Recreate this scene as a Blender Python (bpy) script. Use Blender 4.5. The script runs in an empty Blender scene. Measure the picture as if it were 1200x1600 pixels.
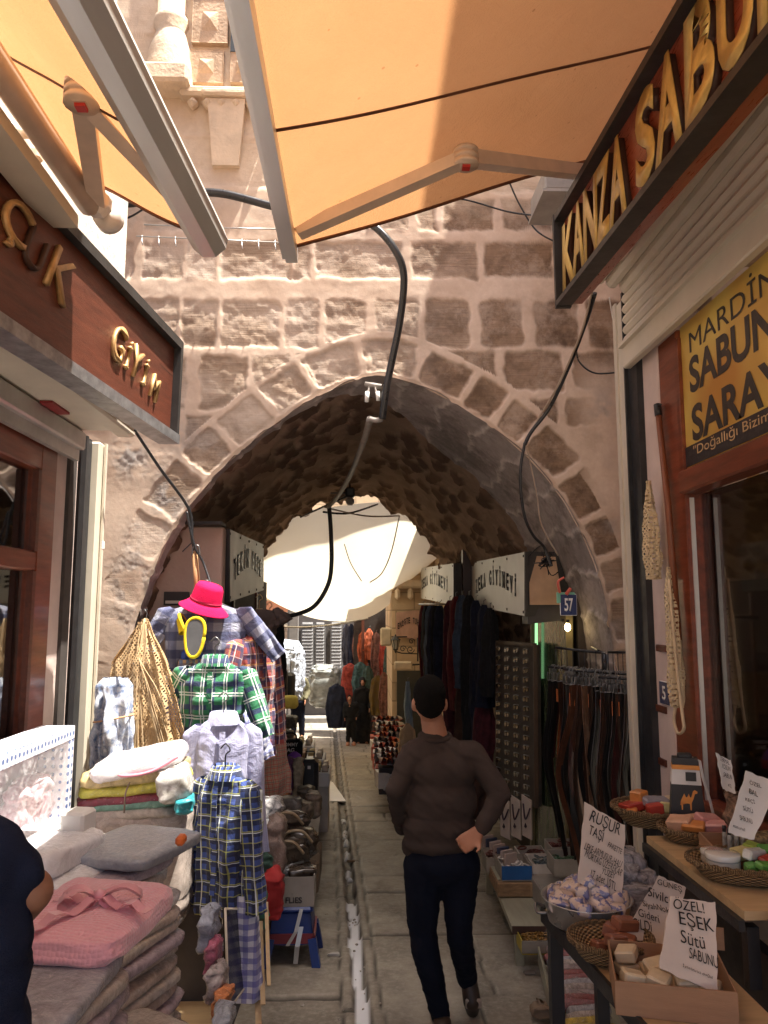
import bpy, bmesh, math, random
import numpy as np
from mathutils import Vector, Matrix
R = math.radians
PI = math.pi
sc = bpy.context.scene
col = sc.collection
random.seed(7)
RNG = np.random.RandomState(7)

# ------------------------------------------------------------------ camera geometry
PITCH, YAW, FOC, CH, SL = R(7.4), R(1.9), 1200., 1.88, .045
def ray(px, py):
    a = (px-600)/FOC; b = (800-py)/FOC
    fy, fz = math.cos(PITCH), math.sin(PITCH)
    x, y, z = a, fy-b*fz, fz+b*fy
    c, s = math.cos(-YAW), math.sin(-YAW)
    return Vector((x*c-y*s, x*s+y*c, z))
CAM = Vector((0, 0, CH))
def at(px, py, Y):
    r = ray(px, py); return CAM + r*(Y/r.y)
def onx(px, py, X):
    r = ray(px, py); return CAM + r*(X/r.x)
def onz(px, py, Z):
    r = ray(px, py); return CAM + r*((Z-CH)/r.z)
def gz(y): return -SL*y
cam_d = bpy.data.cameras.new('camera'); cam = bpy.data.objects.new('camera', cam_d); col.objects.link(cam)
cam.location = CAM; cam.rotation_euler = (R(90)+PITCH, 0, -YAW)
cam_d.sensor_fit = 'VERTICAL'; cam_d.sensor_height = 24; cam_d.lens = 24*FOC/1600
cam_d.clip_start = .02; cam_d.clip_end = 1000
sc.camera = cam

# ------------------------------------------------------------------ numpy noise
def vnoise(x, y, seed=0):
    r = np.random.RandomState(seed).rand(256, 256)
    xi = np.floor(x).astype(int); yi = np.floor(y).astype(int)
    fx = x-xi; fy = y-yi
    fx = fx*fx*(3-2*fx); fy = fy*fy*(3-2*fy)
    g = lambda a, b: r[a % 256, b % 256]
    return (g(xi, yi)*(1-fx)+g(xi+1, yi)*fx)*(1-fy)+(g(xi, yi+1)*(1-fx)+g(xi+1, yi+1)*fx)*fy
def fbm(x, y, seed=0, o=4):
    x = np.asarray(x, float); y = np.asarray(y, float)
    s = 0; a = .5
    for k in range(o):
        s = s+a*vnoise(x*2**k+k*17.3, y*2**k+k*9.1, seed+k); a *= .5
    return s/(1-.5**o)-.5
def sstep(a, b, x):
    t = np.clip((x-a)/(b-a), 0, 1); return t*t*(3-2*t)
def worley(x, y, cx, cy, seed=0):
    r1 = np.random.RandomState(seed).rand(256, 256); r2 = np.random.RandomState(seed+1).rand(256, 256); r3 = np.random.RandomState(seed+2).rand(256, 256)
    u = x/cx; v = y/cy
    ui = np.floor(u).astype(int); vi = np.floor(v).astype(int)
    best = np.full(u.shape, 9.); sec = np.full(u.shape, 9.); idv = np.zeros(u.shape)
    for a in (-1, 0, 1):
        for b in (-1, 0, 1):
            i = (ui+a) % 256; j = (vi+b) % 256
            px = ui+a+.15+.7*r1[i, j]; py = vi+b+.15+.7*r2[i, j]
            d = np.hypot(u-px, v-py)
            m = d < best
            sec = np.where(m, best, np.minimum(sec, d)); idv = np.where(m, r3[i, j], idv); best = np.where(m, d, best)
    return best, sec, idv

# ------------------------------------------------------------------ materials
MATS = {}
class NT:
    def __init__(s, name):
        s.m = bpy.data.materials.new(name); s.m.use_nodes = True; s.t = s.m.node_tree
        s.b = s.t.nodes['Principled BSDF']; s.o = s.t.nodes['Material Output']
    def n(s, typ, **k):
        d = s.t.nodes.new(typ)
        for a, v in k.items(): setattr(d, a, v)
        return d
    def l(s, a, b): s.t.links.new(a, b)
    def math(s, op, a, b=None, c=None):
        d = s.n('ShaderNodeMath', operation=op)
        for i, v in enumerate((a, b, c)):
            if v is None: continue
            if isinstance(v, (int, float)): d.inputs[i].default_value = v
            else: s.l(v, d.inputs[i])
        return d.outputs[0]
    def mix(s, f, a, b):
        d = s.n('ShaderNodeMix', data_type='RGBA')
        for i, v in ((0, f), (6, a), (7, b)):
            if isinstance(v, (int, float)): d.inputs[i].default_value = v
            elif isinstance(v, tuple): d.inputs[i].default_value = (*v[:3], 1)
            else: s.l(v, d.inputs[i])
        return d.outputs[2]
    def noise(s, vec, scale, detail=4, rough=.55, dist=0):
        d = s.n('ShaderNodeTexNoise'); s.l(vec, d.inputs['Vector'])
        d.inputs['Scale'].default_value = scale; d.inputs['Detail'].default_value = detail; d.inputs['Roughness'].default_value = rough; d.inputs['Distortion'].default_value = dist
        return d.outputs['Fac']
    def ramp(s, f, a, b):
        d = s.n('ShaderNodeMapRange'); s.l(f, d.inputs[0]); d.inputs[1].default_value = a; d.inputs[2].default_value = b; return d.outputs[0]
    def coord(s, k='Object'): return s.n('ShaderNodeTexCoord').outputs[k]
    def attr(s, name, o='Fac'): return s.n('ShaderNodeAttribute', attribute_name=name).outputs[o]
    def bump(s, h, strength=.3, dist=.01, nrm=None):
        d = s.n('ShaderNodeBump'); s.l(h, d.inputs['Height']); d.inputs['Strength'].default_value = strength; d.inputs['Distance'].default_value = dist
        if nrm: s.l(nrm, d.inputs['Normal'])
        s.l(d.outputs[0], s.b.inputs['Normal']); return d.outputs[0]
    def set(s, **k):
        for a, v in k.items():
            i = s.b.inputs[a.replace('_', ' ')]
            if isinstance(v, (int, float)): i.default_value = v
            elif isinstance(v, tuple): i.default_value = (*v[:3], 1) if len(i.default_value) == 4 else v
            else: s.l(v, i)
def sh(c, f): return tuple(min(1, max(0, x*f)) for x in c)
def M(name, c, rough=.6, metal=0, var=.18, vs=7, bump=.25, bs=60, bd=.004, coat=0, sheen=0, c2=None, stretch=None, transl=0):
    if name in MATS: return MATS[name]
    t = NT(name); co = t.coord()
    if stretch:
        mp = t.n('ShaderNodeMapping'); mp.inputs['Scale'].default_value = stretch; t.l(co, mp.inputs['Vector']); co = mp.outputs[0]
    f = t.ramp(t.noise(co, vs, 6, .6), .3, .7)
    t.set(Base_Color=t.mix(f, sh(c, 1-var), c2 or sh(c, 1+var)), Metallic=metal)
    r2 = t.noise(co, vs*3, 3); t.set(Roughness=t.math('ADD', t.math('MULTIPLY', r2, .25), max(0, rough-.12)))
    if bump: t.bump(t.noise(co, bs, 4, .6), bump, bd)
    if coat: t.set(Coat_Weight=coat, Coat_Roughness=.12)
    if sheen: t.set(Sheen_Weight=sheen)
    if transl:
        tr = t.n('ShaderNodeBsdfTranslucent'); tr.inputs[0].default_value = (*c, 1)
        mx = t.n('ShaderNodeMixShader'); mx.inputs[0].default_value = transl
        t.l(t.b.outputs[0], mx.inputs[1]); t.l(tr.outputs[0], mx.inputs[2]); t.l(mx.outputs[0], t.o.inputs[0])
    MATS[name] = t.m; return t.m
def plaid(name, base, bands, rough=.85):
    # bands: (axis, period, offset, width, colour, opacity); pattern coordinates in metres come from the mesh
    t = NT(name); sep = t.n('ShaderNodeSeparateXYZ'); t.l(t.attr('pc', 'Vector'), sep.inputs[0])
    c = t.mix(t.noise(t.coord(), 15), sh(base, .88), sh(base, 1.1))
    for ax, per, off, w, cc, op in bands:
        fr = t.math('FRACT', t.math('ADD', t.math('DIVIDE', sep.outputs[ax], per), off+10))
        f = t.math('MULTIPLY', t.math('LESS_THAN', fr, w), op)
        c = t.mix(f, c, cc)
    t.set(Base_Color=c, Roughness=rough, Sheen_Weight=.2)
    b1_ = t.bump(t.noise(t.coord(), 11, 5, .6, 1.2), .9, .016); t.bump(t.noise(t.coord(), 220, 2), .25, .002, b1_)
    MATS[name] = t.m; return t.m
def plastic_wrap(name, c, c2=None, var=.2):
    # folded cloth inside clear film: the film is a glossy, crumpled coat
    t = NT(name); co = t.coord()
    f = t.ramp(t.noise(co, 16, 7, .7, 1.5), .35, .65); fc = t.mix(f, sh(c, 1-var*1.6), c2 or sh(c, 1+var)); fc = t.mix(t.math('MULTIPLY', t.ramp(t.noise(co, 40, 6, .7, 2), .58, .72), .55), fc, (.72, .70, .68))
    t.set(Base_Color=fc, Roughness=.6, Coat_Weight=1, Coat_Roughness=.07)
    vo = t.n('ShaderNodeTexVoronoi'); t.l(co, vo.inputs['Vector']); vo.inputs['Scale'].default_value = 26
    nz = t.noise(co, 18, 5, .6, 2.5)
    b = t.n('ShaderNodeBump'); b.inputs['Strength'].default_value = 1; b.inputs['Distance'].default_value = .02
    t.l(t.math('ADD', nz, t.math('MULTIPLY', vo.outputs[0], .3)), b.inputs['Height'])
    t.l(b.outputs[0], t.b.inputs['Coat Normal']); t.bump(t.noise(co, 120, 3), .3, .003)
    MATS[name] = t.m; return t.m
def glass(name, tint=(.9, .95, .95), refl=.12):
    t = NT(name)
    tr = t.n('ShaderNodeBsdfTransparent'); tr.inputs[0].default_value = (*tint, 1)
    gl = t.n('ShaderNodeBsdfGlossy'); gl.inputs['Roughness'].default_value = .03
    lw = t.n('ShaderNodeLayerWeight'); lw.inputs[0].default_value = .35
    f = t.math('ADD', t.math('MULTIPLY', lw.outputs['Fresnel'], .8), refl*.4)
    mx = t.n('ShaderNodeMixShader'); t.l(f, mx.inputs[0]); t.l(tr.outputs[0], mx.inputs[1]); t.l(gl.outputs[0], mx.inputs[2]); t.l(mx.outputs[0], t.o.inputs[0])
    MATS[name] = t.m; return t.m
def film(name, tint=(.95, .95, .97), cover=.12):
    t = NT(name)
    t.set(Base_Color=tint, Roughness=.12, Specular_IOR_Level=.8)
    n_ = t.noise(t.coord(), 14, 4, .6, 2); t.bump(n_, .8, .01)
    tr = t.n('ShaderNodeBsdfTransparent')
    lw = t.n('ShaderNodeLayerWeight'); lw.inputs[0].default_value = .5
    f = t.math('ADD', t.math('MULTIPLY', t.ramp(n_, .5, .75), .3), cover)
    mx = t.n('ShaderNodeMixShader'); t.l(f, mx.inputs[0]); t.l(tr.outputs[0], mx.inputs[1]); t.l(t.b.outputs[0], mx.inputs[2]); t.l(mx.outputs[0], t.o.inputs[0])
    MATS[name] = t.m; return t.m

# ------------------------------------------------------------------ object plumbing
WM = {}
def tag(o, label=None, cat=None, group=None, kind=None):
    if label: o['label'] = label
    if cat: o['category'] = cat
    if group: o['group'] = group
    if kind: o['kind'] = kind
    return o
def thing(name, label, cat, loc=(0, 0, 0), rz=0, group=None, kind=None):
    o = bpy.data.objects.new(name, None); col.objects.link(o); o.empty_display_size = .1
    o.location = loc; o.rotation_euler = (0, 0, rz)
    WM[o] = Matrix.Translation(Vector(loc)) @ Matrix.Rotation(rz, 4, 'Z')
    return tag(o, label, cat, group, kind)
def link(name, me, mat, parent=None, world=True):
    o = bpy.data.objects.new(name, me); col.objects.link(o)
    if mat and not me.materials: me.materials.append(mat)
    if parent:
        if world: me.transform(WM[parent].inverted())
        o.parent = parent; WM[o] = WM[parent].copy()
    else: WM[o] = Matrix.Identity(4)
    return o
def raw_mesh(name, v, f, smooth=True, attrs=None):
    me = bpy.data.meshes.new(name); v = np.asarray(v, dtype=np.float32)
    if isinstance(f, np.ndarray):
        n = len(f); k = f.shape[1]
        me.vertices.add(len(v)); me.vertices.foreach_set('co', v.ravel())
        me.loops.add(n*k); me.loops.foreach_set('vertex_index', f.ravel().astype(np.int32))
        me.polygons.add(n); me.polygons.foreach_set('loop_start', np.arange(0, n*k, k, dtype=np.int32)); me.polygons.foreach_set('loop_total', np.full(n, k, dtype=np.int32))
        me.update(calc_edges=True)
    else:
        me.from_pydata([tuple(map(float, x)) for x in v], [], f)
    me.polygons.foreach_set('use_smooth', np.full(len(me.polygons), smooth))
    for a, arr in (attrs or {}).items():
        arr = np.asarray(arr, dtype=np.float32)
        if arr.ndim == 2:
            at_ = me.attributes.new(a, 'FLOAT_VECTOR', 'POINT'); at_.data.foreach_set('vector', arr.ravel())
        else:
            at_ = me.attributes.new(a, 'FLOAT', 'POINT'); at_.data.foreach_set('value', arr)
    me.update(); return me
def gridf(nu, nv, wrap=False):
    i, j = np.meshgrid(np.arange(nu-(0 if wrap else 1)), np.arange(nv-1), indexing='ij')
    i2 = (i+1) % nu
    return np.stack([i*nv+j, i2*nv+j, i2*nv+j+1, i*nv+j+1], -1).reshape(-1, 4)
class MB:
    def __init__(s, local=False): s.v = []; s.f = []; s.pc = []; s.sm = []; s.local = local
    def add(s, v, f, pc=None, sm=True, T=None):
        b = len(s.v)
        if T is not None: v = [T @ Vector(p) for p in v]
        s.v += [tuple(p) for p in v]; s.f += [tuple(int(k)+b for k in q) for q in f]
        s.pc += [tuple(p) for p in pc] if pc is not None else [(p[0], p[2], 0) for p in v]
        s.sm += [sm]*len(f); return s
    def box(s, c, size, T=None, rz=0, bev=0):
        x, y, z = (k/2 for k in size)
        m = Matrix.Translation(Vector(c)) @ Matrix.Rotation(rz, 4, 'Z')
        if T is not None: m = T @ m
        if bev:
            bev = min(bev, x*.9, y*.9, z*.9); v = []; f = []
            P = {}
            def idx(p):
                k = tuple(round(a, 6) for a in p)
                if k not in P: P[k] = len(v); v.append(p)
                return P[k]
            X, Yy, Zz = x-bev, y-bev, z-bev
            for sx in (-1, 1):
                f.append([idx((sx*x, a*Yy, b*Zz)) for a, b in ((-1, -1), (1, -1), (1, 1), (-1, 1))][::sx])
                f.append([idx((b*X, sx*y, a*Zz)) for a, b in ((-1, -1), (1, -1), (1, 1), (-1, 1))][::sx])
                f.append([idx((a*X, b*Yy, sx*z)) for a, b in ((-1, -1), (1, -1), (1, 1), (-1, 1))][::sx])
            for a in (-1, 1):
                for b in (-1, 1):
                    f.append([idx((a*x, b*Yy, -Zz)), idx((a*x, b*Yy, Zz)), idx((a*X, b*y, Zz)), idx((a*X, b*y, -Zz))][::a*b])
                    f.append([idx((a*x, -Yy, b*Zz)), idx((a*X, -Yy, b*z)), idx((a*X, Yy, b*z)), idx((a*x, Yy, b*Zz))][::a*b])
                    f.append([idx((-X, a*y, b*Zz)), idx((X, a*y, b*Zz)), idx((X, a*Yy, b*z)), idx((-X, a*Yy, b*z))][::a*b])
                    for c2 in (-1, 1): f.append([idx((a*x, b*Yy, c2*Zz)), idx((a*X, b*y, c2*Zz)), idx((a*X, b*Yy, c2*z))][::a*b*c2])
            return s.add(v, f, sm=False, T=m)
        v = [(-x, -y, -z), (x, -y, -z), (x, y, -z), (-x, y, -z), (-x, -y, z), (x, -y, z), (x, y, z), (-x, y, z)]
        f = [(0, 3, 2, 1), (4, 5, 6, 7), (0, 1, 5, 4), (1, 2, 6, 5), (2, 3, 7, 6), (3, 0, 4, 7)]
        return s.add(v, f, sm=False, T=m)
    def hexa(s, a, b, off):
        # slab from quad corners a,b,c,d (list a) thickened by vector off
        v = [Vector(p) for p in a]; w = [p+Vector(off) for p in v]
        return s.add(v+w, [(0, 1, 2, 3), (7, 6, 5, 4), (0, 4, 5, 1), (1, 5, 6, 2), (2, 6, 7, 3), (3, 7, 4, 0)], sm=False)
    def tube(s, pts, r, n=8, caps=True, T=None):
        pts = [Vector(p) for p in pts]; k = len(pts)
        rs = r if isinstance(r, (list, tuple)) else [r]*k
        up = None; v = []
        for i, p in enumerate(pts):
            d = (pts[min(i+1, k-1)]-pts[max(i-1, 0)])
            if d.length < 1e-9: d = Vector((0, 0, 1))
            d.normalize()
            if up is None: up = Vector((0, 0, 1)) if abs(d.z) < .9 else Vector((1, 0, 0))
            a = d.cross(up).normalized(); b = a.cross(d).normalized(); up = b
            for j in range(n):
                t = 2*PI*j/n; v.append(p+(a*math.cos(t)+b*math.sin(t))*rs[i])
        f = [(i*n+j, i*n+(j+1) % n, (i+1)*n+(j+1) % n, (i+1)*n+j) for i in range(k-1) for j in range(n)]
        if caps: f += [tuple(range(n))[::-1], tuple((k-1)*n+j for j in range(n))]
        return s.add(v, f, T=T)
    def bar(s, p, q, w, h, up=(0, 0, 1), T=None):
        p = Vector(p); q = Vector(q); d = (q-p).normalized(); a = d.cross(Vector(up)).normalized()*w/2; b = a.cross(d).normalized()*h/2
        v = [p-a-b, p+a-b, p+a+b, p-a+b, q-a-b, q+a-b, q+a+b, q-a+b]
        return s.add(v, [(0, 3, 2, 1), (4, 5, 6, 7), (0, 1, 5, 4), (1, 2, 6, 5), (2, 3, 7, 6), (3, 0, 4, 7)], sm=False, T=T)
    def ribbon(s, pts, w, side, th=.003):
        pts = [Vector(p) for p in pts]; side = Vector(side).normalized()*w/2; k = len(pts); v = []
        for i, p in enumerate(pts):
            d = (pts[min(i+1, k-1)]-pts[max(i-1, 0)]).normalized(); n_ = d.cross(side).normalized()*th/2
            v += [p-side-n_, p+side-n_, p+side+n_, p-side+n_]
        f = [(i*4+j, i*4+(j+1) % 4, i*4+4+(j+1) % 4, i*4+4+j) for i in range(k-1) for j in range(4)]
        f += [(0, 3, 2, 1), (k*4-4, k*4-3, k*4-2, k*4-1)]
        return s.add(v, f, sm=False)
    def lathe(s, prof, n=20, T=None, sm=True):
        v = [(r*math.cos(2*PI*j/n), r*math.sin(2*PI*j/n), z) for r, z in prof for j in range(n)]
        f = [(i*n+j, i*n+(j+1) % n, (i+1)*n+(j+1) % n, (i+1)*n+j) for i in range(len(prof)-1) for j in range(n)]
        if prof[0][0] > 1e-4: f.append(tuple(range(n))[::-1])
        if prof[-1][0] > 1e-4: f.append(tuple((len(prof)-1)*n+j for j in range(n)))
        return s.add(v, f, T=T, sm=sm)
    def prism(s, poly, h, T=None):
        n = len(poly); v = [(x, y, 0) for x, y in poly]+[(x, y, h) for x, y in poly]
        return s.add(v, [tuple(range(n))[::-1], tuple(range(n, 2*n))]+[(i, (i+1) % n, n+(i+1) % n, n+i) for i in range(n)], T=T, sm=False)
    def build(s, name, mat, parent=None, world=None):
        me = bpy.data.meshes.new(name); me.from_pydata(s.v, [], s.f)
        me.polygons.foreach_set('use_smooth', s.sm)
        a = me.attributes.new('pc', 'FLOAT_VECTOR', 'POINT'); a.data.foreach_set('vector', np.asarray(s.pc, dtype=np.float32).ravel())
        me.update(); return link(name, me, mat, parent, (not s.local) if world is None else world)
def frame(o, xdir, zdir=(0, 0, 1)):
    # matrix with origin o, local x along xdir, local y "up" along zdir, local z = outwards normal
    x = Vector(xdir).normalized(); y = Vector(zdir).normalized(); n = x.cross(y).normalized(); y = n.cross(x).normalized()
    return Matrix(((x.x, y.x, n.x, o[0]), (x.y, y.y, n.y, o[1]), (x.z, y.z, n.z, o[2]), (0, 0, 0, 1)))
def text(name, s, T, mat, parent, h=None, w=None, ext=.004, bold=0, shear=0, align='CENTER', group=None, warp=0):
    c = bpy.data.curves.new('lettering', 'FONT'); c.body = s; c.size = 1; c.extrude = 0; c.align_x = 'LEFT'; c.offset = bold; c.shear = shear; c.resolution_u = 4
    o = bpy.data.objects.new('lettering_tmp', c); me = evaluated(o); bpy.data.objects.remove(o); bpy.data.curves.remove(c)
    n = len(me.vertices); a = np.zeros(n*3, dtype=np.float32); me.vertices.foreach_get('co', a); a = a.reshape(-1, 3)
    mn, mx = a.min(0), a.max(0); sx = sy = 1
    if h: sy = h/(mx[1]-mn[1]); sx = sy
    if w: sx = w/(mx[0]-mn[0]); sy = sy if h else sx
    a[:, 0] = (a[:, 0]-(mn[0]+mx[0])/2 if align == 'CENTER' else a[:, 0]-mn[0])*sx; a[:, 1] = (a[:, 1]-mn[1])*sy
    if warp: q_ = a[:, 0]/max(h or .02, .01); a[:, 1] += warp*(h or .02)*(np.sin(q_*1.3+len(s))+.6*np.sin(q_*3.1)); a[:, 0] += warp*(h or .02)*np.sin(a[:, 1]/max(h or .02, .01)*3+q_*.7)
    me.vertices.foreach_set('co', a.ravel())
    bm = bmesh.new(); bm.from_mesh(me); bmesh.ops.remove_doubles(bm, verts=bm.verts, dist=1e-5)
    if ext:
        r = bmesh.ops.extrude_face_region(bm, geom=bm.faces[:])
        bmesh.ops.translate(bm, verts=[g for g in r['geom'] if isinstance(g, bmesh.types.BMVert)], vec=(0, 0, ext))
        bmesh.ops.recalc_face_normals(bm, faces=bm.faces)
    me2 = bpy.data.meshes.new(name); bm.to_mesh(me2); bm.free(); bpy.data.meshes.remove(me)
    me2.transform(T); me2.materials.clear(); return link(name, me2, mat, parent)
def copy_tree(o, parent=None):
    c = o.copy(); col.objects.link(c)
    if parent: c.parent = parent
    for ch in [k for k in KIDS.get(o, o.children)]: copy_tree(ch, c)
    return c
KIDS = {}
TSC = bpy.data.scenes.new('workbench')
def evaluated(o):
    TSC.collection.objects.link(o); dg = TSC.view_layers[0].depsgraph; dg.update()
    me = bpy.data.meshes.new_from_object(o.evaluated_get(dg)); TSC.collection.objects.unlink(o); return me
def blob(name, prims, mat, parent, voxel=.012, smooth=6, fold=0, fscale=9, pc=False, fdir=None):
    # tapered capsules and ellipsoids fused into ONE continuous skin
    VV, FF = [], []
    def sph(c, r, rot=None, seg=14):
        m = Matrix.Translation(Vector(c))
        if rot: m = m @ rot
        m = m @ Matrix.Diagonal((*((r, r, r) if isinstance(r, (int, float)) else r), 1))
        b_ = len(VV); n2 = seg//2+1
        for i_ in range(n2+1):
            t_ = PI*i_/n2
            for j_ in range(seg): VV.append(tuple(m @ Vector((math.sin(t_)*math.cos(2*PI*j_/seg), math.sin(t_)*math.sin(2*PI*j_/seg), math.cos(t_)))))
        FF.extend([(b_+i_*seg+j_, b_+(i_+1)*seg+j_, b_+(i_+1)*seg+(j_+1) % seg, b_+i_*seg+(j_+1) % seg) for i_ in range(n2) for j_ in range(seg)])
    for p in prims:
        if p[0] == 'e': sph(p[1], p[2], p[3] if len(p) > 3 else None, 20)
        else:
            a, b = Vector(p[1]), Vector(p[2]); ra, rb = p[3], p[4]; fl = p[5] if len(p) > 5 else 1
            n = max(2, int((b-a).length/(min(ra, rb)*.45)))
            for i in range(n+1):
                t = i/n; r = ra+(rb-ra)*t; sph(a.lerp(b, t), (r, r*fl, r), None, 12)
    me = bpy.data.meshes.new(name); me.from_pydata(VV, [], FF)
    o = bpy.data.objects.new('tmp', me)
    m = o.modifiers.new('r', 'REMESH'); m.mode = 'VOXEL'; m.voxel_size = voxel
    m = o.modifiers.new('s', 'SMOOTH'); m.factor = .5; m.iterations = smooth
    me2 = evaluated(o); bpy.data.objects.remove(o); bpy.data.meshes.remove(me)
    n = len(me2.vertices); a = np.zeros(n*3, dtype=np.float32); me2.vertices.foreach_get('co', a); a = a.reshape(-1, 3)
    if fold:
        nn = np.zeros(n*3, dtype=np.float32); me2.vertices.foreach_get('normal', nn); nn = nn.reshape(-1, 3)
        dd = fbm(a[:, 0]*fscale*.8+a[:, 1]*fscale*.8, a[:, 2]*fscale*1.6+a[:, 0]*fscale*.9, 31, 3)
        rg = 1-np.abs(dd)*6
        a = a+nn*(fold*np.clip(rg, 0, 1))[:, None]
        me2.vertices.foreach_set('co', a.ravel().astype(np.float32))
    at_ = me2.attributes.new('pc', 'FLOAT_VECTOR', 'POINT'); at_.data.foreach_set('vector', np.stack([a[:, 0]+a[:, 1]*.7, a[:, 2], a[:, 1]], -1).astype(np.float32).ravel())
    me2.polygons.foreach_set('use_smooth', np.full(len(me2.polygons), True)); me2.name = name
    me2.materials.clear(); me2.update(); return link(name, me2, mat, parent)
def smoothpath(pts, n=8):
    pts = [Vector(p) for p in pts]; out = []
    for i in range(len(pts)-1):
        p0 = pts[max(i-1, 0)]; p1 = pts[i]; p2 = pts[i+1]; p3 = pts[min(i+2, len(pts)-1)]
        for k in range(n):
            t = k/n; out.append(.5*((2*p1)+(p2-p0)*t+(2*p0-5*p1+4*p2-p3)*t*t+(3*p1-p0-3*p2+p3)*t**3))
    return out+[pts[-1]]
# ================================================================== world, sun
SUN = Vector((.29, -.10, .95)).normalized()
w = bpy.data.worlds.new('World'); sc.world = w; w.use_nodes = True
sky = w.node_tree.nodes.new('ShaderNodeTexSky'); sky.sky_type = 'NISHITA'; sky.sun_disc = False; sky.dust_density = 5; sky.air_density = .7; sky.ozone_density = .6
sky.sun_elevation = math.asin(SUN.z); sky.sun_rotation = math.atan2(SUN.x, SUN.y)
bg = w.node_tree.nodes['Background']; bg.inputs[1].default_value = .115
w.node_tree.links.new(sky.outputs[0], bg.inputs[0])
sd = bpy.data.lights.new('sun', 'SUN'); sd.energy = 5; sd.angle = R(.53); sd.color = (1, .94, .84)
so = bpy.data.objects.new('sun', sd); col.objects.link(so); so.rotation_euler = SUN.to_track_quat('Z', 'Y').to_euler()
sc.view_settings.view_transform = 'Standard'; sc.view_settings.look = 'None'; sc.view_settings.exposure = EXPOSURE = 1.72
sc.render.engine = 'CYCLES'
sc.cycles.max_bounces = 10; sc.cycles.diffuse_bounces = 6; sc.cycles.transparent_max_bounces = 12
sc.render.resolution_x = 768; sc.render.resolution_y = 1024

# ================================================================== ground
DR = lambda y: .205-.0405*y                              # drain channel line
xs = np.arange(-2.3, 2.3, .018); ys = np.arange(.5, 20, .03)
X, Yg = np.meshgrid(xs, ys, indexing='ij')
u = X-DR(Yg)
stone = np.ones_like(X); tone = np.zeros_like(X); h = np.zeros_like(X); white = np.zeros_like(X)
wob = fbm(X*3, Yg*3, 3, 3)*.012
for side in (-1, 1):
    y0 = .3; k = 0
    while y0 < 20:
        ln = .34+.16*RNG.rand(); x0 = .105; m0 = 0
        while x0 < 2.6:
            wd = .34+.42*RNG.rand()
            a = (side*(u)+wob > x0) & (side*(u)+wob <= x0+wd) & (Yg+wob > y0) & (Yg+wob <= y0+ln)
            d = np.minimum(np.minimum(side*u+wob-x0, x0+wd-side*u-wob), np.minimum(Yg+wob-y0, y0+ln-Yg-wob))
            mk = sstep(.002, .013, d); stone[a] = mk[a]; t_ = RNG.rand(); tone[a] = t_; tl = RNG.rand(2)*.02-.01
            h[a] = (t_*.006+tl[0]*(Yg[a]-y0)*.8+tl[1]*(side*u[a]-x0)*.5)
            x0 += wd
        y0 += ln; k += 1
au = np.abs(u+wob*.5)
kb = (au > .036) & (au <= .105)
yy = np.floor(Yg/.62+np.where(u > 0, .4, 0)); fr = Yg/.62+np.where(u > 0, .4, 0)-yy
stone[kb] = (sstep(.002, .012, au-.036)*sstep(.002, .01, .105-au)*sstep(0, .02, np.minimum(fr, 1-fr)))[kb]
tone[kb] = .35+.5*np.modf(np.abs(np.sin(yy[kb]*12.9+np.sign(u[kb]))*43.7))[0]; h[kb] = .006
gr = au <= .036
stone[gr] = .35; h[gr] = -.03
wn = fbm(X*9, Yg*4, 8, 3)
white = ((au < .034+wn*.05) & ((Yg < 6.1) | ((Yg < 9) & (fbm(X*0, Yg*2.2, 12, 2) > .0) & (au < .018)))).astype(float)  # white painted along the groove for the sky mirrored in its water
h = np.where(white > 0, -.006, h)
Z = gz(Yg)+h+(stone-1)*.014+fbm(X*7, Yg*7, 5, 4)*.010+fbm(X*40, Yg*40, 6, 2)*.003
m = NT('paving_stone')
st, tn, wh = m.attr('stone'), m.attr('tone'), m.attr('white'); co = m.coord()
c = m.mix(tn, (.26, .225, .175), (.42, .37, .295)); c = m.mix(m.ramp(m.noise(co, 3.2, 6, .65), .35, .7), c, (.19, .165, .13))
c = m.mix(m.math('MULTIPLY', m.ramp(m.noise(co, 26, 6, .7), .45, .75), .7), c, (.46, .42, .35))
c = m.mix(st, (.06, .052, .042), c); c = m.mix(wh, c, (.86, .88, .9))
m.set(Base_Color=c, Roughness=m.ramp(m.noise(co, 5, 4), -.2, 1.15)); m.bump(m.noise(co, 70, 6, .7), .5, .006)
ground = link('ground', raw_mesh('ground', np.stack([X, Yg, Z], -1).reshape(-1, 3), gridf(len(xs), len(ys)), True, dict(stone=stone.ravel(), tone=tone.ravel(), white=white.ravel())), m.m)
tag(ground, kind='structure')
g2 = MB(); g2.add([(-150, -150, 150*SL-.09), (150, -150, 150*SL-.09), (150, 250, -250*SL-.09), (-150, 250, -250*SL-.09)], [(0, 1, 2, 3)])
tag(g2.build('terrain', M('dusty_ground', (.25, .21, .16))), kind='structure')

# ================================================================== stone archway
AL = [(-1.50, -.6), (-1.50, 1.0), (-1.48, 1.4), (-1.46, 1.6)]+[(at(x, y, 5).x, at(x, y, 5).z) for x, y in ((212, 970), (235, 905), (262, 845), (295, 790), (340, 738), (375, 706), (412, 675), (460, 640), (500, 617), (548, 596), (578, 588), (605, 587), (650, 599), (700, 624), (750, 654), (790, 684), (825, 715), (855, 748), (882, 785), (908, 832), (930, 885), (947, 945), (956, 1010))]+[(1.68, 1.2), (1.70, -.6)]
BL = [(-1.40, -.8), (-1.45, 1.2), (-1.42, 1.8), (-1.36, 2.3), (-1.2, 2.66), (-.92, 3.02), (-.6, 3.2), (-.34, 3.28), (.16, 3.32), (.45, 3.2), (.67, 3.0), (1.0, 2.52), (1.15, 2.2), (1.3, 1.8), (1.38, 1.2), (1.4, -.8)]
CX, CZ = .1, 1.3
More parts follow.
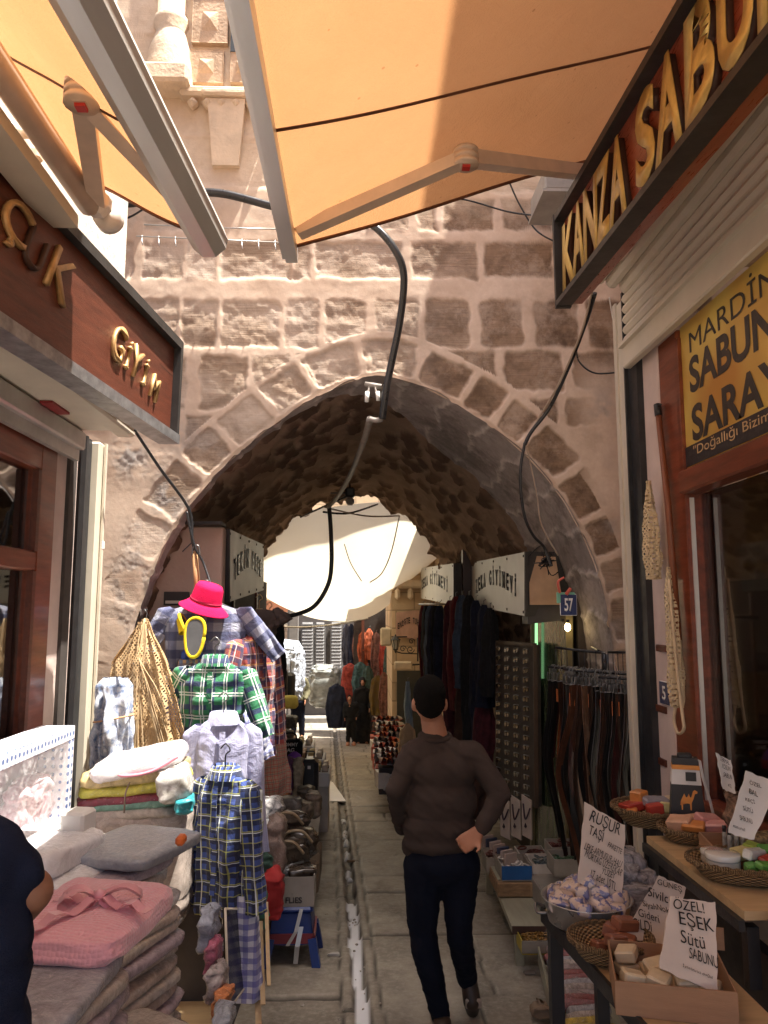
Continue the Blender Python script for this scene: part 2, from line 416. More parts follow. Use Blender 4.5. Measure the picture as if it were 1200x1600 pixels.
def radial(P):
    P = np.array(P, float)
    Q = np.concatenate([P[:-1]+(P[1:]-P[:-1])*t for t in np.linspace(0, 1, 12, endpoint=False)[:, None, None]]) if False else np.array([P[i]+(P[i+1]-P[i])*t for i in range(len(P)-1) for t in np.linspace(0, 1, 12, endpoint=False)]+[P[-1]])
    a = np.arctan2(Q[:, 1]-CZ, Q[:, 0]-CX); a = np.where(a < -PI/2, a+2*PI, a); r = np.hypot(Q[:, 0]-CX, Q[:, 1]-CZ)
    o = np.argsort(a); return a[o], r[o]
aF, rF = radial(AL); aB, rB = radial(BL)
def prof(th, which='F'):
    r = np.interp(th, aF, rF) if which == 'F' else np.interp(th, aB, rB)
    if which == 'F': r = np.convolve(np.pad(r, 3, 'edge'), np.ones(7)/7, 'valid') if np.ndim(th) == 1 and len(th) > 50 else r
    return CX+r*np.cos(th), CZ+r*np.sin(th)
# facade sheet: radial grid from the arch opening outwards
NU, NV = 1000, 330
th = np.linspace(PI+.12, -.12, NU)
ix, iz = prof(th)
XL, XR, ZT, ZB = -2.6, 2.6, 9.0, .9
dx, dz = np.cos(th), np.sin(th)
tx = np.where(dx > 0, (XR-CX)/np.where(np.abs(dx) < 1e-6, 1e-6, dx), (XL-CX)/np.where(np.abs(dx) < 1e-6, -1e-6, dx))
tz = np.where(dz > 0, (ZT-CZ)/np.where(np.abs(dz) < 1e-6, 1e-6, dz), 99.)
ro = np.minimum(np.abs(tx), np.abs(tz)); ri = np.hypot(ix-CX, iz-CZ)
vv = np.linspace(0, 1, NV)**1.25
RR = ri[:, None]+(ro-ri)[:, None]*vv[None, :]
X = CX+RR*dx[:, None]; Zz = CZ+RR*dz[:, None]
wx = fbm(X*5, Zz*5, 21, 4)*.03; wz = fbm(X*5, Zz*5, 22, 4)*.03
Xw, Zw = X+wx, Zz+wz
stone = np.zeros_like(X); tone = np.zeros_like(X); hgt = np.zeros_like(X); lime = np.zeros_like(X)
# distance and arclength to the outline
pl = np.stack([ix, iz], 1)[::8]; seg = np.diff(pl, axis=0); sl = np.hypot(seg[:, 0], seg[:, 1]); cum = np.concatenate([[0], np.cumsum(sl)])
best = np.full(X.shape, 9.); arc = np.zeros_like(X)
for i in range(len(seg)):
    px_, pz_ = Xw-pl[i, 0], Zw-pl[i, 1]; t_ = np.clip((px_*seg[i, 0]+pz_*seg[i, 1])/sl[i]**2, 0, 1)
    d_ = np.hypot(px_-t_*seg[i, 0], pz_-t_*seg[i, 1]); mk = d_ < best; best[mk] = d_[mk]; arc[mk] = (cum[i]+t_*sl[i])[mk]
RW = .275
edge_n = fbm(X*11, Zz*11, 88, 4)*.05
def put(mask_d, tval, sel, hv=0):
    global stone, tone, hgt
    s_ = sstep(-.006, .020, mask_d+edge_n); q = sel & (s_ > stone)
    stone[q] = s_[q]; tone[q] = tval; hgt[q] = hv
def px2(px, py): p = at(px, py, 5); return p.x, p.z
rows = [(378, 438, [(120, 205), (222, 288), (293, 337), (345, 455), (460, 487), (493, 628), (641, 748), (757, 866), (873, 962), (970, 1060)]),
        (468, 545, [(100, 205), (213, 277), (285, 338), (346, 437), (447, 500), (508, 570), (585, 655), (662, 735), (748, 819), (832, 905), (915, 975)]),
        (556, 640, [(195, 290), (312, 388), (394, 452), (466, 520)]), (650, 705, [(290, 376), (382, 430)]), (548, 612, [(690, 776), (784, 882), (893, 967)]),
        (622, 668, [(802, 872), (882, 942)]), (310, 362, [(120, 210), (225, 330), (480, 545), (560, 640), (650, 683), (690, 772), (782, 862), (872, 960)])]
for pa, pb, cells in rows:
    for a_, b_ in cells:
        x0, z1 = px2(a_, pa); x1, z0 = px2(b_, pb); cx, cz = (x0+x1)/2, (z0+z1)/2; hx, hz = (x1-x0)/2, (z1-z0)/2
        rr = min(hx, hz)*(.28 if (a_ > 500 and pa > 400) else .08)
        qx = np.abs(Xw-cx)-hx+rr; qz = np.abs(Zw-cz)-hz+rr
        d_ = rr-(np.hypot(np.maximum(qx, 0), np.maximum(qz, 0))+np.minimum(np.maximum(qx, qz), 0))
        tv = np.clip(.25+.75*(a_-250)/600+.4*(RNG.rand()-.5), .05, 1)
        put(d_, tv, best > RW+.03, (RNG.rand()-.5)*.01)
z0 = px2(600, 300)[1]; k = 0
while z0 < 9:                                                     # upper, pale dressed courses
    hh = .34+.12*RNG.rand(); x0 = -2.7-.3*RNG.rand()
    while x0 < 2.7:
        wd = .45+.5*RNG.rand(); qx = np.minimum(Xw-x0, x0+wd-Xw); qz = np.minimum(Zw-z0, z0+hh-Zw)
        put(np.minimum(qx, qz)-.012, .1+.25*RNG.rand(), best > RW, .002*RNG.rand()); x0 += wd
    z0 += hh
# voussoirs
a0 = 0.2; L = cum[-1]
mid_arc = cum[np.argmax(pl[:, 1])]
while a0 < L:
    ln = .24+.13*RNG.rand(); rr = .03
    ma, ha = a0+ln/2, ln/2-.022; md, hd = .022+(RW-.022)/2-.004, (RW-.03)/2
    qx = np.abs(arc-ma)-ha+rr; qz = np.abs(best-md)-hd+rr
    d_ = rr-(np.hypot(np.maximum(qx, 0), np.maximum(qz, 0))+np.minimum(np.maximum(qx, qz), 0))
    rel = (ma-mid_arc)
    tv = .9 if 0 < rel < 1.9 else (.8 if -.9 < rel <= 0 else .3+.3*RNG.rand())
    put(d_, tv, (best < RW) & (Zz > 1.3), .006); a0 += ln
# plastered-over pier on the left and right flank: only patches of stone show
pn = fbm(X*1.6+3, Zz*1.6, 33, 4)
def gauss(cx, cz, sx, sz): return np.exp(-(((X-cx)/sx)**2+((Zz-cz)/sz)**2))
pier = sstep(2.95, 2.55, Zz)*sstep(-.5, -1.0, X)
stone *= 1-pier*sstep(-.15, .12, pn)*.95
fl = sstep(1.35, 1.62, X)*sstep(3.7, 3.35, Zz)*(best > .2); stone *= 1-fl*.9
gp = np.zeros_like(X)
for px_, py_, sx_, sz_, am in ((205, 715, .13, .14, 1), (262, 770, .10, .2, .9), (215, 850, .1, .16, .8), (205, 910, .14, .22, .9), (190, 980, .1, .14, .6), (940, 640, .09, .14, .7), (955, 840, .05, .4, .6), (925, 985, .22, .16, .9), (300, 690, .25, .14, .5)):
    gx, gz_ = px2(px_, py_); gp = np.maximum(gp, am*gauss(gx, gz_, sx_, sz_))
gp = gp*sstep(-.12, .1, fbm(X*9, Zz*9, 44, 4))
lime = np.clip(sstep(.9, -1.0, X)*.85*sstep(-.2, .25, fbm(X*2.5, Zz*2.5, 55, 4)), 0, 1)
cream = sstep(px2(600, 345)[1]-.05, px2(600, 290)[1]+.15, Zz+fbm(X*3, Zz*3, 66, 3)*.3)
rough = fbm(X*9, Zz*16, 7, 5)
yd = 5-(1-stone)*.0045*(1-pier)+hgt*stone-rough*(.005+.013*stone)*(1-.5*cream)*(1-.85*pier)-fbm(X*30, Zz*30, 9, 3)*.006*(.3+stone)*(1-.7*pier)+gp*.004*fbm(X*40, Zz*40, 10, 2)*2-fbm(X*1.5,Zz*1.5,77,3)*.012
yd = yd+(1-sstep(0, .03, best))*.012
def stone_mat(name):
    m = NT(name); co = m.coord(); st, tn, lm, cr, gy = m.attr('stone'), m.attr('tone'), m.attr('lime'), m.attr('cream'), m.attr('grey')
    n1 = m.ramp(m.noise(co, 4, 7, .65), .3, .72); n2 = m.ramp(m.noise(co, 22, 6, .7), .35, .7)
    pl_ = m.mix(n1, (.56, .43, .33), (.74, .61, .50)); pl_ = m.mix(m.math('MULTIPLY', m.ramp(m.noise(co, 1.7, 7, .7), .52, .68), .5), pl_, (.36, .27, .20)); pl_ = m.mix(m.math('MULTIPLY', n2, .35), pl_, (.48, .33, .25))
    sc_ = m.mix(tn, (.52, .41, .32), (.25, .165, .11)); sc_ = m.mix(m.math('MULTIPLY', n2, .6), sc_, m.mix(tn, (.36, .27, .20), (.34, .235, .155)))
    mp = m.n('ShaderNodeMapping'); mp.inputs['Scale'].default_value = (2, 2, 42); m.l(co, mp.inputs['Vector'])
    tool = m.noise(mp.outputs[0], 2.2, 4, .6)
    sc_ = m.mix(m.math('MULTIPLY', m.ramp(tool, .45, .68), .6), sc_, (.20, .13, .09)); sc_ = m.mix(m.math('MULTIPLY', m.math('MULTIPLY', m.ramp(m.noise(co, 3.3, 7, .7), .46, .6), tn), .9), sc_, (.115, .075, .05))
    smear = m.math('MULTIPLY', m.ramp(m.noise(co, 2.2, 8, .75), .49, .64), .6)
    sc_ = m.mix(smear, sc_, (.56, .45, .36)); sc_ = m.mix(m.math('MULTIPLY', lm, .8), sc_, (.62, .55, .49))
    st = m.math('MULTIPLY', st, m.math('SUBTRACT', 1, m.math('MULTIPLY', lm, .6))); c = m.mix(st, pl_, sc_)
    crm = m.mix(n1, (.60, .47, .33), (.80, .69, .54)); crm = m.mix(m.math('MULTIPLY', m.math('SUBTRACT', 1, st), .6), crm, (.66, .52, .38)); crm = m.mix(m.math('MULTIPLY', n2, .22), crm, (.45, .34, .24))
    c = m.mix(cr, c, crm); c = m.mix(gy, c, m.mix(n2, (.22, .20, .19), (.44, .40, .38)))
    m.set(Base_Color=c, Roughness=.9, Specular_IOR_Level=.2)
    fst = m.math('ADD', .25, m.math('MULTIPLY', st, .75)); hh = m.math('ADD', m.math('MULTIPLY', m.noise(co, 45, 8, .7), fst), m.math('MULTIPLY', m.math('MULTIPLY', tool, st), .8)); m.bump(m.math('ADD', hh, m.math('MULTIPLY', m.math('MULTIPLY', m.noise(co, 130, 4, .7), .5), fst)), .55, .008)
    return m.m
SM = stone_mat('arch_masonry')
arch = thing('stone_archway', 'old stone archway with brown voussoirs and a rough vaulted passage behind', 'archway', (0, 5, 0))
link('facade_wall', raw_mesh('facade_wall', np.stack([X, yd, Zz], -1).reshape(-1, 3), gridf(NU, NV)[:, ::-1].copy(), True, dict(stone=stone.ravel(), tone=tone.ravel(), lime=lime.ravel(), cream=cream.ravel(), grey=gp.ravel())), SM, arch)
# soffit ring: shallow on the left, deep on the right
NU2 = 420; t2 = np.linspace(PI+.55, -.55, NU2); fx_, fz_ = prof(t2); bx_, bz_ = prof(t2, 'B')
dep = .16+1.06*sstep(1.75, 1.25, t2)
yedge = 5.0+dep
s = np.linspace(0, 1, 60)[None, :]
Ys = 4.985+dep[:, None]*s
f_ = ((Ys-5)/5.3); Xs = fx_[:, None]*(1-f_)+bx_[:, None]*f_; Zs = fz_[:, None]*(1-f_)+bz_[:, None]*f_
arcS = np.concatenate([[0], np.cumsum(np.hypot(np.diff(fx_), np.diff(fz_)))])[:, None]+fbm(Xs*4+Zs*3, Ys*5, 2, 5)*.22
cell = arcS/.31; fr = np.abs(cell-np.floor(cell)-.5)*2; stS = sstep(.97, .82, fr); idS = np.modf(np.abs(np.sin(np.floor(cell)*91.7)*437.5))[0]
rg = fbm(Xs*8+Zs*5, Ys*8, 4, 4)
nx, nz = (CX-Xs), (CZ+.6-Zs); nl = np.hypot(nx, nz); off = rg*.03+(1-stS)*.012
jag = fbm(arcS*6, arcS*0, 91, 3)*.25
Ys = Ys+jag*s**4*np.clip(dep[:, None], 0, 1)
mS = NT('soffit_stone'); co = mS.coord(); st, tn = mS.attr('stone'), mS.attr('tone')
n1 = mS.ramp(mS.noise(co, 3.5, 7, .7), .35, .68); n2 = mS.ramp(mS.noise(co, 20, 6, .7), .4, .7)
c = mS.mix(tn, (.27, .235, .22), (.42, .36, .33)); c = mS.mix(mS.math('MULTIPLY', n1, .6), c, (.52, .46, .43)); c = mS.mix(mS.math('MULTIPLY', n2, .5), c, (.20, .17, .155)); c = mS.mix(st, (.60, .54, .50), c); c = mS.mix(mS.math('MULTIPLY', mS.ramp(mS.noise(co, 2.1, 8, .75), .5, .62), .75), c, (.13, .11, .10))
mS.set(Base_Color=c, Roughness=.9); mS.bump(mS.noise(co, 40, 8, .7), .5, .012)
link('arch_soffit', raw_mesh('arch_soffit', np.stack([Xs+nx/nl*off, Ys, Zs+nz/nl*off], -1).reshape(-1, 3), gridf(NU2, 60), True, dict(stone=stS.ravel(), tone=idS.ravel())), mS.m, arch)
# vault
NV3 = 360; s = np.linspace(0, 1, NV3)[None, :]
yend = 10.0+fbm(t2*9, t2*0, 71, 4)[:, None]*.5
y0_ = (yedge-.03)[:, None]+0*s
Ys = y0_*(1-s)+yend*s; f_ = np.clip((Ys-5)/5.3, 0, 1)
Xs = fx_[:, None]*(1-f_)+bx_[:, None]*f_; Zs = fz_[:, None]*(1-f_)+bz_[:, None]*f_
A = np.concatenate([[0], np.cumsum(np.hypot(np.diff(fx_), np.diff(fz_)))])[:, None]+0*s
wa, wb = fbm(A*2.5, Ys*2.5, 61, 4)*.22, fbm(A*2.5, Ys*2.5, 62, 4)*.22
F1, F2, idv = worley(Ys+wb, A+wa, .34, .17, 5)
stV = sstep(.52, .34, F1+fbm(A*14, Ys*14, 63, 3)*.35)*np.where(idv > .25, 1, .2)
nx, nz = (CX-Xs), (CZ+.9-Zs); nl = np.hypot(nx, nz)+1e-3
off = stV*(.018+.02*idv)+fbm(A*5, Ys*5, 64, 5)*.06+fbm(A*18, Ys*18, 65, 3)*.03+s**10*0.03*fbm(A*6, A*0+3, 11, 3)*6
off = off*sstep(-.0, .03, s)
wallm = sstep(1.9, 1.4, Zs); off = off*(1-.75*wallm)-.03
mV = NT('vault_rubble'); co = mV.coord(); st, tn = mV.attr('stone'), mV.attr('tone')
n1 = mV.ramp(mV.noise(co, 3, 6, .65), .3, .7)
c = mV.mix(n1, (.46, .33, .23), (.62, .45, .32)); sc_ = mV.mix(tn, (.11, .07, .05), (.24, .15, .10)); c = mV.mix(mV.math('MULTIPLY', st, .92), c, sc_)
c = mV.mix(mV.math('MULTIPLY', mV.attr('near_dark'), .45), c, mV.mix(st, (.13, .088, .07), (.055, .038, .032)))
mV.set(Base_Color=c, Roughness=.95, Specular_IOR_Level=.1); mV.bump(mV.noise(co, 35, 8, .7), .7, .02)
near_dark = sstep(7.6, 6.0, Ys+fbm(A*2, Ys*2, 90, 3)*1.2)  # vault colour darkened towards the near mouth
link('vault', raw_mesh('vault', np.stack([Xs+nx/nl*off, Ys, Zs+nz/nl*off], -1).reshape(-1, 3), gridf(NU2, NV3), True, dict(stone=stV.ravel(), tone=idv.ravel(), near_dark=near_dark.ravel())), mV.m, arch)
CREAM = M('cream_limestone', (.68, .55, .40), .9, var=.2, vs=4, bump=.6, bs=30, bd=.01)
CREAM2 = M('carved_limestone', (.50, .36, .24), .9, var=.3, vs=6, bump=.6, bs=40, bd=.01)
b = MB(); b.box((0, 7.7, 9.4), (5.2, 4.6, 11.2)); b.box((-2.15, 7.6, 1.9), (1.1, 4.7, 5.8)); b.box((2.35, 7.6, 1.9), (1.3, 4.7, 5.8)); b.build('upper_storey', CREAM, arch)
b = MB(); b.box((-2.06, 5.08, .2), (1.05, .1, 1.75), bev=.01); b.build('pier', CREAM, arch)
b = MB(); b.box((2.2, 5.08, .2), (1.0, .1, 1.75), bev=.01); b.build('pier', CREAM, arch)
# carved upper parts of the facade
p = at(262, 128, 4.95); T = Matrix.Translation((p.x, 5.0, p.z))
b = MB(); b.lathe([(.16, -.02), (.17, .03), (.165, .12), (.15, .2), (.15, .24), (.115, .36), (.10, .40), (.125, .46), (.12, .5), (.10, .52), (.1, 2.2)], 28, T); b.box((p.x, 4.95, p.z-.02), (.34, .3, .14), bev=.02); b.build('column', CREAM, arch)
b = MB(); q0, q1 = at(292, 140, 4.93), at(420, 150, 4.93); b.box(((q0.x+q1.x)/2, 4.96, q0.z-.02), (q1.x-q0.x+.1, .14, .07), bev=.02)
for i in range(7): b.box((q0.x+.04+i*.1, 4.95, q0.z-.09), (.07, .1, .07), bev=.03)
b.build('ledge', CREAM, arch)
for (xa, ya, xb, yb) in ((300, -70, 358, -5), (300, 2, 358, 68), (296, 80, 350, 130), (360, 84, 392, 130)):
    a_, c_ = at(xa, yb, 4.97), at(xb, ya, 4.97); b = MB(); cx, cz = (a_.x+c_.x)/2, (a_.z+c_.z)/2; hx, hz = (c_.x-a_.x)/2, (c_.z-a_.z)/2
    v = [(cx-hx, 4.955, cz-hz), (cx+hx, 4.955, cz-hz), (cx+hx, 4.955, cz+hz), (cx-hx, 4.955, cz+hz), (cx-hx*.72, 4.975, cz-hz*.72), (cx+hx*.72, 4.975, cz-hz*.72), (cx+hx*.72, 4.975, cz+hz*.72), (cx-hx*.72, 4.975, cz+hz*.72), (cx, 4.93, cz)]
    b.add(v, [(0, 1, 5, 4), (1, 2, 6, 5), (2, 3, 7, 6), (3, 0, 4, 7), (4, 5, 8), (5, 6, 8), (6, 7, 8), (7, 4, 8)], sm=False)
    b.box((cx, 5.0, cz), (hx*2, .085, hz*2)); b.build('carved_panel', CREAM2, arch)
a_, c_ = at(327, 258, 4.96), at(380, 160, 4.96); b = MB(); cx = (a_.x+c_.x)/2
b.add([(cx-.09, 4.955, a_.z), (cx+.09, 4.955, a_.z), (cx+.13, 4.92, c_.z), (cx-.13, 4.92, c_.z), (cx-.09, 5.02, a_.z), (cx+.09, 5.02, a_.z), (cx+.13, 5.02, c_.z), (cx-.13, 5.02, c_.z)], [(0, 1, 2, 3), (0, 4, 5, 1), (1, 5, 6, 2), (2, 6, 7, 3), (3, 7, 4, 0)], sm=False)
b.box((cx, 4.94, c_.z+.03), (.34, .12, .05), bev=.015); b.build('bracket', CREAM, arch)
a_, c_ = at(361, 80, 4.98), at(400, 10, 4.98); b = MB(); b.box(((a_.x+c_.x)/2, 4.99, (a_.z+c_.z)/2+.1), (c_.x-a_.x, .08, c_.z-a_.z+.25)); b.build('window_recess', M('dark_void', (.03, .035, .04), .5), arch)
# ================================================================== materials for the shops
PINK = M('pink_plaster', (.62, .50, .45), .85, var=.10, vs=5, bump=.5, bs=30, bd=.006)
WHITEP = M('white_plaster', (.72, .66, .58), .85, var=.12, vs=5, bump=.7, bs=18, bd=.012)
METCREAM = M('cream_painted_metal', (.64, .58, .47), .42, var=.10, vs=3, bump=.1, bs=20)
METGREY = M('grey_metal', (.50, .49, .47), .35, .5, var=.12, bump=.15, bs=40)
ALU = M('aluminium', (.66, .65, .63), .34, .45, var=.05, vs=14, bump=.08, bs=60, stretch=(1, .2, 1))
BLACKM = M('black_rubber_rail', (.022, .023, .026), .45, var=.4, bump=.15)
WOODR = M('red_varnished_wood', (.19, .045, .020), .35, var=.35, vs=4, bump=.2, bs=50, coat=.3, stretch=(6, .6, 6))
WOODR2 = M('sign_board_wood', (.105, .028, .014), .45, var=.3, vs=5, bump=.3, bs=60, stretch=(8, .5, 8))
DARKF = M('dark_sign_frame', (.045, .042, .040), .5, .3, var=.3, bump=.2)
SILV = M('worn_steel_edge', (.34, .34, .35), .4, .7, var=.35, vs=16)
BRASS = M('gold_painted_letters', (.62, .43, .13), .35, .35, var=.18, vs=20, bump=.15)
BRASS2 = M('dull_gold_letters', (.50, .31, .13), .4, .3, var=.25, vs=22, bump=.2)
SHADOWL = M('dark_letter_sides', (.06, .025, .015), .6)
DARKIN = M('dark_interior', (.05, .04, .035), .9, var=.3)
GLASS = glass('shop_window_glass', (.72, .74, .72), .5)
PLW = M('bare_pine', (.52, .36, .19), .6, var=.16, vs=3, bump=.2, bs=50, stretch=(1, 8, 8))
WHT = M('white_card', (.78, .77, .74), .6, var=.05, bump=.1)
BLK = M('black_plastic', (.02, .02, .022), .4, var=.3)

def strip(b, p, q, w, h, up=(0, 0, 1)): b.bar(p, q, w, h, up)
def quadbox(b, c, t):
    # sloping board from its four outer corners, thickened by t towards its back
    n = (Vector(c[1])-Vector(c[0])).cross(Vector(c[3])-Vector(c[0])).normalized(); b.hexa(c, None, -n*t); return n
# ------------------------------------------------------------------ left shop
LX = -1.6
ls = thing('shop_building', 'clothes shop on the left side of the lane with red wooden window and pink plaster', 'shop', (LX, 3, 0))
b = MB()
b.box((-2.6, 1.0, 4.9), (2.5, 5.8, 3.6)); b.box((-1.85, 4.25, 1.27), (.46, .35, 3.44), bev=.012)     # upper storey, jamb
b.box((-2.2, .5, -.2), (1.0, 7.0, 1.3))
b.build('wall', PINK, ls)
b = MB(); b.box((-1.34, 1.55, 3.75), (.05, 5.2, 1.1), bev=.01); b.build('upper_wall', WHITEP, ls)
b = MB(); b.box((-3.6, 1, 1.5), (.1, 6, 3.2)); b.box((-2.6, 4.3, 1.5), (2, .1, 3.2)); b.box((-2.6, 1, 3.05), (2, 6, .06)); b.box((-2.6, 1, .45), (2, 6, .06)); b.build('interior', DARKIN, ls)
# window frame, two lights
def zat(px, py, x=LX): return onx(px, py, x).z
zt, zm1, zm0, zb = onx(88, 700, LX).z, onx(60, 862, LX).z, onx(60, 893, LX).z, onx(60, 1140, LX).z-.15
b = MB()
b.box((LX-.05, 3.97, (zt+zb)/2), (.1, .20, zt-zb), bev=.008); b.box((LX-.05, 1.6, zt-.07), (.095, 4.6, .16), bev=.008); b.box((LX-.05, 1.6, (zm1+zm0)/2), (.093, 4.6, zm1-zm0), bev=.008)
b.box((LX-.05, 1.6, zb+.05), (.12, 4.6, .1), bev=.008)
b.box((LX-.05, 2.0, (zt+zb)/2), (.09, .12, zt-zb)); b.box((LX-.05, .2, (zt+zb)/2), (.09, .12, zt-zb))
wf = b.build('window_frame', WOODR, ls)
b = MB(); b.box((LX-.015, 3.86, (zt-.15+zm1)/2), (.03, .035, zt-.15-zm1)); b.box((LX-.015, 3.86, (zm0+zb+.1)/2), (.03, .035, zm0-zb-.1)); b.build('glazing_bead', WOODR2, wf)
b = MB(); b.box((LX-.06, 1.9, (zt+zb)/2), (.006, 3.9, zt-zb-.1)); b.build('pane', GLASS, wf)
for k, (y, z, c) in enumerate(((3.3, 1.2, (.2, .25, .45)), (2.9, 1.25, (.5, .5, .5)), (3.5, 2.2, (.35, .35, .35)))):
    b = MB(); b.box((-2.1, y, z), (.3, .35, .45), bev=.08); b.build('display_goods', M('display_cloth_%d' % k, c, .9), ls)
b = MB(); b.box((-1.625, 4.53, 1.5), (.05, .09, 2.8)); b.box((-1.60, 4.46, 1.5), (.03, .03, 2.8)); b.build('shutter_rail', BLACKM, ls)
b = MB(); b.box((-1.60, 4.65, 1.5), (.08, .10, 2.8), bev=.012); b.box((-1.548, 4.67, 1.5), (.012, .03, 2.8)); b.build('rail_cover', METCREAM, ls)
b = MB(); b.box((-1.546, 4.68, at(160, 852, 4.68).z), (.012, .05, .05), bev=.004); b.build('wall_clip', WHT, ls)
b = MB(); b.box((-1.42, 1.7, 3.03), (.36, 5.1, .30), bev=.02); b.box((-1.30, 1.7, 2.865), (.10, 5.1, .04), bev=.012); b.build('shutter_box', METCREAM, ls)
b = MB(); b.box((-1.555, 1.75, 2.82), (.07, 5.0, .10), bev=.01); b.box((-1.57, 1.8, 2.74), (.03, 4.9, .06)); b.build('shutter_slats', METGREY, ls)
b = MB(); b.box((-1.49, 3.72, 2.872), (.06, .22, .012)); b.build('red_tag', M('red_tag', (.25, .02, .02), .5), ls)

# left fascia sign
ys_, ye_ = .3, 4.02
def lline(y, a, b_): t = (y-a[1])/(b_[1]-a[1]); return Vector(a)+(Vector(b_)-Vector(a))*t
tA, tB = onx(0, 245, -1.2), at(280, 540, 4.02); bA, bB = onx(0, 505, -1.19), at(272, 686, 4.02)
S = thing('shop_sign', 'red brown wooden shop sign reading COCUK GIYIM in gold letters, black frame', 'sign', tuple(bB))
c4 = [lline(ys_, bA, bB), lline(ye_, bA, bB), lline(ye_, tA, tB), lline(ys_, tA, tB)]
c4 = [c4[1], c4[0], c4[3], c4[2]]
b = MB(); nrm = (Vector(c4[0])-Vector(c4[1])).cross(Vector(c4[3])-Vector(c4[0])).normalized()
if nrm.x < 0: nrm = -nrm
c4 = [c4[1], c4[0], c4[3], c4[2]]
b.hexa([p-nrm*.02 for p in c4], None, -nrm*.10); b.build('board', WOODR2, S)
b = MB()
dirL = (c4[1]-c4[0]).normalized(); upL = (c4[2]-c4[1]).normalized()
b.bar(c4[3]-nrm*.03, c4[2]-nrm*.03, .10, .045, upL); b.bar(c4[2]+upL*.02-nrm*.03, c4[1]-upL*.02-nrm*.03, .1, .03, dirL)
b.build('frame', DARKF, S)
b = MB(); b.bar(c4[0]-nrm*.03, c4[1]-nrm*.03+dirL*.015, .11, .05, upL); b.build('lower_edge', SILV, S)
b = MB(); lo, hi = c4[1]+(c4[2]-c4[1])*.66, c4[0]+(c4[3]-c4[0])*.66; b.bar(lo+nrm*.0-nrm*.0215, hi-nrm*.0215, .005, .005, upL); b.build('board_joint', SHADOWL, S)
def on_board(px, py):
    r = ray(px, py); d = (c4[1]-nrm*.02-CAM).dot(nrm)/r.dot(nrm); return CAM+r*d
def letters(word, spots, hgt, mat, bold, up, xdir, nrm_, ext, sub, lean=0):
    wd = None
    for ch, (px, py) in zip(word, spots):
        if ch == ' ': continue
        p = on_board(px, py); T = frame(p+nrm_*.004, xdir, up)
        if wd is None: wd = True
        text('letter', ch, T, mat, S, h=hgt*(1.28 if ch in 'İ' else 1), ext=ext, bold=bold, shear=lean)
# letters stand on a baseline running down to the far end of the board
for ch, px, py, hh_ in (('Ç', 12, 388, .155), ('U', 44, 418, .12), ('K', 82, 460, .15), ('G', 178, 560, .135), ('İ', 194, 574, .115), ('Y', 207, 588, .12), ('İ', 221, 600, .115), ('M', 236, 622, .10)):
    hh = hh_*1.3; p = on_board(px, py+2); T = frame(p-nrm*.001, dirL-upL*.25, upL)
    text('letter', ch, T, BRASS2 if ch != 'U' else SHADOWL, S, h=hh, w=hh*(.24 if ch == 'İ' else (.66 if px > 150 else .8)), ext=.018, bold=-.004, shear=.12)

# left awning
CLOTH = NT('awning_canvas'); t = CLOTH; co = t.coord()
n1 = t.ramp(t.noise(co, 1.6, 5, .6), .3, .75); n2 = t.noise(co, 160, 2)
cc = t.mix(n1, (.46, .27, .145), (.55, .34, .19)); wv = t.n('ShaderNodeTexVoronoi'); t.l(co, wv.inputs[0]); wv.inputs['Scale'].default_value = 9
spot = t.math('MULTIPLY', t.math('LESS_THAN', wv.outputs[0], .055), .7); cc = t.mix(spot, cc, (.25, .13, .06)); cc = t.mix(t.math('MULTIPLY', t.ramp(t.noise(co, 2.5, 8, .75), .5, .7), .5), cc, (.45, .27, .15))
t.set(Base_Color=cc, Roughness=.9); t.bump(t.math('ADD', n2, t.math('MULTIPLY', t.noise(co, 5, 6, .6, 1), 6)), .6, .010)
tr = t.n('ShaderNodeBsdfTranslucent'); t.l(t.mix(.5, cc, (.90, .42, .155)), tr.inputs[0]); mx = t.n('ShaderNodeMixShader'); mx.inputs[0].default_value = .26
t.l(t.b.outputs[0], mx.inputs[1]); t.l(tr.outputs[0], mx.inputs[2]); t.l(mx.outputs[0], t.o.inputs[0]); CLOTH = t.m
SEAM = M('canvas_seam', (.16, .06, .025), .9, var=.2)
BARC = M('cream_awning_arm', (.62, .48, .36), .4, var=.12, bump=.1)
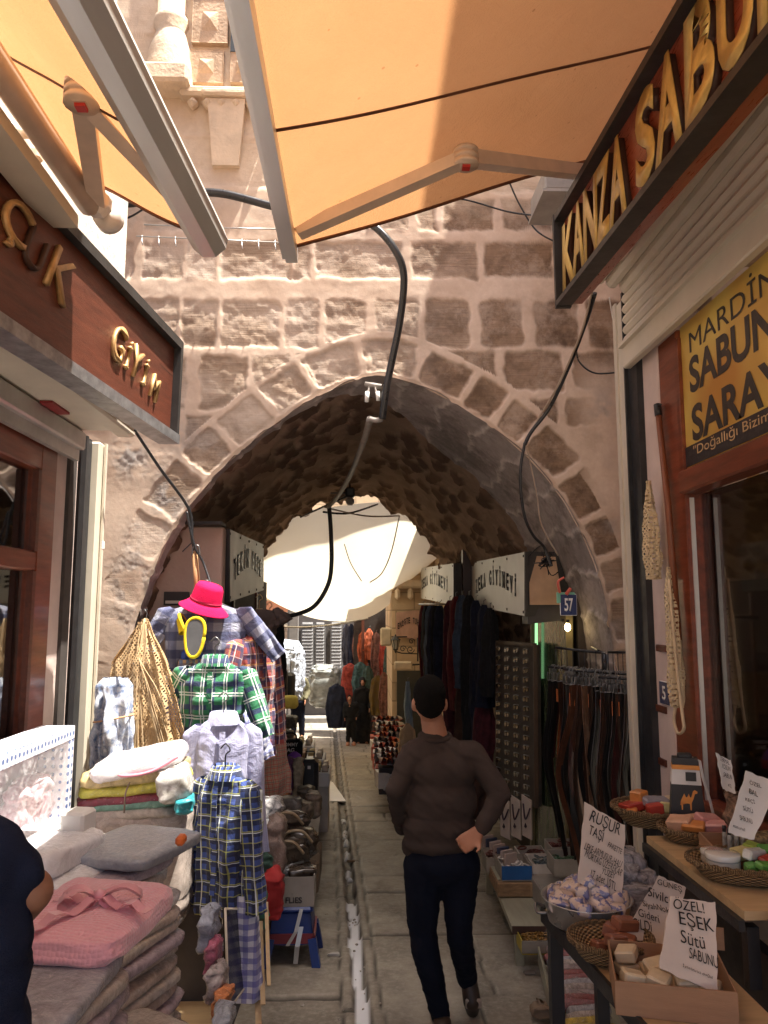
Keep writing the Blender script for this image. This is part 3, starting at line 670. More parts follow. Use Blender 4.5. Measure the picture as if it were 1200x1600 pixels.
def awning(name, label, bar0, bar1, wall0, wall1, seam_t, barr, flat, armpts, cat='awning'):
    A_ = thing(name, label, cat, tuple(bar1))
    n, k = 80, 60; V = []; pcs = []
    for i in range(n):
        for j in range(k):
            u_, v_ = i/(n-1), j/(k-1)
            p = bar0.lerp(bar1, u_).lerp(wall0.lerp(wall1, u_), v_); sag = .012*math.sin(PI*v_)+.012*math.sin(u_*26+v_*5)*math.sin(PI*v_)+.015*math.sin(u_*9+v_*3)
            V.append((p.x, p.y, p.z-sag))
    fb = link('canvas', raw_mesh('canvas', V, gridf(n, k)), CLOTH, A_)
    b = MB()
    for tt in seam_t:
        i = int(tt*(n-1)); pts = [Vector(V[i*k+j])+Vector((0, 0, -.004)) for j in range(k)]; MB().ribbon(pts, .016, (bar1-bar0), .002).build('seam', SEAM, A_)
    b.ribbon([Vector(V[(n-1)*k+j])+Vector((0, 0, -.002)) for j in range(k)], .02, (bar1-bar0), .01)
    b.build('hem', SEAM, A_)
    b = MB(); d = (bar1-bar0).normalized(); e = bar1+d*.05
    if flat:
        b.bar(bar0, e, .05, .11); b.bar(bar0+Vector((-.03, 0, .03)), e+Vector((-.03, 0, .03)), .02, .035); b.bar(bar0+Vector((-.03, 0, -.03)), e+Vector((-.03, 0, -.03)), .02, .02)
    else:
        nseg = 26; prof_ = [(barr*(1+.05*(1 if a % 3 == 0 else -.3))) for a in range(nseg)]
        up = Vector((0, 0, 1)); a_ = d.cross(up).normalized(); c_ = a_.cross(d).normalized(); vv_ = []
        for p in (bar0, e):
            for a in range(nseg): th_ = 2*PI*a/nseg; vv_.append(p+(a_*math.cos(th_)+c_*math.sin(th_))*prof_[a])
        b.add(vv_, [(a, (a+1) % nseg, nseg+(a+1) % nseg, nseg+a) for a in range(nseg)]+[tuple(range(nseg, 2*nseg))], sm=False)
    b.build('front_bar', ALU, A_)
    hnd, elb, shl = armpts; b = MB(); b.bar(hnd, elb, .055, .05); b.build('forearm', BARC, A_)
    b = MB(); b.bar(elb, shl, .06, .055); b.build('upper_arm', BARC, A_)
    b = MB()
    b.box(elb, (.075, .085, .07), bev=.02)
    for dz in (-.025, 0, .025): b.tube([elb+Vector((0, 0, dz-.008)), elb+Vector((0, 0, dz+.008))], .05, 14)
    b.build('elbow_joint', BARC, A_)
    b = MB(); b.box(shl, (.10, .10, .10), bev=.03); b.tube([shl+Vector((.02, .05, -.02)), shl+Vector((.02, .10, -.02))], .055, 16); b.build('shoulder_bracket', M('pale_bracket', (.68, .62, .56), .4), A_)
    b = MB(); b.box((elb.x, elb.y, elb.z-.04), (.03, .03, .01)); b.build('joint_cap', M('red_plastic', (.5, .03, .02), .4), A_)
    return A_
b1 = onz(330, 380, 3.22); b0 = onz(130, 0, 3.22); dd = (b1-b0); b0 = b0-dd*1.9
wl1 = Vector((-1.28, 2.98, 3.72)); wl1 = at(165, 303, 2.98); 
AWL = awning('awning', 'orange canvas awning on the left with round ribbed metal front bar and folding arm', b0, b1-dd*.06, Vector((-1.30, b0.y, wl1.z+.35)), Vector((wl1.x-.18, 3.0, wl1.z+.10)), (.35, .82), .064, False,
             (onz(288, 318, 3.28), at(128, 148, 2.06), at(152, 318, 2.82)))
b = MB(); p0, p1 = at(140, 320, 2.8), at(-10, 95, 2.0); d_ = (p0-p1); b.tube([p1-d_*2, p0], .045, 12); b.build('torsion_bar', BARC, AWL)
b = MB(); q = Vector((-.10, 0, -.07)); b.bar(p1-d_*2+q, p0+q, .12, .05); b.build('cassette', METCREAM, AWL)
# small bracket on the wall above the sign
wb = thing('wall_bracket', 'small cream metal bracket screwed to the white wall above the left sign', 'bracket', tuple(onx(40, 232, -1.3)))
b = MB(); p = onx(35, 228, -1.31); b.box(p, (.03, .22, .07), bev=.012); b.box(p+Vector((.03, .06, 0)), (.04, .05, .05), bev=.01); b.tube([p+Vector((.02, -.08, .0)), p+Vector((.06, -.08, 0))], .02, 10); b.build('plate', METCREAM, wb)

# right awning
r1 = onz(457, 395, 3.42); r0 = onz(380, 0, 3.42); dd = (r1-r0)
AWR = awning('awning', 'wide orange canvas awning on the right with flat silver front bar, half in shade', r0-dd*1.9, r1-dd*.05, Vector((1.30, r0.y-2.0, 4.26)), Vector((1.30, 3.66, 4.22)), (.35, .80), .04, True,
             (onz(466, 362, 3.42), at(728, 247, 2.78), at(935, 272, 3.62)))

# ------------------------------------------------------------------ right shop
RX = 1.6
rs = thing('shop_building', 'soap shop on the right side of the lane with half raised cream roller shutter', 'shop', (RX, 3, 0))
b = MB(); b.box((2.5, .8, 5.48), (2.3, 6.2, 3.44)); b.box((2.6, 4.3, 5.0), (1.5, 1.0, 7.2)); b.box((2.2, .5, -.3), (1.0, 6.8, 1.1)); b.box((RX+.17, 4.1, 1.7), (.34, .33, 3.6), bev=.01); b.build('wall', PINK, rs)
b = MB(); b.box((3.4, .5, 1.7), (.1, 7, 3.4)); b.box((2.6, 3.96, 1.7), (1.6, .06, 3.4)); b.box((2.7, .5, 3.72), (2, 7, .06)); b.box((2.5, .5, .27), (2, 7, .04)); b.build('interior', M('shop_interior', (.50, .38, .27), .9), rs)
b = MB(); b.box((RX+.02, 4.41, 1.7), (.10, .19, 4.1), bev=.015); b.box((RX-.035, 4.47, 1.7), (.012, .05, 4.1)); b.build('rail_cover', METCREAM, rs)
b = MB(); b.box((RX+.0, 4.225, 1.75), (.07, .15, 4.0)); b.box((RX-.045, 4.29, 1.75), (.02, .02, 4.0)); b.build('shutter_rail', BLACKM, rs)
# roller shutter, its lower edge seen from (990,560) up to the right
zlow = onx(997, 560, RX-.06).z+.14
zbox0 = at(957, 462, 4.24).z
b = MB(); SLH = .062; k = 0; z = zlow
prof_ = []
while z < zbox0+.10:
    prof_ += [(0.0, z+.002), (.016, z+.008), (.030, z+SLH*.45), (.020, z+SLH*.82), (.0, z+SLH*.90), (-.014, z+SLH*.95)]; z += SLH
n = len(prof_)
v = [(RX-.045-a, yv, zz) for yv in (-2.5, 4.24) for a, zz in prof_]
b.add(v, [(i, i+1, n+i+1, n+i) for i in range(n-1)], sm=False)
b.build('roller_shutter', METCREAM, rs)
b = MB(); b.box((RX-.055, .87, zlow-.07), (.05, 6.74, .14), bev=.008); b.box((RX-.09, .87, zlow-.01), (.03, 6.74, .02)); b.build('shutter_foot', METCREAM, rs)
zbox = at(957, 462, 4.24).z
b = MB()
for i, (x0_, x1_, zz) in enumerate(((1.36, 1.42, zbox+.05), (1.421, 1.49, zbox+.02), (1.491, 1.59, zbox-.01))): b.box(((x0_+x1_)/2, .87-i*.01, zz+.16), (x1_-x0_, 6.7-i*.02, .32), bev=.02)
b.build('shutter_box', METCREAM, rs)
# wooden window, gold poster in the upper light
ztr = 3.3; zs1, zs0 = onx(1080, 731, RX).z, onx(1080, 768, RX).z; zbb = .95
b = MB(); b.box((RX+.06, 3.81, (ztr+zbb)/2), (.12, .24, ztr-zbb), bev=.01); b.box((RX+.03, 1.2, (zs1+zs0)/2), (.105, 5, abs(zs1-zs0)), bev=.01); b.box((RX+.06, 1.2, zbb), (.11, 5, .12), bev=.01)
b.box((RX+.06, 1.6, 2), (.1, .14, 2.2)); b.box((RX+.02, 3.69, (ztr+zbb)/2), (.04, .03, ztr-zbb-.1)); wf = b.build('window_frame', WOODR, rs)
b = MB(); b.box((RX+.09, 2.72, (zs0+zbb)/2), (.006, 2.1, zs0-zbb)); b.build('pane', glass('shop_window_clear', (.97, .96, .93), .34), wf)
b = MB(); b.box((RX+.03, 3.672, (zs0+zbb)/2), (.02, .012, zs0-zbb-.04)); b.build('glazing_bead', ALU, wf)
GP = NT('gold_poster'); t = GP; co = t.coord()
t.set(Base_Color=t.mix(t.ramp(t.noise(co, 1.8, 2), .35, .65), (.60, .30, .06), (.80, .62, .16)), Roughness=.3, Metallic=.3); GP = t.m
b = MB(); PX_ = RX+.018; pz1, pz0 = ztr, zs1+.012; b.box((PX_+.004, 2.9, (pz1+pz0)/2), (.008, 1.56, pz1-pz0)); po = b.build('poster', GP, rs)
zn = onx(1070, 703, PX_).z
b = MB(); b.box((PX_-.003, 2.9, (pz0+.01+zn+.0)/2), (.004, 1.555, abs(zn-pz0))); b.build('poster_band', M('poster_black', (.03, .025, .03), .4), po)
PB = M('poster_ink', (.035, .028, .025), .4)
def wall_text(s, pxa, pya, pxb, pyb, hh, mat, parent, ext=.002, bold=.0, X=RX+.014):
    # baseline from the pixel where the words start to the one they pass, on the wall plane that faces the lane
    a_, c_ = onx(pxa, pya, X), onx(pxb, pyb, X)
    T = frame(a_, (0, -1, (c_.z-a_.z)/max(.01, a_.y-c_.y)), (0, 0, 1)); n_ = T.col[2].xyz
    return a_, c_, T
for s_, (xa, ya), (xb, yb), hh, wd in (('MARDİN', (1077, 552), (1215, 470), .135, None), ('SABUN', (1078, 617), (1213, 540), .18, None), ('SARAYI', (1082, 692), (1240, 640), .18, None), ('"Doğallığı Bizimle Yaşayın"', (1085, 716), (1330, 655), .062, None)):
    a_, c_, T = wall_text(s_, xa, ya, xb, yb, hh, PB, po)
    T = frame((PX_-.002 if s_[0] != '"' else PX_-.007, a_.y, a_.z), (0, -1, 0), (0, 0, 1))
    text('lettering', s_, T, PB if s_[0] != '"' else M('pale_gold_ink', (.60, .42, .22), .5), po, h=hh, w=abs(a_.y-c_.y), ext=0, bold=.03 if hh > .15 else .0, align='LEFT')
# right fascia sign
tA, tB = onx(1080, 0, 1.02), at(875, 343, 3.85); bA, bB = onx(1200, 75, 1.02), at(880, 475, 3.85)
S2 = thing('shop_sign', 'long red wooden sign with big gold letters KANZA SABUN above the shutter', 'sign', tuple(bB))
ys_, ye_ = .2, 3.85
c4 = [lline(ye_, bA, bB), lline(ys_, bA, bB), lline(ys_, tA, tB), lline(ye_, tA, tB)]
nrm = (c4[1]-c4[0]).cross(c4[3]-c4[0]).normalized()
if nrm.x > 0: nrm = -nrm
b = MB(); b.hexa([p-nrm*.02 for p in c4], None, -nrm*.08); b.build('board', M('sign_board_red', (.26, .055, .025), .3, var=.3, vs=5, bump=.25, coat=.4, stretch=(8, .6, 8)), S2)
dirL = (c4[1]-c4[0]).normalized(); upL = (c4[3]-c4[0]).normalized()
b = MB(); b.bar(c4[3], c4[2], .07, .035, upL); b.bar(c4[3]+upL*.02, c4[0]-upL*.02, .08, .03, dirL); b.bar(c4[0], c4[1], .08, .028, upL); b.build('frame', DARKF, S2)
LH = (c4[3]-c4[0]).length
y_ = 0
tx_ = [('K', .06, .225), ('A', .265, .20), ('N', .47, .21), ('Z', .68, .185), ('A', .865, .21), ('S', 1.20, .185), ('A', 1.40, .22), ('B', 1.66, .20), ('U', 1.89, .2), ('N', 2.12, .2)]
base = .10*LH
for ch, x_, wd in tx_:
    T = frame(c4[0]-nrm*.022+dirL*x_+upL*base, dirL, upL)
    text('letter', ch, T, SHADOWL, S2, h=LH*.70, w=wd, ext=.034, bold=.03, align='LEFT')
    T = frame(c4[0]+nrm*.0125+dirL*x_+upL*base, dirL, upL)
    text('letter_face', ch, T, BRASS, S2, h=LH*.72, w=wd*1.06, ext=.003, bold=.034, align='LEFT')
# ================================================================== cables, pipes and hardware
BLKC = M('black_cable_sheath', (.018, .018, .02), .3, var=.3, bump=.1)
GRYC = M('grey_conduit', (.30, .27, .24), .5, var=.25)
TANC = M('tan_cord', (.35, .27, .2), .7)
def cable(label, pts, r, mat=BLKC, name='cable', group=None, cat='cable', n=8, k=10):
    P_ = smoothpath([at(*p) for p in pts], k); o = MB().tube(P_, r, n).build(name, mat); return tag(o, label, cat, group)
cable('thick black hose curving down the arch front from the right awning to the arch top', [(540, 345, 4.75), (562, 343, 4.7), (590, 358, 4.65), (618, 392, 4.65), (631, 432, 4.7), (625, 500, 4.8), (610, 575, 4.88), (603, 610, 4.9), (597, 655, 4.95)], .024, name='power_hose')
cable('thick black hose running sideways over the pale upper facade', [(165, 312, 4.85), (195, 318, 4.85), (240, 312, 4.85), (300, 302, 4.85), (350, 303, 4.85), (425, 322, 4.85), (500, 340, 4.85), (560, 350, 4.85)], .028, name='power_hose')
cable('thin black wire looping over the facade left of the round awning bar', [(60, 345, 4.85), (115, 355, 4.85), (160, 352, 4.85), (205, 338, 4.85), (235, 318, 4.85)], .007)
cable('grey pipe bundle hanging inside the vault below the arch top', [(578, 655, 5.0), (568, 690, 5.6), (548, 740, 6.8), (528, 775, 8.0), (513, 792, 8.6)], .024, GRYC, 'conduit')
cable('grey crosspiece joining the hose to the conduit at the arch top', [(597, 655, 4.96), (588, 657, 4.96), (578, 655, 4.98)], .018, GRYC, 'conduit')
cable('black cable hanging in a long curve in front of the white canopy', [(514, 790, 8.6), (517, 830, 8.6), (518, 880, 8.6), (512, 915, 8.6), (490, 948, 8.6), (455, 962, 8.6), (425, 965, 8.6), (400, 966, 8.6)], .024)
cable('thin dark line strung left from the vault lamp', [(547, 773, 8.8), (525, 783, 8.7), (505, 792, 8.9), (470, 808, 9.6)], .012)
cable('straight thin line across the top of the tunnel mouth', [(505, 792, 8.7), (570, 806, 8.9), (624, 806, 9.6)], .009, TANC)
cable('thin dark line rising to the right in the tunnel mouth', [(505, 800, 8.7), (545, 802, 9), (590, 788, 9.7)], .012)
cable('thin slack cord hanging from the right of the tunnel mouth', [(624, 806, 9.6), (612, 860, 9.6), (597, 895, 9.6), (578, 910, 9.7)], .007, TANC)
cable('thin cord slanting across the white canopy', [(538, 850, 10.3), (548, 880, 10.4), (565, 908, 10.5)], .006, TANC)
cable('pale rope slung below the white canopy', [(425, 978, 12.5), (470, 980, 12.7), (520, 976, 12.9), (575, 966, 13.1)], .014, M('pale_rope', (.6, .56, .5), .8), 'rope', cat='rope')
cable('straight black rod slanting from the left sign towards the arch edge', [(205, 664, 4.6), (250, 732, 4.8), (295, 795, 4.95), (300, 840, 4.95), (304, 860, 4.95)], .010, name='rod', cat='rod', k=4)
cable('twisted black cord hanging down to the wooden hanger pole', [(292, 800, 4.9), (298, 830, 4.9), (306, 858, 4.9), (318, 880, 4.9), (330, 915, 4.85)], .008)
cable('bundle of wires running from the right shutter box down to the arch edge', [(930, 458, 4.3), (915, 505, 4.5), (890, 570, 4.7), (860, 635, 4.85), (830, 675, 4.9), (820, 695, 4.9)], .013)
cable('second wire twisted with the bundle below the right shutter box', [(925, 456, 4.3), (908, 520, 4.52), (873, 600, 4.75), (838, 660, 4.9), (818, 700, 4.9)], .007, TANC)
cable('black wire hanging from the arch edge towards the number plate', [(820, 692, 4.9), (813, 740, 4.9), (818, 800, 4.95), (832, 835, 5.0), (850, 855, 5.05), (862, 885, 5.05)], .010)
cable('thin tan cord dropping beside the black wire on the right arch edge', [(823, 697, 4.9), (838, 770, 4.95), (846, 820, 4.97), (872, 868, 5.0)], .005, TANC)
cable('thin black loop of wire at the top right of the arch wall', [(900, 540, 4.6), (905, 565, 4.8), (930, 583, 4.9), (972, 581, 4.92)], .006)
cable('thin black wire dropping diagonally beside the right sign', [(796, 285, 4.85), (812, 320, 4.88), (838, 360, 4.88), (872, 380, 4.7)], .006)
cable('thin black wire running along the wall top behind the right awning', [(585, 343, 4.9), (620, 335, 4.9), (660, 315, 4.9), (720, 311, 4.9), (800, 332, 4.9), (880, 340, 4.8)], .006)
cable('thin pale wire at the right end of the arch wall', [(952, 465, 4.5), (958, 500, 4.6), (965, 530, 4.7), (975, 540, 4.7)], .004, WHT)
# row of spikes on the facade
sp = thing('wire_rack', 'thin steel wire rack with short hooks fixed on the arch wall', 'rack', tuple(at(340, 375, 4.93)))
b = MB(); b.tube([at(225, 351, 4.9), at(345, 356, 4.9), at(440, 358, 4.9)], .005, 6); b.tube([at(213, 369, 4.93), at(330, 374, 4.93), at(440, 379, 4.93)], .004, 6); b.build('wire', METGREY, sp)
for i in range(9):
    x = 222+i*26; b = MB(); b.tube([at(x, 368+i*.9, 4.93), at(x, 378+i*.9, 4.93), at(x+1, 383+i*.9, 4.91)], .004, 5); b.build('hook', METGREY, sp)
# small boxed lamp in the tunnel
cl = thing('cctv_camera', 'small dark wall camera hanging at the top of the tunnel mouth', 'camera', tuple(at(547, 773, 8.8)))
b = MB(); p = at(547, 770, 8.8); b.box(p, (.11, .14, .11), bev=.02); b.build('housing', BLK, cl)
b = MB(); b.box(p+Vector((0, -.0, -.10)), (.10, .12, .09), bev=.03); b.build('lens_hood', GRYC, cl)
b = MB(); b.tube([p, p+Vector((-.02, 0, .5))], .012, 6); b.tube([p, p+Vector((-.22, -.1, -.02))], .01, 6); b.build('bracket', BLK, cl)
ln = thing('broken_lamp', 'rusty broken lamp fitting at the top of the arch', 'lamp', tuple(at(585, 605, 5.02)))
b = MB(); b.tube([at(570, 600, 5), at(596, 604, 5)], .018, 8); b.tube([at(578, 600, 5), at(574, 618, 4.98)], .008, 6); b.tube([at(586, 600, 5), at(589, 622, 4.98)], .008, 6); b.build('fitting', GRYC, ln)
b = MB(); b.tube([at(574, 612, 4.98), at(573, 628, 4.98)], .014, 8); b.build('socket', WHT, ln); b = MB(); b.tube([at(590, 612, 4.98), at(591, 626, 4.98)], .014, 8); b.build('socket', WHT, ln)
# metal box under the right awning
METGREY2 = M('weathered_zinc', (.30, .29, .27), .5)
jb = thing('gutter_box', 'small grey metal box on the wall under the right awning corner', 'box', tuple(at(868, 292, 4.4)))
b = MB(); q0, q1 = at(846, 308, 4.5), at(900, 275, 4.5); b.box(((q0.x+q1.x)/2, 4.6, (q0.z+q1.z)/2), (q1.x-q0.x, .4, q1.z-q0.z), bev=.01); b.build('body', METGREY2, jb)
b = MB(); b.box(((q0.x+q1.x)/2, 4.6, q0.z-.012), (q1.x-q0.x+.03, .42, .02)); b.build('rim', METGREY2, jb)

# number plates
BLUEP = M('enamel_blue', (.02, .035, .12), .3, coat=.4)
def plate(label, px, py, Y, wd, hh, s_, xdir=(1, 0, 0), rot=0, X=None):
    p = at(px, py, Y) if X is None else onx(px, py, X)
    o = thing('number_plate', label, 'house number', tuple(p))
    T = frame(p, xdir, (math.sin(rot), 0, math.cos(rot)))
    MB().box((0, 0, 0), (wd, hh, .012), T, bev=.005).build('plate', WHT, o); MB().box((0, 0, .007), (wd*.93, hh*.93, .004), T).build('face', BLUEP, o)
    text('lettering', s_, T @ Matrix.Translation((0, -hh*.3, .0095)), WHT, o, h=hh*.6, w=wd*.25*len(s_) if len(s_) > 1 else None, ext=.001, bold=.02)
plate('small blue house number plate 57 on the right foot of the arch', 888, 945, 4.94, .11, .14, '57', rot=-.12)
plate('small blue number plate 5 beside the hanging net on the right jamb', 1040, 1083, 4.0, .13, .12, '5', xdir=(0, -1, 0), X=1.592)
gt = thing('wall_sticker', 'small green and red flower decoration above the plate 57', 'decoration', tuple(at(884, 932, 4.94)))
b = MB(); p = at(884, 934, 4.94); b.box(p, (.12, .012, .07), bev=.004); b.build('board', M('mint_paint', (.2, .5, .35), .5), gt)
b = MB(); b.tube(smoothpath([p+Vector((-.04, -.01, .03)), p+Vector((-.05, -.01, .10)), p+Vector((-.01, -.01, .13))]), .008, 6); b.tube([p+Vector((.0, -.01, .02)), p+Vector((.03, -.01, .06))], .012, 6); b.build('ribbon', M('coral_ribbon', (.6, .12, .08), .6), gt)
# dark wire tuft
tf = thing('cable_knot', 'tangled knot of wires over the tan end panel on the right', 'cable', tuple(at(853, 878, 5.3)))
b = MB(); p = at(853, 878, 5.35)
for i in range(14): q = Vector(RNG.randn(3)*.03); b.tube(smoothpath([p+q, p-q*1.2, p+Vector((q.z, q.x, q.y))*1.3], 5), .004, 5)
b.build('wire', BLKC, tf)
# ================================================================== people
SKIN = M('skin', (.42, .19, .11), .55, var=.1, vs=12, bump=.15, bs=80, bd=.002)
HAIR = NT('short_black_hair'); t = HAIR; t.set(Base_Color=t.mix(t.noise(t.coord(), 160, 4), (.003, .003, .003), (.014, .011, .009)), Roughness=.95, Specular_IOR_Level=.12); t.bump(t.noise(t.coord(), 260, 4, .8), 1, .006); HAIR = t.m
def knit(name, c, bs=380):
    m = NT(name); co = m.coord(); f = m.ramp(m.noise(co, 5, 5), .3, .7); m.set(Base_Color=m.mix(f, sh(c, .8), sh(c, 1.2)), Roughness=.95, Specular_IOR_Level=.15)
    m.bump(m.math('ADD', m.noise(co, bs, 2), m.math('MULTIPLY', m.noise(co, 14, 5, .6, .6), 1.6)), .5, .006); return m.m
SWEATER = knit('brown_sweater', (.060, .043, .036)); JEANS = knit('dark_jeans', (.008, .010, .019)); NAVY = knit('navy_cloth', (.013, .018, .04))
def hand(name, wrist, dirv, palmn, L, parent, curl=.6, mat=SKIN, side=1):
    # palm plus five separate tapering, bent fingers
    d = Vector(dirv).normalized(); n = Vector(palmn); n = (n-d*n.dot(d)).normalized(); s_ = d.cross(n)*side; w0 = Vector(wrist)
    pr = []
    for k in range(4):
        o = (k-1.5)*L*.125; pr.append(('c', w0+s_*o*.6, w0+d*L*.5+s_*o, L*.085, L*.08))
    lens = (.40, .46, .43, .33)
    for k in range(4):
        o = (k-1.5)*L*.135; p = w0+d*L*.5+s_*o; a = curl*.55; dd = d
        for j in range(3):
            ang = curl*(.55+.5*j); dd = (d*math.cos(ang)+n*math.sin(ang)).normalized(); q = p+dd*L*lens[k]*(.46, .31, .23)[j]; pr.append(('c', p, q, L*(.052-.006*j), L*(.047-.006*j))); p = q
    p = w0+d*L*.12-s_*L*.17; q = p+(d*.7-s_*.65+n*.35).normalized()*L*.26; r_ = q+(d*.9-s_*.1+n*.4).normalized()*L*.2
    pr += [('c', w0+d*L*.1-s_*L*.08, p, L*.09, L*.08), ('c', p, q, L*.075, L*.058), ('c', q, r_, L*.056, L*.045)]
    return pr
V = Vector
def person_root(label, base): return thing('person', label, 'person', base)
# --- walking man seen from behind
gY = 4.12
MAN = person_root('man in brown sweater and dark jeans walking away with one hand behind his hip', (.42, gY, gz(gY)))
Yb = 3.98
J = lambda px, py, Y=Yb: at(px, py, Y)
shL, shR = J(640, 1172), J(742, 1172)
hd = J(671, 1092, 3.96)
# body: one skin for head, neck, arms
bp = [('e', hd+V((0, 0, -.005)), (.076, .097, .108)), ('c', J(674, 1118, 3.98), J(680, 1150, 4.0), .058, .066), ('c', J(680, 1146, 4.0), J(682, 1162, 4.0), .058, .058),
      ('e', hd+V((-.079, -.005, -.028)), (.014, .022, .034)), ('e', hd+V((.079, -.005, -.028)), (.014, .022, .034)), ('e', hd+V((0, .095, -.03)), (.016, .026, .03)), ('e', hd+V((0, .07, -.07)), (.045, .045, .045)),
      ('e', hd+V((0, .088, -.062)), (.028, .014, .009)), ('e', hd+V((-.03, .088, .0)), (.014, .008, .009)), ('e', hd+V((.03, .088, .0)), (.014, .008, .009))]
bp += [('c', J(690, 1200), J(690, 1330), .075, .085)]
elL, elR = J(617, 1232, 3.93), J(782, 1240, 3.90)
wrL, wrR = J(628, 1292, 4.14), J(750, 1298, 3.86)
bp += [('c', shL, elL, .034, .030), ('c', elL, wrL, .030, .025), ('c', shR, elR, .034, .030), ('c', elR, wrR, .030, .027)]
bp += hand('h', wrR+V((-.012, -.012, -.005)), (J(722, 1322, 3.80)-wrR), V((-.35, -1, .2)), .175, MAN, .8, side=1)
bp += hand('h', wrL, (.25, .9, .1), V((1, 0, 0)), .17, MAN, .8)
bp += [('c', J(668, 1345), J(664, 1450), .06, .045), ('c', J(664, 1450), J(688, 1582, 4.05), .045, .035), ('c', J(712, 1345), J(718, 1440), .06, .045), ('c', J(718, 1440), J(731, 1530, 4.2), .045, .034)]
blob('body', bp, SKIN, MAN, .008, 3)
blob('hair', [('e', hd+V((0, -.010, .024)), (.082, .100, .098)), ('e', hd+V((0, -.040, -.012)), (.076, .065, .075)), ('e', hd+V((0, -.058, -.045)), (.056, .034, .045))], HAIR, MAN, .007, 3, fold=.003, fscale=60)
sw = [('c', J(648, 1180), J(734, 1180), .072, .072, .95), ('c', J(664, 1172), J(702, 1172), .070, .070, .85), ('e', J(690, 1205), (.172, .112, .12)), ('e', J(688, 1250), (.180, .118, .16)), ('e', J(687, 1295), (.182, .122, .12)), ('e', J(686, 1316), (.188, .128, .06)),
      ('c', shL+V((.012, 0, -.02)), elL+V((.008, 0, 0)), .060, .052), ('c', elL+V((.008, 0, 0)), wrL, .052, .042), ('c', shR+V((-.012, 0, -.02)), elR, .060, .050), ('c', elR, wrR+V((.008, 0, .012)), .050, .038), ('c', J(644, 1322), J(729, 1320), .05, .05), ('c', J(678, 1153, 4.0), J(684, 1162, 4.0), .066, .072)]
blob('sweater', sw, SWEATER, MAN, .009, 4, fold=.008, fscale=7)
b = MB(); cc = J(680, 1150, 4.0); b.tube([cc+V((.078*math.cos(a), .072*math.sin(a), .014*math.sin(a))) for a in [i*PI/12 for i in range(25)]], .011, 8); b.build('collar', SWEATER, MAN)
bt = MB(); bt.tube([J(690, 1120, 3.9)+V((.066*math.cos(a)-.03, .03+.065*math.sin(a), .0)) for a in [PI+i*PI/12 for i in range(13)]], .0, 4)
tr = [('e', J(690, 1345), (.182, .13, .12)), ('c', J(662, 1350), J(660, 1440), .102, .078, 1.0), ('c', J(660, 1440), J(663, 1475), .070, .070), ('c', J(663, 1475), J(688, 1585, 4.05), .071, .050),
      ('c', J(720, 1350), J(717, 1430), .100, .074, 1.0), ('c', J(717, 1430), J(718, 1462, 3.98), .068, .066), ('c', J(718, 1462, 3.98), J(730, 1528, 4.2), .066, .052)]
blob('trousers', tr, JEANS, MAN, .009, 5, fold=.0045, fscale=10)
SHOE = M('brown_shoe_leather', (.055, .035, .022), .5, var=.3); SOLE = M('pale_sole', (.42, .33, .25), .7)
f1 = V((J(690, 1600, 4.05).x, 4.05, gz(4.05)))
s1 = blob('shoe', [('c', f1+V((0, -.05, .06)), f1+V((0, .06, .055)), .045, .046), ('c', f1+V((0, .06, .05)), f1+V((-.01, .17, .035)), .046, .034), ('e', f1+V((0, -.04, .085)), (.045, .05, .03))], SHOE, MAN, .008, 3)
b = MB(); b.box(f1+V((0, .05, .012)), (.085, .27, .022), bev=.008); b.build('sole', SOLE, s1)
ft = J(733, 1540, 4.2)
s2 = blob('shoe', [('c', ft+V((0, 0, .02)), ft+V((.01, -.02, -.06)), .045, .048), ('c', ft+V((.01, -.02, -.06)), ft+V((.02, .03, -.13)), .048, .036), ('c', ft+V((0, .03, .0)), ft+V((.02, .09, -.10)), .04, .03)], SHOE, MAN, .008, 3)
b = MB(); T = Matrix.Translation(ft+V((.014, -.045, -.065))) @ Matrix.Rotation(R(-72), 4, 'X'); b.box((0, 0, 0), (.082, .055, .016), T, bev=.006); b.build('sole', SOLE, s2)
# --- person at the left edge, close to the camera
PN = person_root('person in navy short sleeved top cut off by the left picture edge', (-.775, 1.34, gz(1.34)))
c0 = V((-.745, 1.34, .10))
sL = c0+V((.13, 0, 1.38)); el = at(50, 1392, 1.38); wr = at(24, 1440, 1.60)
bp = [('e', c0+V((-.01, .06, 1.63)), (.08, .10, .115)), ('c', c0+V((0, .02, 1.42)), c0+V((0, .05, 1.58)), .06, .058), ('e', c0+V((0, .155, 1.61)), (.014, .024, .026)), ('e', c0+V((.08, .05, 1.61)), (.014, .02, .03)), ('e', c0+V((0, .13, 1.56)), (.04, .03, .04)),
      ('c', sL, el, .040, .036), ('c', el, wr, .037, .027), ('c', c0+V((-.16, 0, 1.38)), c0+V((-.22, .05, 1.1)), .045, .036), ('c', c0+V((-.22, .05, 1.1)), c0+V((-.15, .28, 1.05)), .036, .027), ('c', c0+V((0, 0, 1.3)), c0+V((0, 0, .9)), .12, .12),
      ('c', c0+V((-.09, 0, .88)), c0+V((-.1, 0, .0)), .06, .04), ('c', c0+V((.09, 0, .88)), c0+V((.1, 0, .0)), .06, .04)]
bp += hand('h', wr, (-.3, .9, .1), V((-1, 0, -.2)), .17, PN, .4)+hand('h', c0+V((-.15, .28, 1.05)), (.3, .9, 0), V((1, 0, 0)), .17, PN, .4, side=-1)
blob('body', bp, M('tan_skin', (.26, .12, .07), .6, var=.1, vs=12, bump=.1), PN, .010, 4)
blob('hair', [('e', c0+V((-.01, .045, 1.66)), (.088, .10, .10))], HAIR, PN, .012, 4)
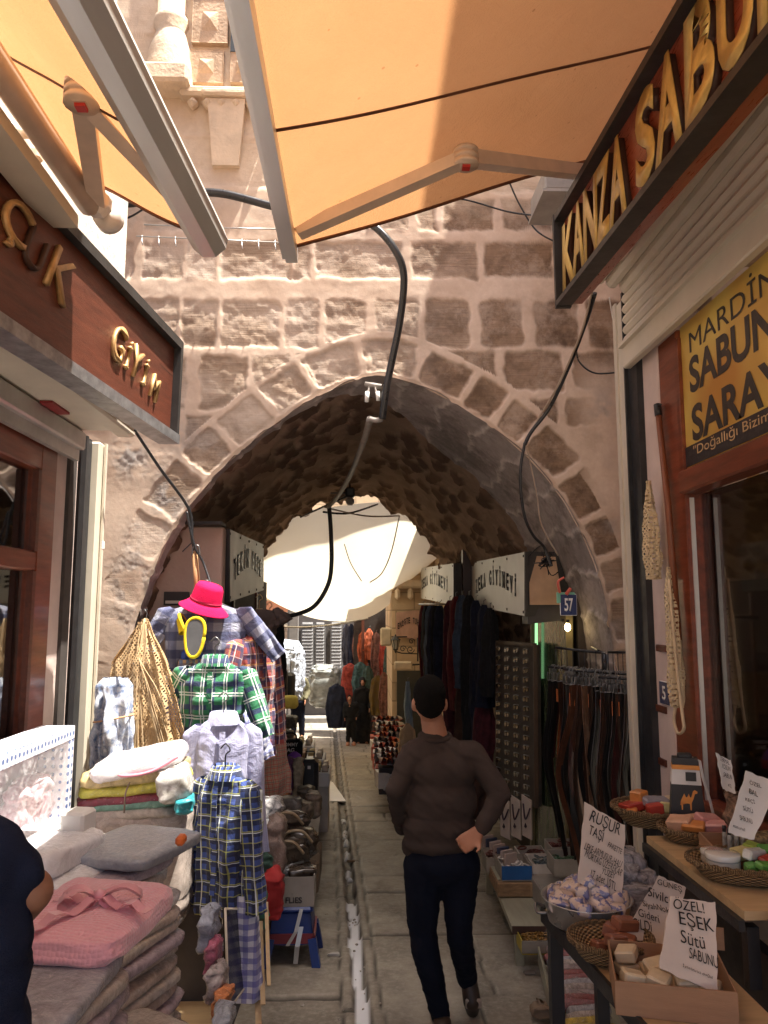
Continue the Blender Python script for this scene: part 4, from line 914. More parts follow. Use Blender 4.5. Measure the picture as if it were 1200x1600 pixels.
blob('shirt', [('c', c0+V((-.11, 0, 1.36)), c0+V((.11, 0, 1.36)), .09, .09), ('e', c0+V((0, 0, 1.22)), (.215, .13, .24)), ('e', c0+V((.01, 0, 1.02)), (.225, .14, .26)), ('c', sL+V((-.04, 0, .0)), sL.lerp(el, .55), .066, .052), ('c', c0+V((-.16, 0, 1.36)), c0+V((-.2, .03, 1.2)), .075, .066), ('c', c0+V((0, 0, 1.4)), c0+V((0, .01, 1.43)), .085, .075)], NAVY, PN, .010, 6, fold=.008, fscale=7)
blob('trousers', [('e', c0+V((0, 0, .83)), (.19, .14, .14)), ('c', c0+V((-.09, 0, .82)), c0+V((-.1, 0, .08)), .095, .07), ('c', c0+V((.09, 0, .82)), c0+V((.1, 0, .08)), .095, .07)], NAVY, PN, .012, 5, fold=.006)
for sx in (-.1, .1): MB().box(c0+V((sx, .06, .0-.03)), (.1, .27, .07), bev=.03).build('shoe', BLK, PN)
# --- figures in the shade beyond the tunnel
def far_person(label, px, Y, hgt, top, legs, skin=SKIN, hair=HAIR, scarf=None, lean=0, skirt=False, face=-1, bend=0):
    x = at(px, 1000, Y).x; g = gz(Y); k = hgt/1.7; b0 = V((x, Y, g)); P_ = person_root(label, b0)
    q = lambda a, b_, c: b0+V((a, b_, c))*k
    hv = q(lean, -.0+bend*-.35, 1.58-bend*.2)
    blob('body', [('e', hv, (.075*k, .095*k, .11*k)), ('e', hv+V((0, face*.095, -.02))*k, (.014, .02, .025)), ('c', q(lean*.8, -bend*.3, 1.40-bend*.15), hv, .055*k, .055*k), ('c', q(0, 0, .9), q(lean*.7, -bend*.25, 1.30-bend*.12), .08*k, .07*k),
         ('c', q(-.17, 0, 1.36), q(-.24, 0, 1.08), .045*k, .038*k), ('c', q(-.24, 0, 1.08), q(-.20, face*.15, .86), .038*k, .028*k), ('c', q(.17, 0, 1.36), q(.24, 0, 1.08), .045*k, .038*k), ('c', q(.24, 0, 1.08), q(.18, face*.18, .9), .038*k, .028*k),
         ('c', q(-.08, 0, .9), q(-.1, 0, .08), .07*k, .04*k), ('c', q(.08, 0, .9), q(.1, .05, .08), .07*k, .04*k), ('e', q(-.1, face*.05, .04), (.045, .12, .04)), ('e', q(.1, face*.05, .04), (.045, .12, .04)),
         ('c', q(-.20, face*.15, .86), q(-.19, face*.2, .76), .03*k, .02*k), ('c', q(.18, face*.18, .9), q(.17, face*.23, .80), .03*k, .02*k)], skin, P_, .02, 3)
    blob('top', [('c', q(-.12, -bend*.15, 1.34-bend*.1), q(.12, -bend*.15, 1.34-bend*.1), .09*k, .09*k), ('e', q(0, -bend*.1, 1.15), (.19*k, .13*k, .22*k)), ('e', q(0, 0, .95), (.18*k, .13*k, .14*k)), ('c', q(-.17, 0, 1.34), q(-.245, 0, 1.08), .07*k, .055*k), ('c', q(.17, 0, 1.34), q(.245, 0, 1.08), .07*k, .055*k), ('c', q(-.245, 0, 1.08), q(-.21, face*.12, .90), .055*k, .045*k), ('c', q(.245, 0, 1.08), q(.19, face*.15, .94), .055*k, .045*k)], top, P_, .02, 4, fold=.01)
    if skirt: blob('skirt', [('c', q(0, 0, .9), q(0, 0, .15), .17*k, .22*k)], legs, P_, .02, 4, fold=.02)
    else: blob('trousers', [('e', q(0, 0, .86), (.17*k, .13*k, .12*k)), ('c', q(-.08, 0, .85), q(-.1, 0, .1), .09*k, .065*k), ('c', q(.08, 0, .85), q(.1, .05, .1), .09*k, .065*k)], legs, P_, .02, 4, fold=.01)
    if scarf: blob('headscarf', [('e', hv+V((0, -face*.02, .02))*k, (.095*k, .10*k, .125*k)), ('e', hv+V((0, 0, -.17))*k, (.12*k, .1*k, .08*k))], scarf, P_, .018, 3, fold=.01)
    else: blob('hair', [('e', hv+V((0, -face*.025, .03))*k, (.085*k, .095*k, .10*k))], hair, P_, .018, 3)
OLIVE = M('olive_cloth', (.12, .11, .06), .9); BLKCL = M('black_cloth', (.008, .008, .009), .95)
far_person('person in an olive jacket and dark trousers standing before the shutters', 467, 16.5, 1.5, OLIVE, JEANS)
far_person('woman in black with a headscarf standing by the shoe stall', 567, 15.7, 1.28, BLKCL, BLKCL, scarf=BLKCL, skirt=True)
far_person('person in black bending beside the woman in the headscarf', 549, 15.4, 1.0, BLKCL, BLKCL, bend=.35, lean=-.05)
# ================================================================== clothes and soft goods
def hmap(o, mid): return o
def garment(name, parent, mat, T, prof, pc0=(0, 0), fold=.014, nf=5, n=64, m=60, open_top=True, drop=0, seed=0, twist=0, th_=.0):
    # hollow hanging cloth: prof = list of (z, half width, half depth, x offset, y offset) from top to bottom
    zs = np.array([p[0] for p in prof]); t_ = np.linspace(0, 1, m); zz = zs[0]+(zs[-1]-zs[0])*t_
    f = lambda k: np.interp(-zz, -zs, [p[k] for p in prof])
    w_, d_, ox, oy = f(1), f(2), f(3), f(4)
    a = np.linspace(0, 2*PI, n, endpoint=False)[:, None]
    rs = np.random.RandomState(seed); ph = rs.rand(4)*6
    amp = fold*(.25+.75*t_)[None, :]
    fo = amp*(np.sin(a*nf+ph[0]+2.2*np.sin(t_*3+ph[1])[None, :])+.6*np.sin(a*(nf*2+1)+ph[2]+t_[None, :]*5)+.5*np.sin(t_[None, :]*23+a*2+ph[3])*.6)+fbm(np.cos(a)*2+5+t_[None, :]*3, np.sin(a)*2+5+t_[None, :]*7, seed+3, 4)*fold*1.6
    ca, sa = np.cos(a), np.sin(a); ex = np.sign(ca)*np.abs(ca)**.75; ey = np.sign(sa)*np.abs(sa)**.75
    X = ox[None, :]+ex*(w_[None, :]+fo*.5); Y_ = oy[None, :]+ey*d_[None, :]+np.sign(sa)*fo
    Zc = zz[None, :]+0*a+drop*(np.sin(a*3+ph[1])*.5)*t_[None, :]**6
    per = (a/(2*PI))*2*(w_.max()*2+.1); pcx = np.where(sa >= 0, -X, X)+pc0[0]
    v = np.stack([X, Y_, Zc], -1).reshape(-1, 3); pc = np.stack([pcx+0*X, Zc+pc0[1], 0*X], -1).reshape(-1, 3)
    me = raw_mesh(name, v, gridf(n, m, True), True, dict(pc=pc)); me.transform(T); return link(name, me, mat, parent)
def TR(p, rz=0, s=1): return Matrix.Translation(Vector(p)) @ Matrix.Rotation(rz, 4, 'Z') @ Matrix.Diagonal((s, s, s, 1))
HOOK = M('hanger_steel', (.20, .20, .20), .35, .8); DKH = M('dark_plastic_hanger', (.02, .02, .025), .4)
def hanger(parent, T, w=.2, mat=HOOK):
    b = MB(); b.tube([T @ Vector(p) for p in ((-w, 0, -.09), (-.02, 0, 0), (.02, 0, 0), (w, 0, -.09))], .007, 6)
    b.tube([T @ Vector(p) for p in smoothpath([(0, 0, 0), (0, 0, .06), (.025, 0, .085), (.0, 0, .115), (-.03, 0, .09)], 5)], .004, 6); b.build('hanger', mat, parent)
def shirt(label, p, rz, mat, L=.72, W=.23, sleeve=.55, sl_drop=(.10, .10), collar=True, seed=0, s=1, hangermat=HOOK, group=None, sl_y=(0, 0), placket=None):
    T = TR(p, rz, s); o = thing('shirt', label, 'shirt', tuple(p), rz, group)
    hanger(o, T @ Matrix.Translation((0, 0, .02)), W*.85, hangermat)
    garment('torso', o, mat, T, [(.0, .055, .045, 0, 0), (-.015, .09, .05, 0, 0), (-.06, W*.93, .055, 0, 0), (-.12, W*1.0, .075, 0, 0), (-.3, W*.93, .085, 0, 0), (-L*.7, W*.86, .07, 0, 0), (-L, W*.9, .06, 0, 0)], seed=seed)
    for sd in (-1, 1):
        dr = sl_drop[(sd+1)//2]; yy = sl_y[(sd+1)//2]
        Ts = T @ Matrix.Translation((sd*W*.90, 0, -.075)) @ Matrix.Rotation(-sd*dr*3.2, 4, 'Y') @ Matrix.Rotation(yy, 4, 'X')
        garment('sleeve', o, mat, Ts, [(.045, .03, .035, -sd*.02, 0), (0, .068, .045, 0, 0), (-sleeve*.5, .06, .04, 0, 0), (-sleeve*.93, .05, .035, 0, 0), (-sleeve, .055, .036, 0, 0)], fold=.009, nf=3, n=36, m=36, seed=seed+sd+5, pc0=(.3*sd, .1))
    if collar:
        n = 26; V_ = []; pc = []
        for i in range(n):
            a = -PI*.42+(PI*1.84)*i/(n-1); rx, ry = .066, .055
            for j, (rr, zz) in enumerate(((1, -.005), (1.0, .035), (1.12, .03), (1.42, -.030 if .1 < i/(n-1) < .9 else -.065))):
                q = Vector((rx*rr*math.sin(a+PI*.5-PI*.5+PI*.0), ry*rr*-math.cos(a+PI), zz)); V_.append(T @ q); pc.append((q.x*2, q.z, 0))
        me = raw_mesh('collar', V_, gridf(n, 4), True, dict(pc=np.array(pc))); link('collar', me, mat, o)
        b = MB(); b.ribbon([T @ Vector((.0, -.082-.01*math.sin(k), -.06-k*.07)) for k in range(int((L-.1)/.07))], .03, T.to_3x3() @ Vector((1, 0, 0)), .003); b.build('placket', placket or mat, o)
    return o
GINGB = plaid('navy_white_gingham', (.34, .35, .44), [(0, .11, 0, .5, (.10, .11, .22), .62), (1, .11, .2, .5, (.04, .05, .14), .72)])
GREENP = plaid('green_tartan', (.02, .17, .07), [(0, .13, .0, .22, (.02, .02, .10), .85), (1, .13, .1, .22, (.02, .02, .10), .85), (0, .13, .30, .05, (.7, .75, .7), .9), (1, .13, .40, .05, (.7, .75, .7), .9), (0, .13, .42, .05, (.7, .75, .7), .8), (1, .13, .52, .06, (.7, .75, .7), .8), (0, .13, .9, .03, (.6, .7, .6), .8)])
REDP = plaid('red_navy_tartan', (.33, .055, .045), [(0, .075, 0, .35, (.03, .03, .10), .8), (1, .075, .1, .35, (.03, .03, .10), .8), (0, .075, .6, .07, (.7, .65, .65), .8), (1, .075, .7, .07, (.6, .5, .5), .7), (1, .15, .3, .06, (.75, .35, .12), .8), (0, .15, .45, .05, (.75, .35, .12), .7)])
LAV = plaid('lavender_stripe', (.36, .36, .52), [(0, .012, 0, .3, (.30, .30, .48), .6)])
BLUEPL = plaid('blue_yellow_plaid', (.04, .075, .28), [(0, .052, 0, .48, (.010, .013, .035), .88), (1, .052, .1, .48, (.010, .014, .045), .85), (0, .052, .58, .10, (.45, .46, .10), .6), (1, .052, .68, .10, (.45, .46, .10), .55), (0, .104, .8, .035, (.75, .8, .85), .85), (1, .104, .9, .035, (.75, .8, .85), .8)])
SMALLG = plaid('small_blue_gingham', (.72, .72, .80), [(0, .035, 0, .5, (.05, .07, .30), .55), (1, .035, 0, .5, (.05, .07, .30), .6)])
MEDG = plaid('blue_white_gingham', (.72, .72, .80), [(0, .05, 0, .5, (.08, .08, .36), .6), (1, .05, 0, .5, (.08, .08, .36), .65)])
REDCH = plaid('tan_red_check', (.42, .27, .19), [(0, .025, 0, .16, (.45, .06, .05), .8), (1, .025, 0, .16, (.5, .06, .05), .8), (0, .05, .3, .1, (.1, .1, .1), .5), (1, .05, .3, .1, (.1, .1, .1), .5)])
ORCH = plaid('blue_orange_check', (.50, .32, .18), [(0, .07, 0, .5, (.05, .16, .34), .8), (1, .07, .2, .4, (.10, .10, .16), .7)])
G = 'plaid shirts hanging at the left foot of the arch'
p = at(322, 940, 4.95); shirt('large navy and grey gingham shirt hanging below the pink hat', p, R(6), GINGB, .62, .26, .36, (.16, .22), seed=1, group=G)
p = at(296, 1052, 4.8); shirt('small blue and orange checked shirt peeking out behind the green tartan shirt', p+V((.0, 0, .05)), R(25), ORCH, .40, .11, .3, (.07, .1), seed=2, group=G)
p = at(298, 1082, 4.7); shirt('small blue white gingham shirt hanging left of the green tartan shirt', p+V((0, 0, .05)), R(20), SMALLG, .34, .10, .26, (.05, .1), seed=3, group=G)
p = at(336, 1032, 4.6); shirt('green and navy tartan shirt hanging over the lavender shirt', p, R(-8), GREENP, .40, .20, .38, (.17, .12), seed=4, group=G, sl_y=(.2, -.1))
p = at(400, 1000, 5.0); shirt('red navy and orange tartan shirt at the right of the plaid shirts', p+V((-.02, .05, .04)), R(60), REDP, .80, .20, .66, (.10, .06), seed=5, group=G)
p = at(385, 1118, 4.75); shirt('small gingham shirt showing at the right edge of the lavender shirt', p, R(40), SMALLG, .28, .08, .2, (.1, .1), seed=6, group=G)
p = at(349, 1122, 4.25); shirt('plain lavender long sleeved shirt hanging below the green tartan', p, R(8), LAV, .66, .155, .62, (.02, .03), seed=7, group=G)
p = at(352, 1206, 3.95); shirt('blue yellow and black plaid shirt with one sleeve catching the sun', p, R(-24), BLUEPL, .66, .145, .56, (.035, .03), seed=8, group=G, hangermat=DKH)
p = at(386, 1412, 3.92); o = thing('shorts', 'blue and white gingham trouser legs hanging under the blue plaid shirt', 'shorts', tuple(p))
T = TR(p, R(-10)); garment('trouser_leg', o, MEDG, T, [(.05, .06, .05, -.02, 0), (-.1, .07, .05, -.01, 0), (-.36, .085, .05, 0, 0), (-.42, .085, .05, 0, 0)], fold=.008, nf=3, seed=9)
T = TR(p+V((-.06, .08, .06)), R(-20)); garment('trouser_leg', o, MEDG, T, [(.05, .05, .05, -.02, 0), (-.1, .06, .05, -.01, 0), (-.3, .06, .05, 0, 0)], fold=.008, nf=3, seed=10)
MB().box(at(372, 1462, 3.99), (.09, .05, .035), bev=.01).build('waist_label', M('royal_blue_cloth', (.02, .05, .3), .7), o)
p = at(420, 1148, 5.6); o = thing('shawl', 'tan cloth with fine red check hanging below the red tartan shirt', 'shawl', tuple(p))
garment('cloth', o, REDCH, TR(p, R(50)), [(.22, .05, .04, 0, 0), (0, .15, .05, 0, 0), (-.42, .2, .06, 0, 0)], seed=12)
# more garments deeper on the left side of the passage
p = at(405, 952, 6.0); o = thing('dress', 'sleeveless grey brown dress on a wooden hanger under the left box sign', 'dress', tuple(p))
BRND = M('taupe_cloth', (.14, .10, .085), .95, bump=.3, bs=150); T = TR(p, R(-15)); hanger(o, T, .16, PLW)
garment('bodice', o, BRND, T, [(.0, .05, .04, 0, 0), (-.02, .16, .05, 0, 0), (-.06, .20, .055, 0, 0), (-.15, .135, .06, 0, 0), (-.32, .12, .06, 0, 0)], seed=13)
for sd in (-1, 1): garment('ruffle', o, BRND, T @ Matrix.Translation((sd*.15, 0, -.02)) @ Matrix.Rotation(-sd*.5, 4, 'Y'), [(.03, .02, .04, 0, 0), (-.05, .06, .05, 0, 0), (-.1, .07, .06, 0, 0)], fold=.012, nf=7, n=40, m=20, seed=14+sd)
p = at(421, 962, 6.7); o = thing('dress', 'dark dress hanging just behind the sleeveless grey brown dress', 'dress', tuple(p)); T = TR(p, R(-20)); hanger(o, T, .14, PLW)
garment('bodice', o, BLKCL, T, [(.0, .05, .04, 0, 0), (-.02, .14, .05, 0, 0), (-.15, .13, .06, 0, 0), (-.62, .16, .07, 0, 0)], seed=15)
# pole that carries everything
o = thing('hanger_pole', 'worn wooden pole hanging from a wire hook behind the pink hat', 'pole', tuple(at(306, 865, 4.9)))
b = MB(); b.tube([at(304, 862, 4.92), at(308, 915, 4.92), at(312, 1000, 4.96), at(313, 1100, 5.0)], [.018, .019, .02, .02], 10); b.build('shaft', M('worn_wood', (.42, .22, .10), .6, stretch=(10, 10, 1)), o)
b = MB(); b.tube(smoothpath([at(300, 868, 4.9), at(302, 855, 4.9), at(310, 853, 4.9), at(312, 868, 4.9)], 6), .005, 6); b.build('wire_hook', HOOK, o)
b = MB(); b.tube(smoothpath([at(285, 862, 4.9), at(300, 848, 4.9), at(303, 851, 4.9)], 6), .004, 6); b.build('wire_end', BLKC, o)
# pink bucket hat, lying against the pole
p = at(323, 935, 4.80); T = Matrix.Translation(p) @ Matrix.Rotation(R(17), 4, 'Y') @ Matrix.Rotation(R(14), 4, 'X')
PKH = knit('hot_pink_cloth', (.72, .012, .09), 200); o = thing('bucket_hat', 'bright pink bucket hat hung on the wooden pole', 'hat', tuple(p))
b = MB(); b.lathe([(.02, .085), (.075, .08), (.088, .06), (.098, -.015), (.1, -.02)], 36, T @ Matrix.Diagonal((1.0, .8, 1.12, 1))); b.build('crown', PKH, o)
b = MB(); b.lathe([(.098, -.018), (.12, -.04), (.155, -.062), (.158, -.066), (.15, -.066), (.115, -.046), (.096, -.026)], 40, T @ Matrix.Diagonal((1.0, .8, 1.12, 1))); b.build('brim', PKH, o)
b = MB(); b.lathe([(.1, -.006), (.1015, -.012), (.1015, -.02), (.1, -.024)], 36, T @ Matrix.Diagonal((1.0, .8, 1.12, 1))); b.build('band', M('dark_pink_band', (.4, .006, .05), .8), o)
# yellow slippers
YEL = M('yellow_terry', (.75, .55, .01), .9, bump=.6, bs=120); SLG = M('grey_sole', (.09, .09, .095), .8)
def slipper(label, p, rx, ry, rz_, s=1):
    o = thing('slipper', label, 'slipper', tuple(p), group='yellow slippers hanging on the pole'); T = Matrix.Translation(p) @ Matrix.Rotation(rz_, 4, 'Z') @ Matrix.Rotation(rx, 4, 'X') @ Matrix.Rotation(ry, 4, 'Y') @ Matrix.Scale(s, 4)
    out = []
    for i in range(28):
        a = 2*PI*i/28; x = .054*math.cos(a); y = .10*math.sin(a); x *= 1+.18*math.sin(a)-.12*math.cos(2*a); out.append((x, y))
    b = MB(); b.prism(out, .012, T @ Matrix.Translation((0, 0, -.006))); b.build('sole', SLG, o)
    b = MB(); b.tube([T @ Vector((x*1.08, y*1.05, 0)) for x, y in out+[out[0]]], .011, 8); b.build('rim', YEL, o)
    n = 16; V_ = []
    for i in range(n):
        a = PI*i/(n-1)
        for j in range(8):
            y = -.005+.085*j/7; w_ = .046*math.sqrt(max(.05, 1-(max(0, y-.03)/.075)**2)); V_.append(T @ Vector((w_*math.cos(a), y, -.004-.045*math.sin(a)*(1-.35*j/7))))
    link('upper', raw_mesh('upper', V_, gridf(n, 8), True), YEL, o)
slipper('yellow slipper showing its grey sole, hanging in front', at(304, 996, 4.66), R(82), R(0), R(-6), 1.1)
slipper('yellow slipper turned sideways behind the one with its sole showing', at(292, 985, 4.74), R(60), R(25), R(60), 1.05)
MB_ = MB(); MB_.box(at(300, 1030, 4.85), (.13, .08, .14), bev=.03); tag(MB_.build('blue_pouch', M('royal_pouch', (.015, .06, .35), .5)), 'shiny royal blue pouch hanging below the yellow slippers', 'pouch')
# crochet net bags on the left
def netmat(name, c):
    m = NT(name); sep = m.n('ShaderNodeSeparateXYZ'); m.l(m.attr('pc', 'Vector'), sep.inputs[0])
    def ln(a, b_, k):
        s_ = m.math('ADD', m.math('MULTIPLY', sep.outputs[0], a), m.math('MULTIPLY', sep.outputs[1], b_)); s_ = m.math('ADD', s_, m.math('MULTIPLY', m.noise(m.coord(), 25, 3), .012)); fr = m.math('FRACT', m.math('ADD', m.math('DIVIDE', s_, k), 50)); return m.math('LESS_THAN', fr, .42)
    hole = m.math('MULTIPLY', m.math('SUBTRACT', 1, ln(1, .6, .016)), m.math('SUBTRACT', 1, ln(1, -.6, .016)))
    m.set(Base_Color=m.mix(m.noise(m.coord(), 30, 4), sh(c, .7), sh(c, 1.15)), Roughness=.95); m.bump(m.noise(m.coord(), 240, 3), .7, .004)
    tr_ = m.n('ShaderNodeBsdfTransparent'); mx_ = m.n('ShaderNodeMixShader'); m.l(hole, mx_.inputs[0]); m.l(m.b.outputs[0], mx_.inputs[1]); m.l(tr_.outputs[0], mx_.inputs[2]); m.l(mx_.outputs[0], m.o.inputs[0]); return m.m
JUTE = netmat('jute_net', (.56, .38, .20)); CREAMN = netmat('cream_net', (.74, .60, .38)); JUTES = M('jute_sponge', (.50, .32, .15), .95, var=.3, bump=1, bs=90, bd=.01)
p = at(228, 966, 4.62); o = thing('net_bag', 'bunch of straw coloured loofah nets hanging by the left foot of the arch', 'net', tuple(p))
garment('net', o, JUTE, TR(p), [(.0, .008, .008, 0, 0), (-.10, .06, .04, -.01, 0), (-.25, .15, .08, -.02, 0), (-.5, .20, .10, .02, 0), (-.8, .25, .10, .06, 0), (-.98, .25, .10, .08, 0)], fold=.03, nf=9, seed=20, n=100, m=80)
garment('net', o, JUTE, TR(p+V((-.06, -.05, -.02))), [(.0, .006, .006, .04, 0), (-.2, .03, .03, .02, 0), (-.5, .06, .04, 0, 0), (-.92, .10, .06, -.02, 0)], fold=.02, nf=6, seed=21, n=70, m=70)
garment('sponge', o, JUTES, TR(p+V((.06, .02, -.62))), [(.10, .03, .03, 0, 0), (0, .14, .08, 0, 0), (-.2, .17, .08, .02, 0), (-.32, .16, .07, .02, 0)], fold=.012, seed=22)
b = MB()
for i in range(26):
    x0 = (RNG.rand()-.5)*.05; x1 = (RNG.rand()-.5)*.42; l_ = .5+.5*RNG.rand(); pts = smoothpath([p+V((0, -.03, 0)), p+V((x0, -.08, -l_*.35)), p+V((x1*.6, -.11, -l_*.7)), p+V((x1, -.10, -l_))], 6); b.tube(pts, .0028, 4)
b.build('loose_string', M('jute_string', (.52, .38, .22), .95), o)
b = MB(); b.tube(smoothpath([p+V((0, -.01, -.02)), p+V((.005, 0, .03)), p+V((-.01, .0, .05)), p+V((-.01, .06, .05))], 5), .003, 5); b.build('hook', HOOK, o)
# broom stick and net on the right jamb
p = onx(1028, 800, 1.56); o = thing('net_bag', 'cream crochet bath net hanging beside the right window frame, uppermost', 'net', tuple(p))
garment('net', o, CREAMN, TR(p+V((-.03, .03, .05)), R(90)), [(.12, .01, .01, 0, 0), (.0, .03, .02, 0, 0), (-.15, .055, .03, 0, 0), (-.32, .045, .03, -.01, 0), (-.40, .035, .02, -.02, 0)], fold=.010, seed=30, nf=5)
p = onx(1046, 905, 1.55); o = thing('net_bag', 'long cream crochet bath net with a loop end, beside the blue number plate', 'net', tuple(p))
garment('net', o, CREAMN, TR(p, R(90)), [(.06, .008, .01, 0.0, 0), (-.05, .02, .02, 0, 0), (-.2, .032, .03, -.01, 0), (-.42, .035, .03, -.02, 0), (-.58, .03, .03, -.03, 0), (-.62, .028, .02, -.03, 0)], fold=.008, seed=31, nf=5)
q = p+V((-.01, -.04, -.62)); b = MB(); b.tube(smoothpath([q+V((0, .02, .0)), q+V((0, .04, -.07)), q+V((0, 0, -.12)), q+V((0, -.07, -.09)), q+V((0, -.06, -.02)), q+V((0, -.02, .22)), q+V((0, .02, .62))], 8), .008, 6); b.build('loop', M('cream_cord', (.66, .52, .34), .9, bump=.6, bs=90), o)
o = thing('broom', 'dark wooden broom stick hanging on the right jamb between rail and window', 'broom', tuple(onx(1030, 640, 1.57)))
b = MB(); b.tube([onx(1028, 640, 1.57), onx(1044, 790, 1.57), onx(1060, 1000, 1.57)], [.016, .017, .018], 10); b.build('stick', M('cherry_wood', (.22, .07, .03), .4, stretch=(10, 10, 1)), o)
b = MB(); b.tube([onx(1027, 632, 1.57), onx(1029, 650, 1.57)], .019, 10); b.tube([onx(1022, 634, 1.575), onx(1034, 632, 1.575)], .004, 5); b.build('cap', BLK, o)
# wooden wall battens on the right jamb
for i, yy in enumerate((1013, 1108, 1190)):
    b = MB(); b.box(onx(1034, yy, 1.597), (.016, .13, .035), bev=.003); tag(b.build('wood_batten', WOODR2), ['upper', 'middle', 'lowest'][i]+' small brown wooden batten on the right pink jamb', 'batten', 'battens on the right jamb')
# ================================================================== goods on the left side
def slabmesh(name, c, size, mat, parent=None, rz=0, puff=.35, wr=.006, seed=0, tilt=(0, 0), n=18, m=14, folds=1, pcs=1):
    # soft folded package: rounded slab with bulging sides and wrinkles
    sx, sy, sz = (k/2 for k in size); NN, MM = n*4, m
    V_ = []; th_ = np.linspace(0, 2*PI, NN, endpoint=False); ph = np.linspace(-PI/2, PI/2, MM)
    T_, P_ = np.meshgrid(th_, ph, indexing='ij')
    pw = lambda v, e: np.sign(v)*np.abs(v)**e
    X = sx*pw(np.cos(P_), .28)*pw(np.cos(T_), .32); Y_ = sy*pw(np.cos(P_), .28)*pw(np.sin(T_), .32); Z_ = sz*pw(np.sin(P_), .55)
    Z_ = Z_*(1+puff*.4*(np.cos(T_)**2*0+(1-(X/sx)**2)*(1-(Y_/sy)**2)))
    s_ = seed*3.1
    w_ = fbm(X*14+s_, Y_*14+Z_*40+s_, seed % 50, 4); X = X+w_*wr*3*np.sign(X); Y_ = Y_+fbm(X*11+s_, Z_*60+s_+5, seed % 50+7, 3)*wr*3; Z_ = Z_+fbm(X*16+9+s_, Y_*16+s_, seed % 50+3, 4)*wr*2.2
    if folds > 1:                                               # layered edge
        ed = np.abs(np.sin((Z_/sz+1)*folds*PI/2)); rim = np.clip(np.maximum(np.abs(X)/sx, np.abs(Y_)/sy)-.8, 0, 1)*5; X = X*(1-.05*(1-ed)*rim); Y_ = Y_*(1-.05*(1-ed)*rim)
    v = np.stack([X, Y_, Z_], -1).reshape(-1, 3)
    T = Matrix.Translation(Vector(c)) @ Matrix.Rotation(rz, 4, 'Z') @ Matrix.Rotation(tilt[0], 4, 'X') @ Matrix.Rotation(tilt[1], 4, 'Y')
    me = raw_mesh(name, v, gridf(NN, MM, True), True, dict(pc=v)); me.transform(T); return link(name, me, mat, parent)
# market table hidden under the stacks
TBH = .02
o = thing('market_table', 'low wooden trestle table carrying the stacks of folded cloth on the left', 'table', (-1.15, 2.9, gz(2.9)))
MB().box((-1.12, 3.0, TBH-.02), (.92, 2.9, .04), bev=.005).build('table_top', PLW, o)
for x, y in ((-1.5, 1.65), (-.74, 1.65), (-1.5, 4.3), (-.74, 4.3)): MB().box((x, y, (TBH-.04+gz(y))/2), (.05, .05, TBH-.04-gz(y))).build('leg', PLW, o)
PALE = [plastic_wrap('wrap_%s' % n_, c) for n_, c in (('mauve', (.40, .33, .38)), ('grey', (.34, .35, .39)), ('beige', (.46, .38, .33)), ('rose', (.46, .27, .28)), ('ivory', (.52, .46, .40)), ('lilac', (.36, .31, .42)), ('green', (.16, .34, .27)), ('ochre', (.42, .26, .05)), ('coral', (.48, .20, .17)), ('slate', (.16, .19, .26)), ('white', (.62, .60, .60)))]
PD = dict(zip(('mauve', 'grey', 'beige', 'rose', 'ivory', 'lilac', 'green', 'ochre', 'coral', 'slate', 'white'), PALE))
ones = ['first', 'second', 'third', 'fourth', 'fifth', 'sixth', 'seventh', 'eighth', 'ninth', 'tenth', 'eleventh', 'twelfth', 'thirteenth', 'fourteenth', 'fifteenth', 'sixteenth', 'seventeenth', 'eighteenth', 'nineteenth', 'twentieth', 'twenty-first', 'twenty-second', 'twenty-third', 'twenty-fourth', 'twenty-fifth', 'twenty-sixth']
ordn = ['lowest']+[w+' from below' for w in ones[1:]]
def stack(x, y, z0, z1, seq, wx, wy, rz, where, group, seed=0, th_=None, lean=(0, 0)):
    n = len(seq); hh = (z1-z0)/n
    for i, (cn, c_) in enumerate(seq):
        jx, jy = (RNG.rand(2)-.5)*.035; lx, ly = lean[0]*i/n, lean[1]*i/n
        o = slabmesh('folded_cloth', (x+jx+lx, y+jy+ly, z0+hh*(i+.5)), (wx*(.92+.14*RNG.rand()), wy*(.92+.14*RNG.rand()), hh*1.18), PD[c_], rz=rz+(RNG.rand()-.5)*.2, seed=seed+i, folds=2, wr=.0045, puff=.1, n=20, m=12, tilt=((RNG.rand()-.5)*.05, (RNG.rand()-.5)*.05))
        tag(o, '%s cloth pack, %s of the stack %s' % (cn, ordn[i], where), 'cloth', group)
names = {'slate': 'dark slate', 'coral': 'coral pink', 'ochre': 'mustard', 'green': 'green', 'lilac': 'lilac', 'rose': 'rose', 'beige': 'beige', 'mauve': 'mauve', 'grey': 'grey', 'ivory': 'ivory', 'white': 'white'}
sq = lambda s_: [(names[k], k) for k in s_.split()]
stack(-.80, 2.02, TBH, 1.0, sq('slate beige grey coral ivory green slate rose mauve ochre coral rose white green ochre coral slate grey green mauve grey mauve ivory grey'), .36, .44, R(-8), 'under the pink blanket', 'stack under the pink blanket', 100)
stack(-.83, 2.76, TBH, 1.0, sq('beige ivory beige mauve ivory beige grey ivory beige mauve beige ivory mauve beige ivory beige beige mauve ivory beige white beige ivory mauve'), .46, .54, R(-22), 'under the grey towel', 'stack under the grey towel', 140, lean=(-.13, .06))
stack(-.64, 2.46, TBH-.1, .62, sq('ivory beige beige ivory beige mauve ivory beige beige ivory beige ivory mauve beige ivory'), .26, .34, R(-30), 'at the lane edge', 'stack at the lane edge of the table', 170, lean=(-.06, .05))
# rolls on the right flank of the stack
tag(MB().box(at(283, 1312, 2.66), (.03, .05, .03), bev=.008).build('orange_label', M('orange_tag', (.7, .16, .03), .5)), 'small orange tag on the edge of the farther stack', 'tag')
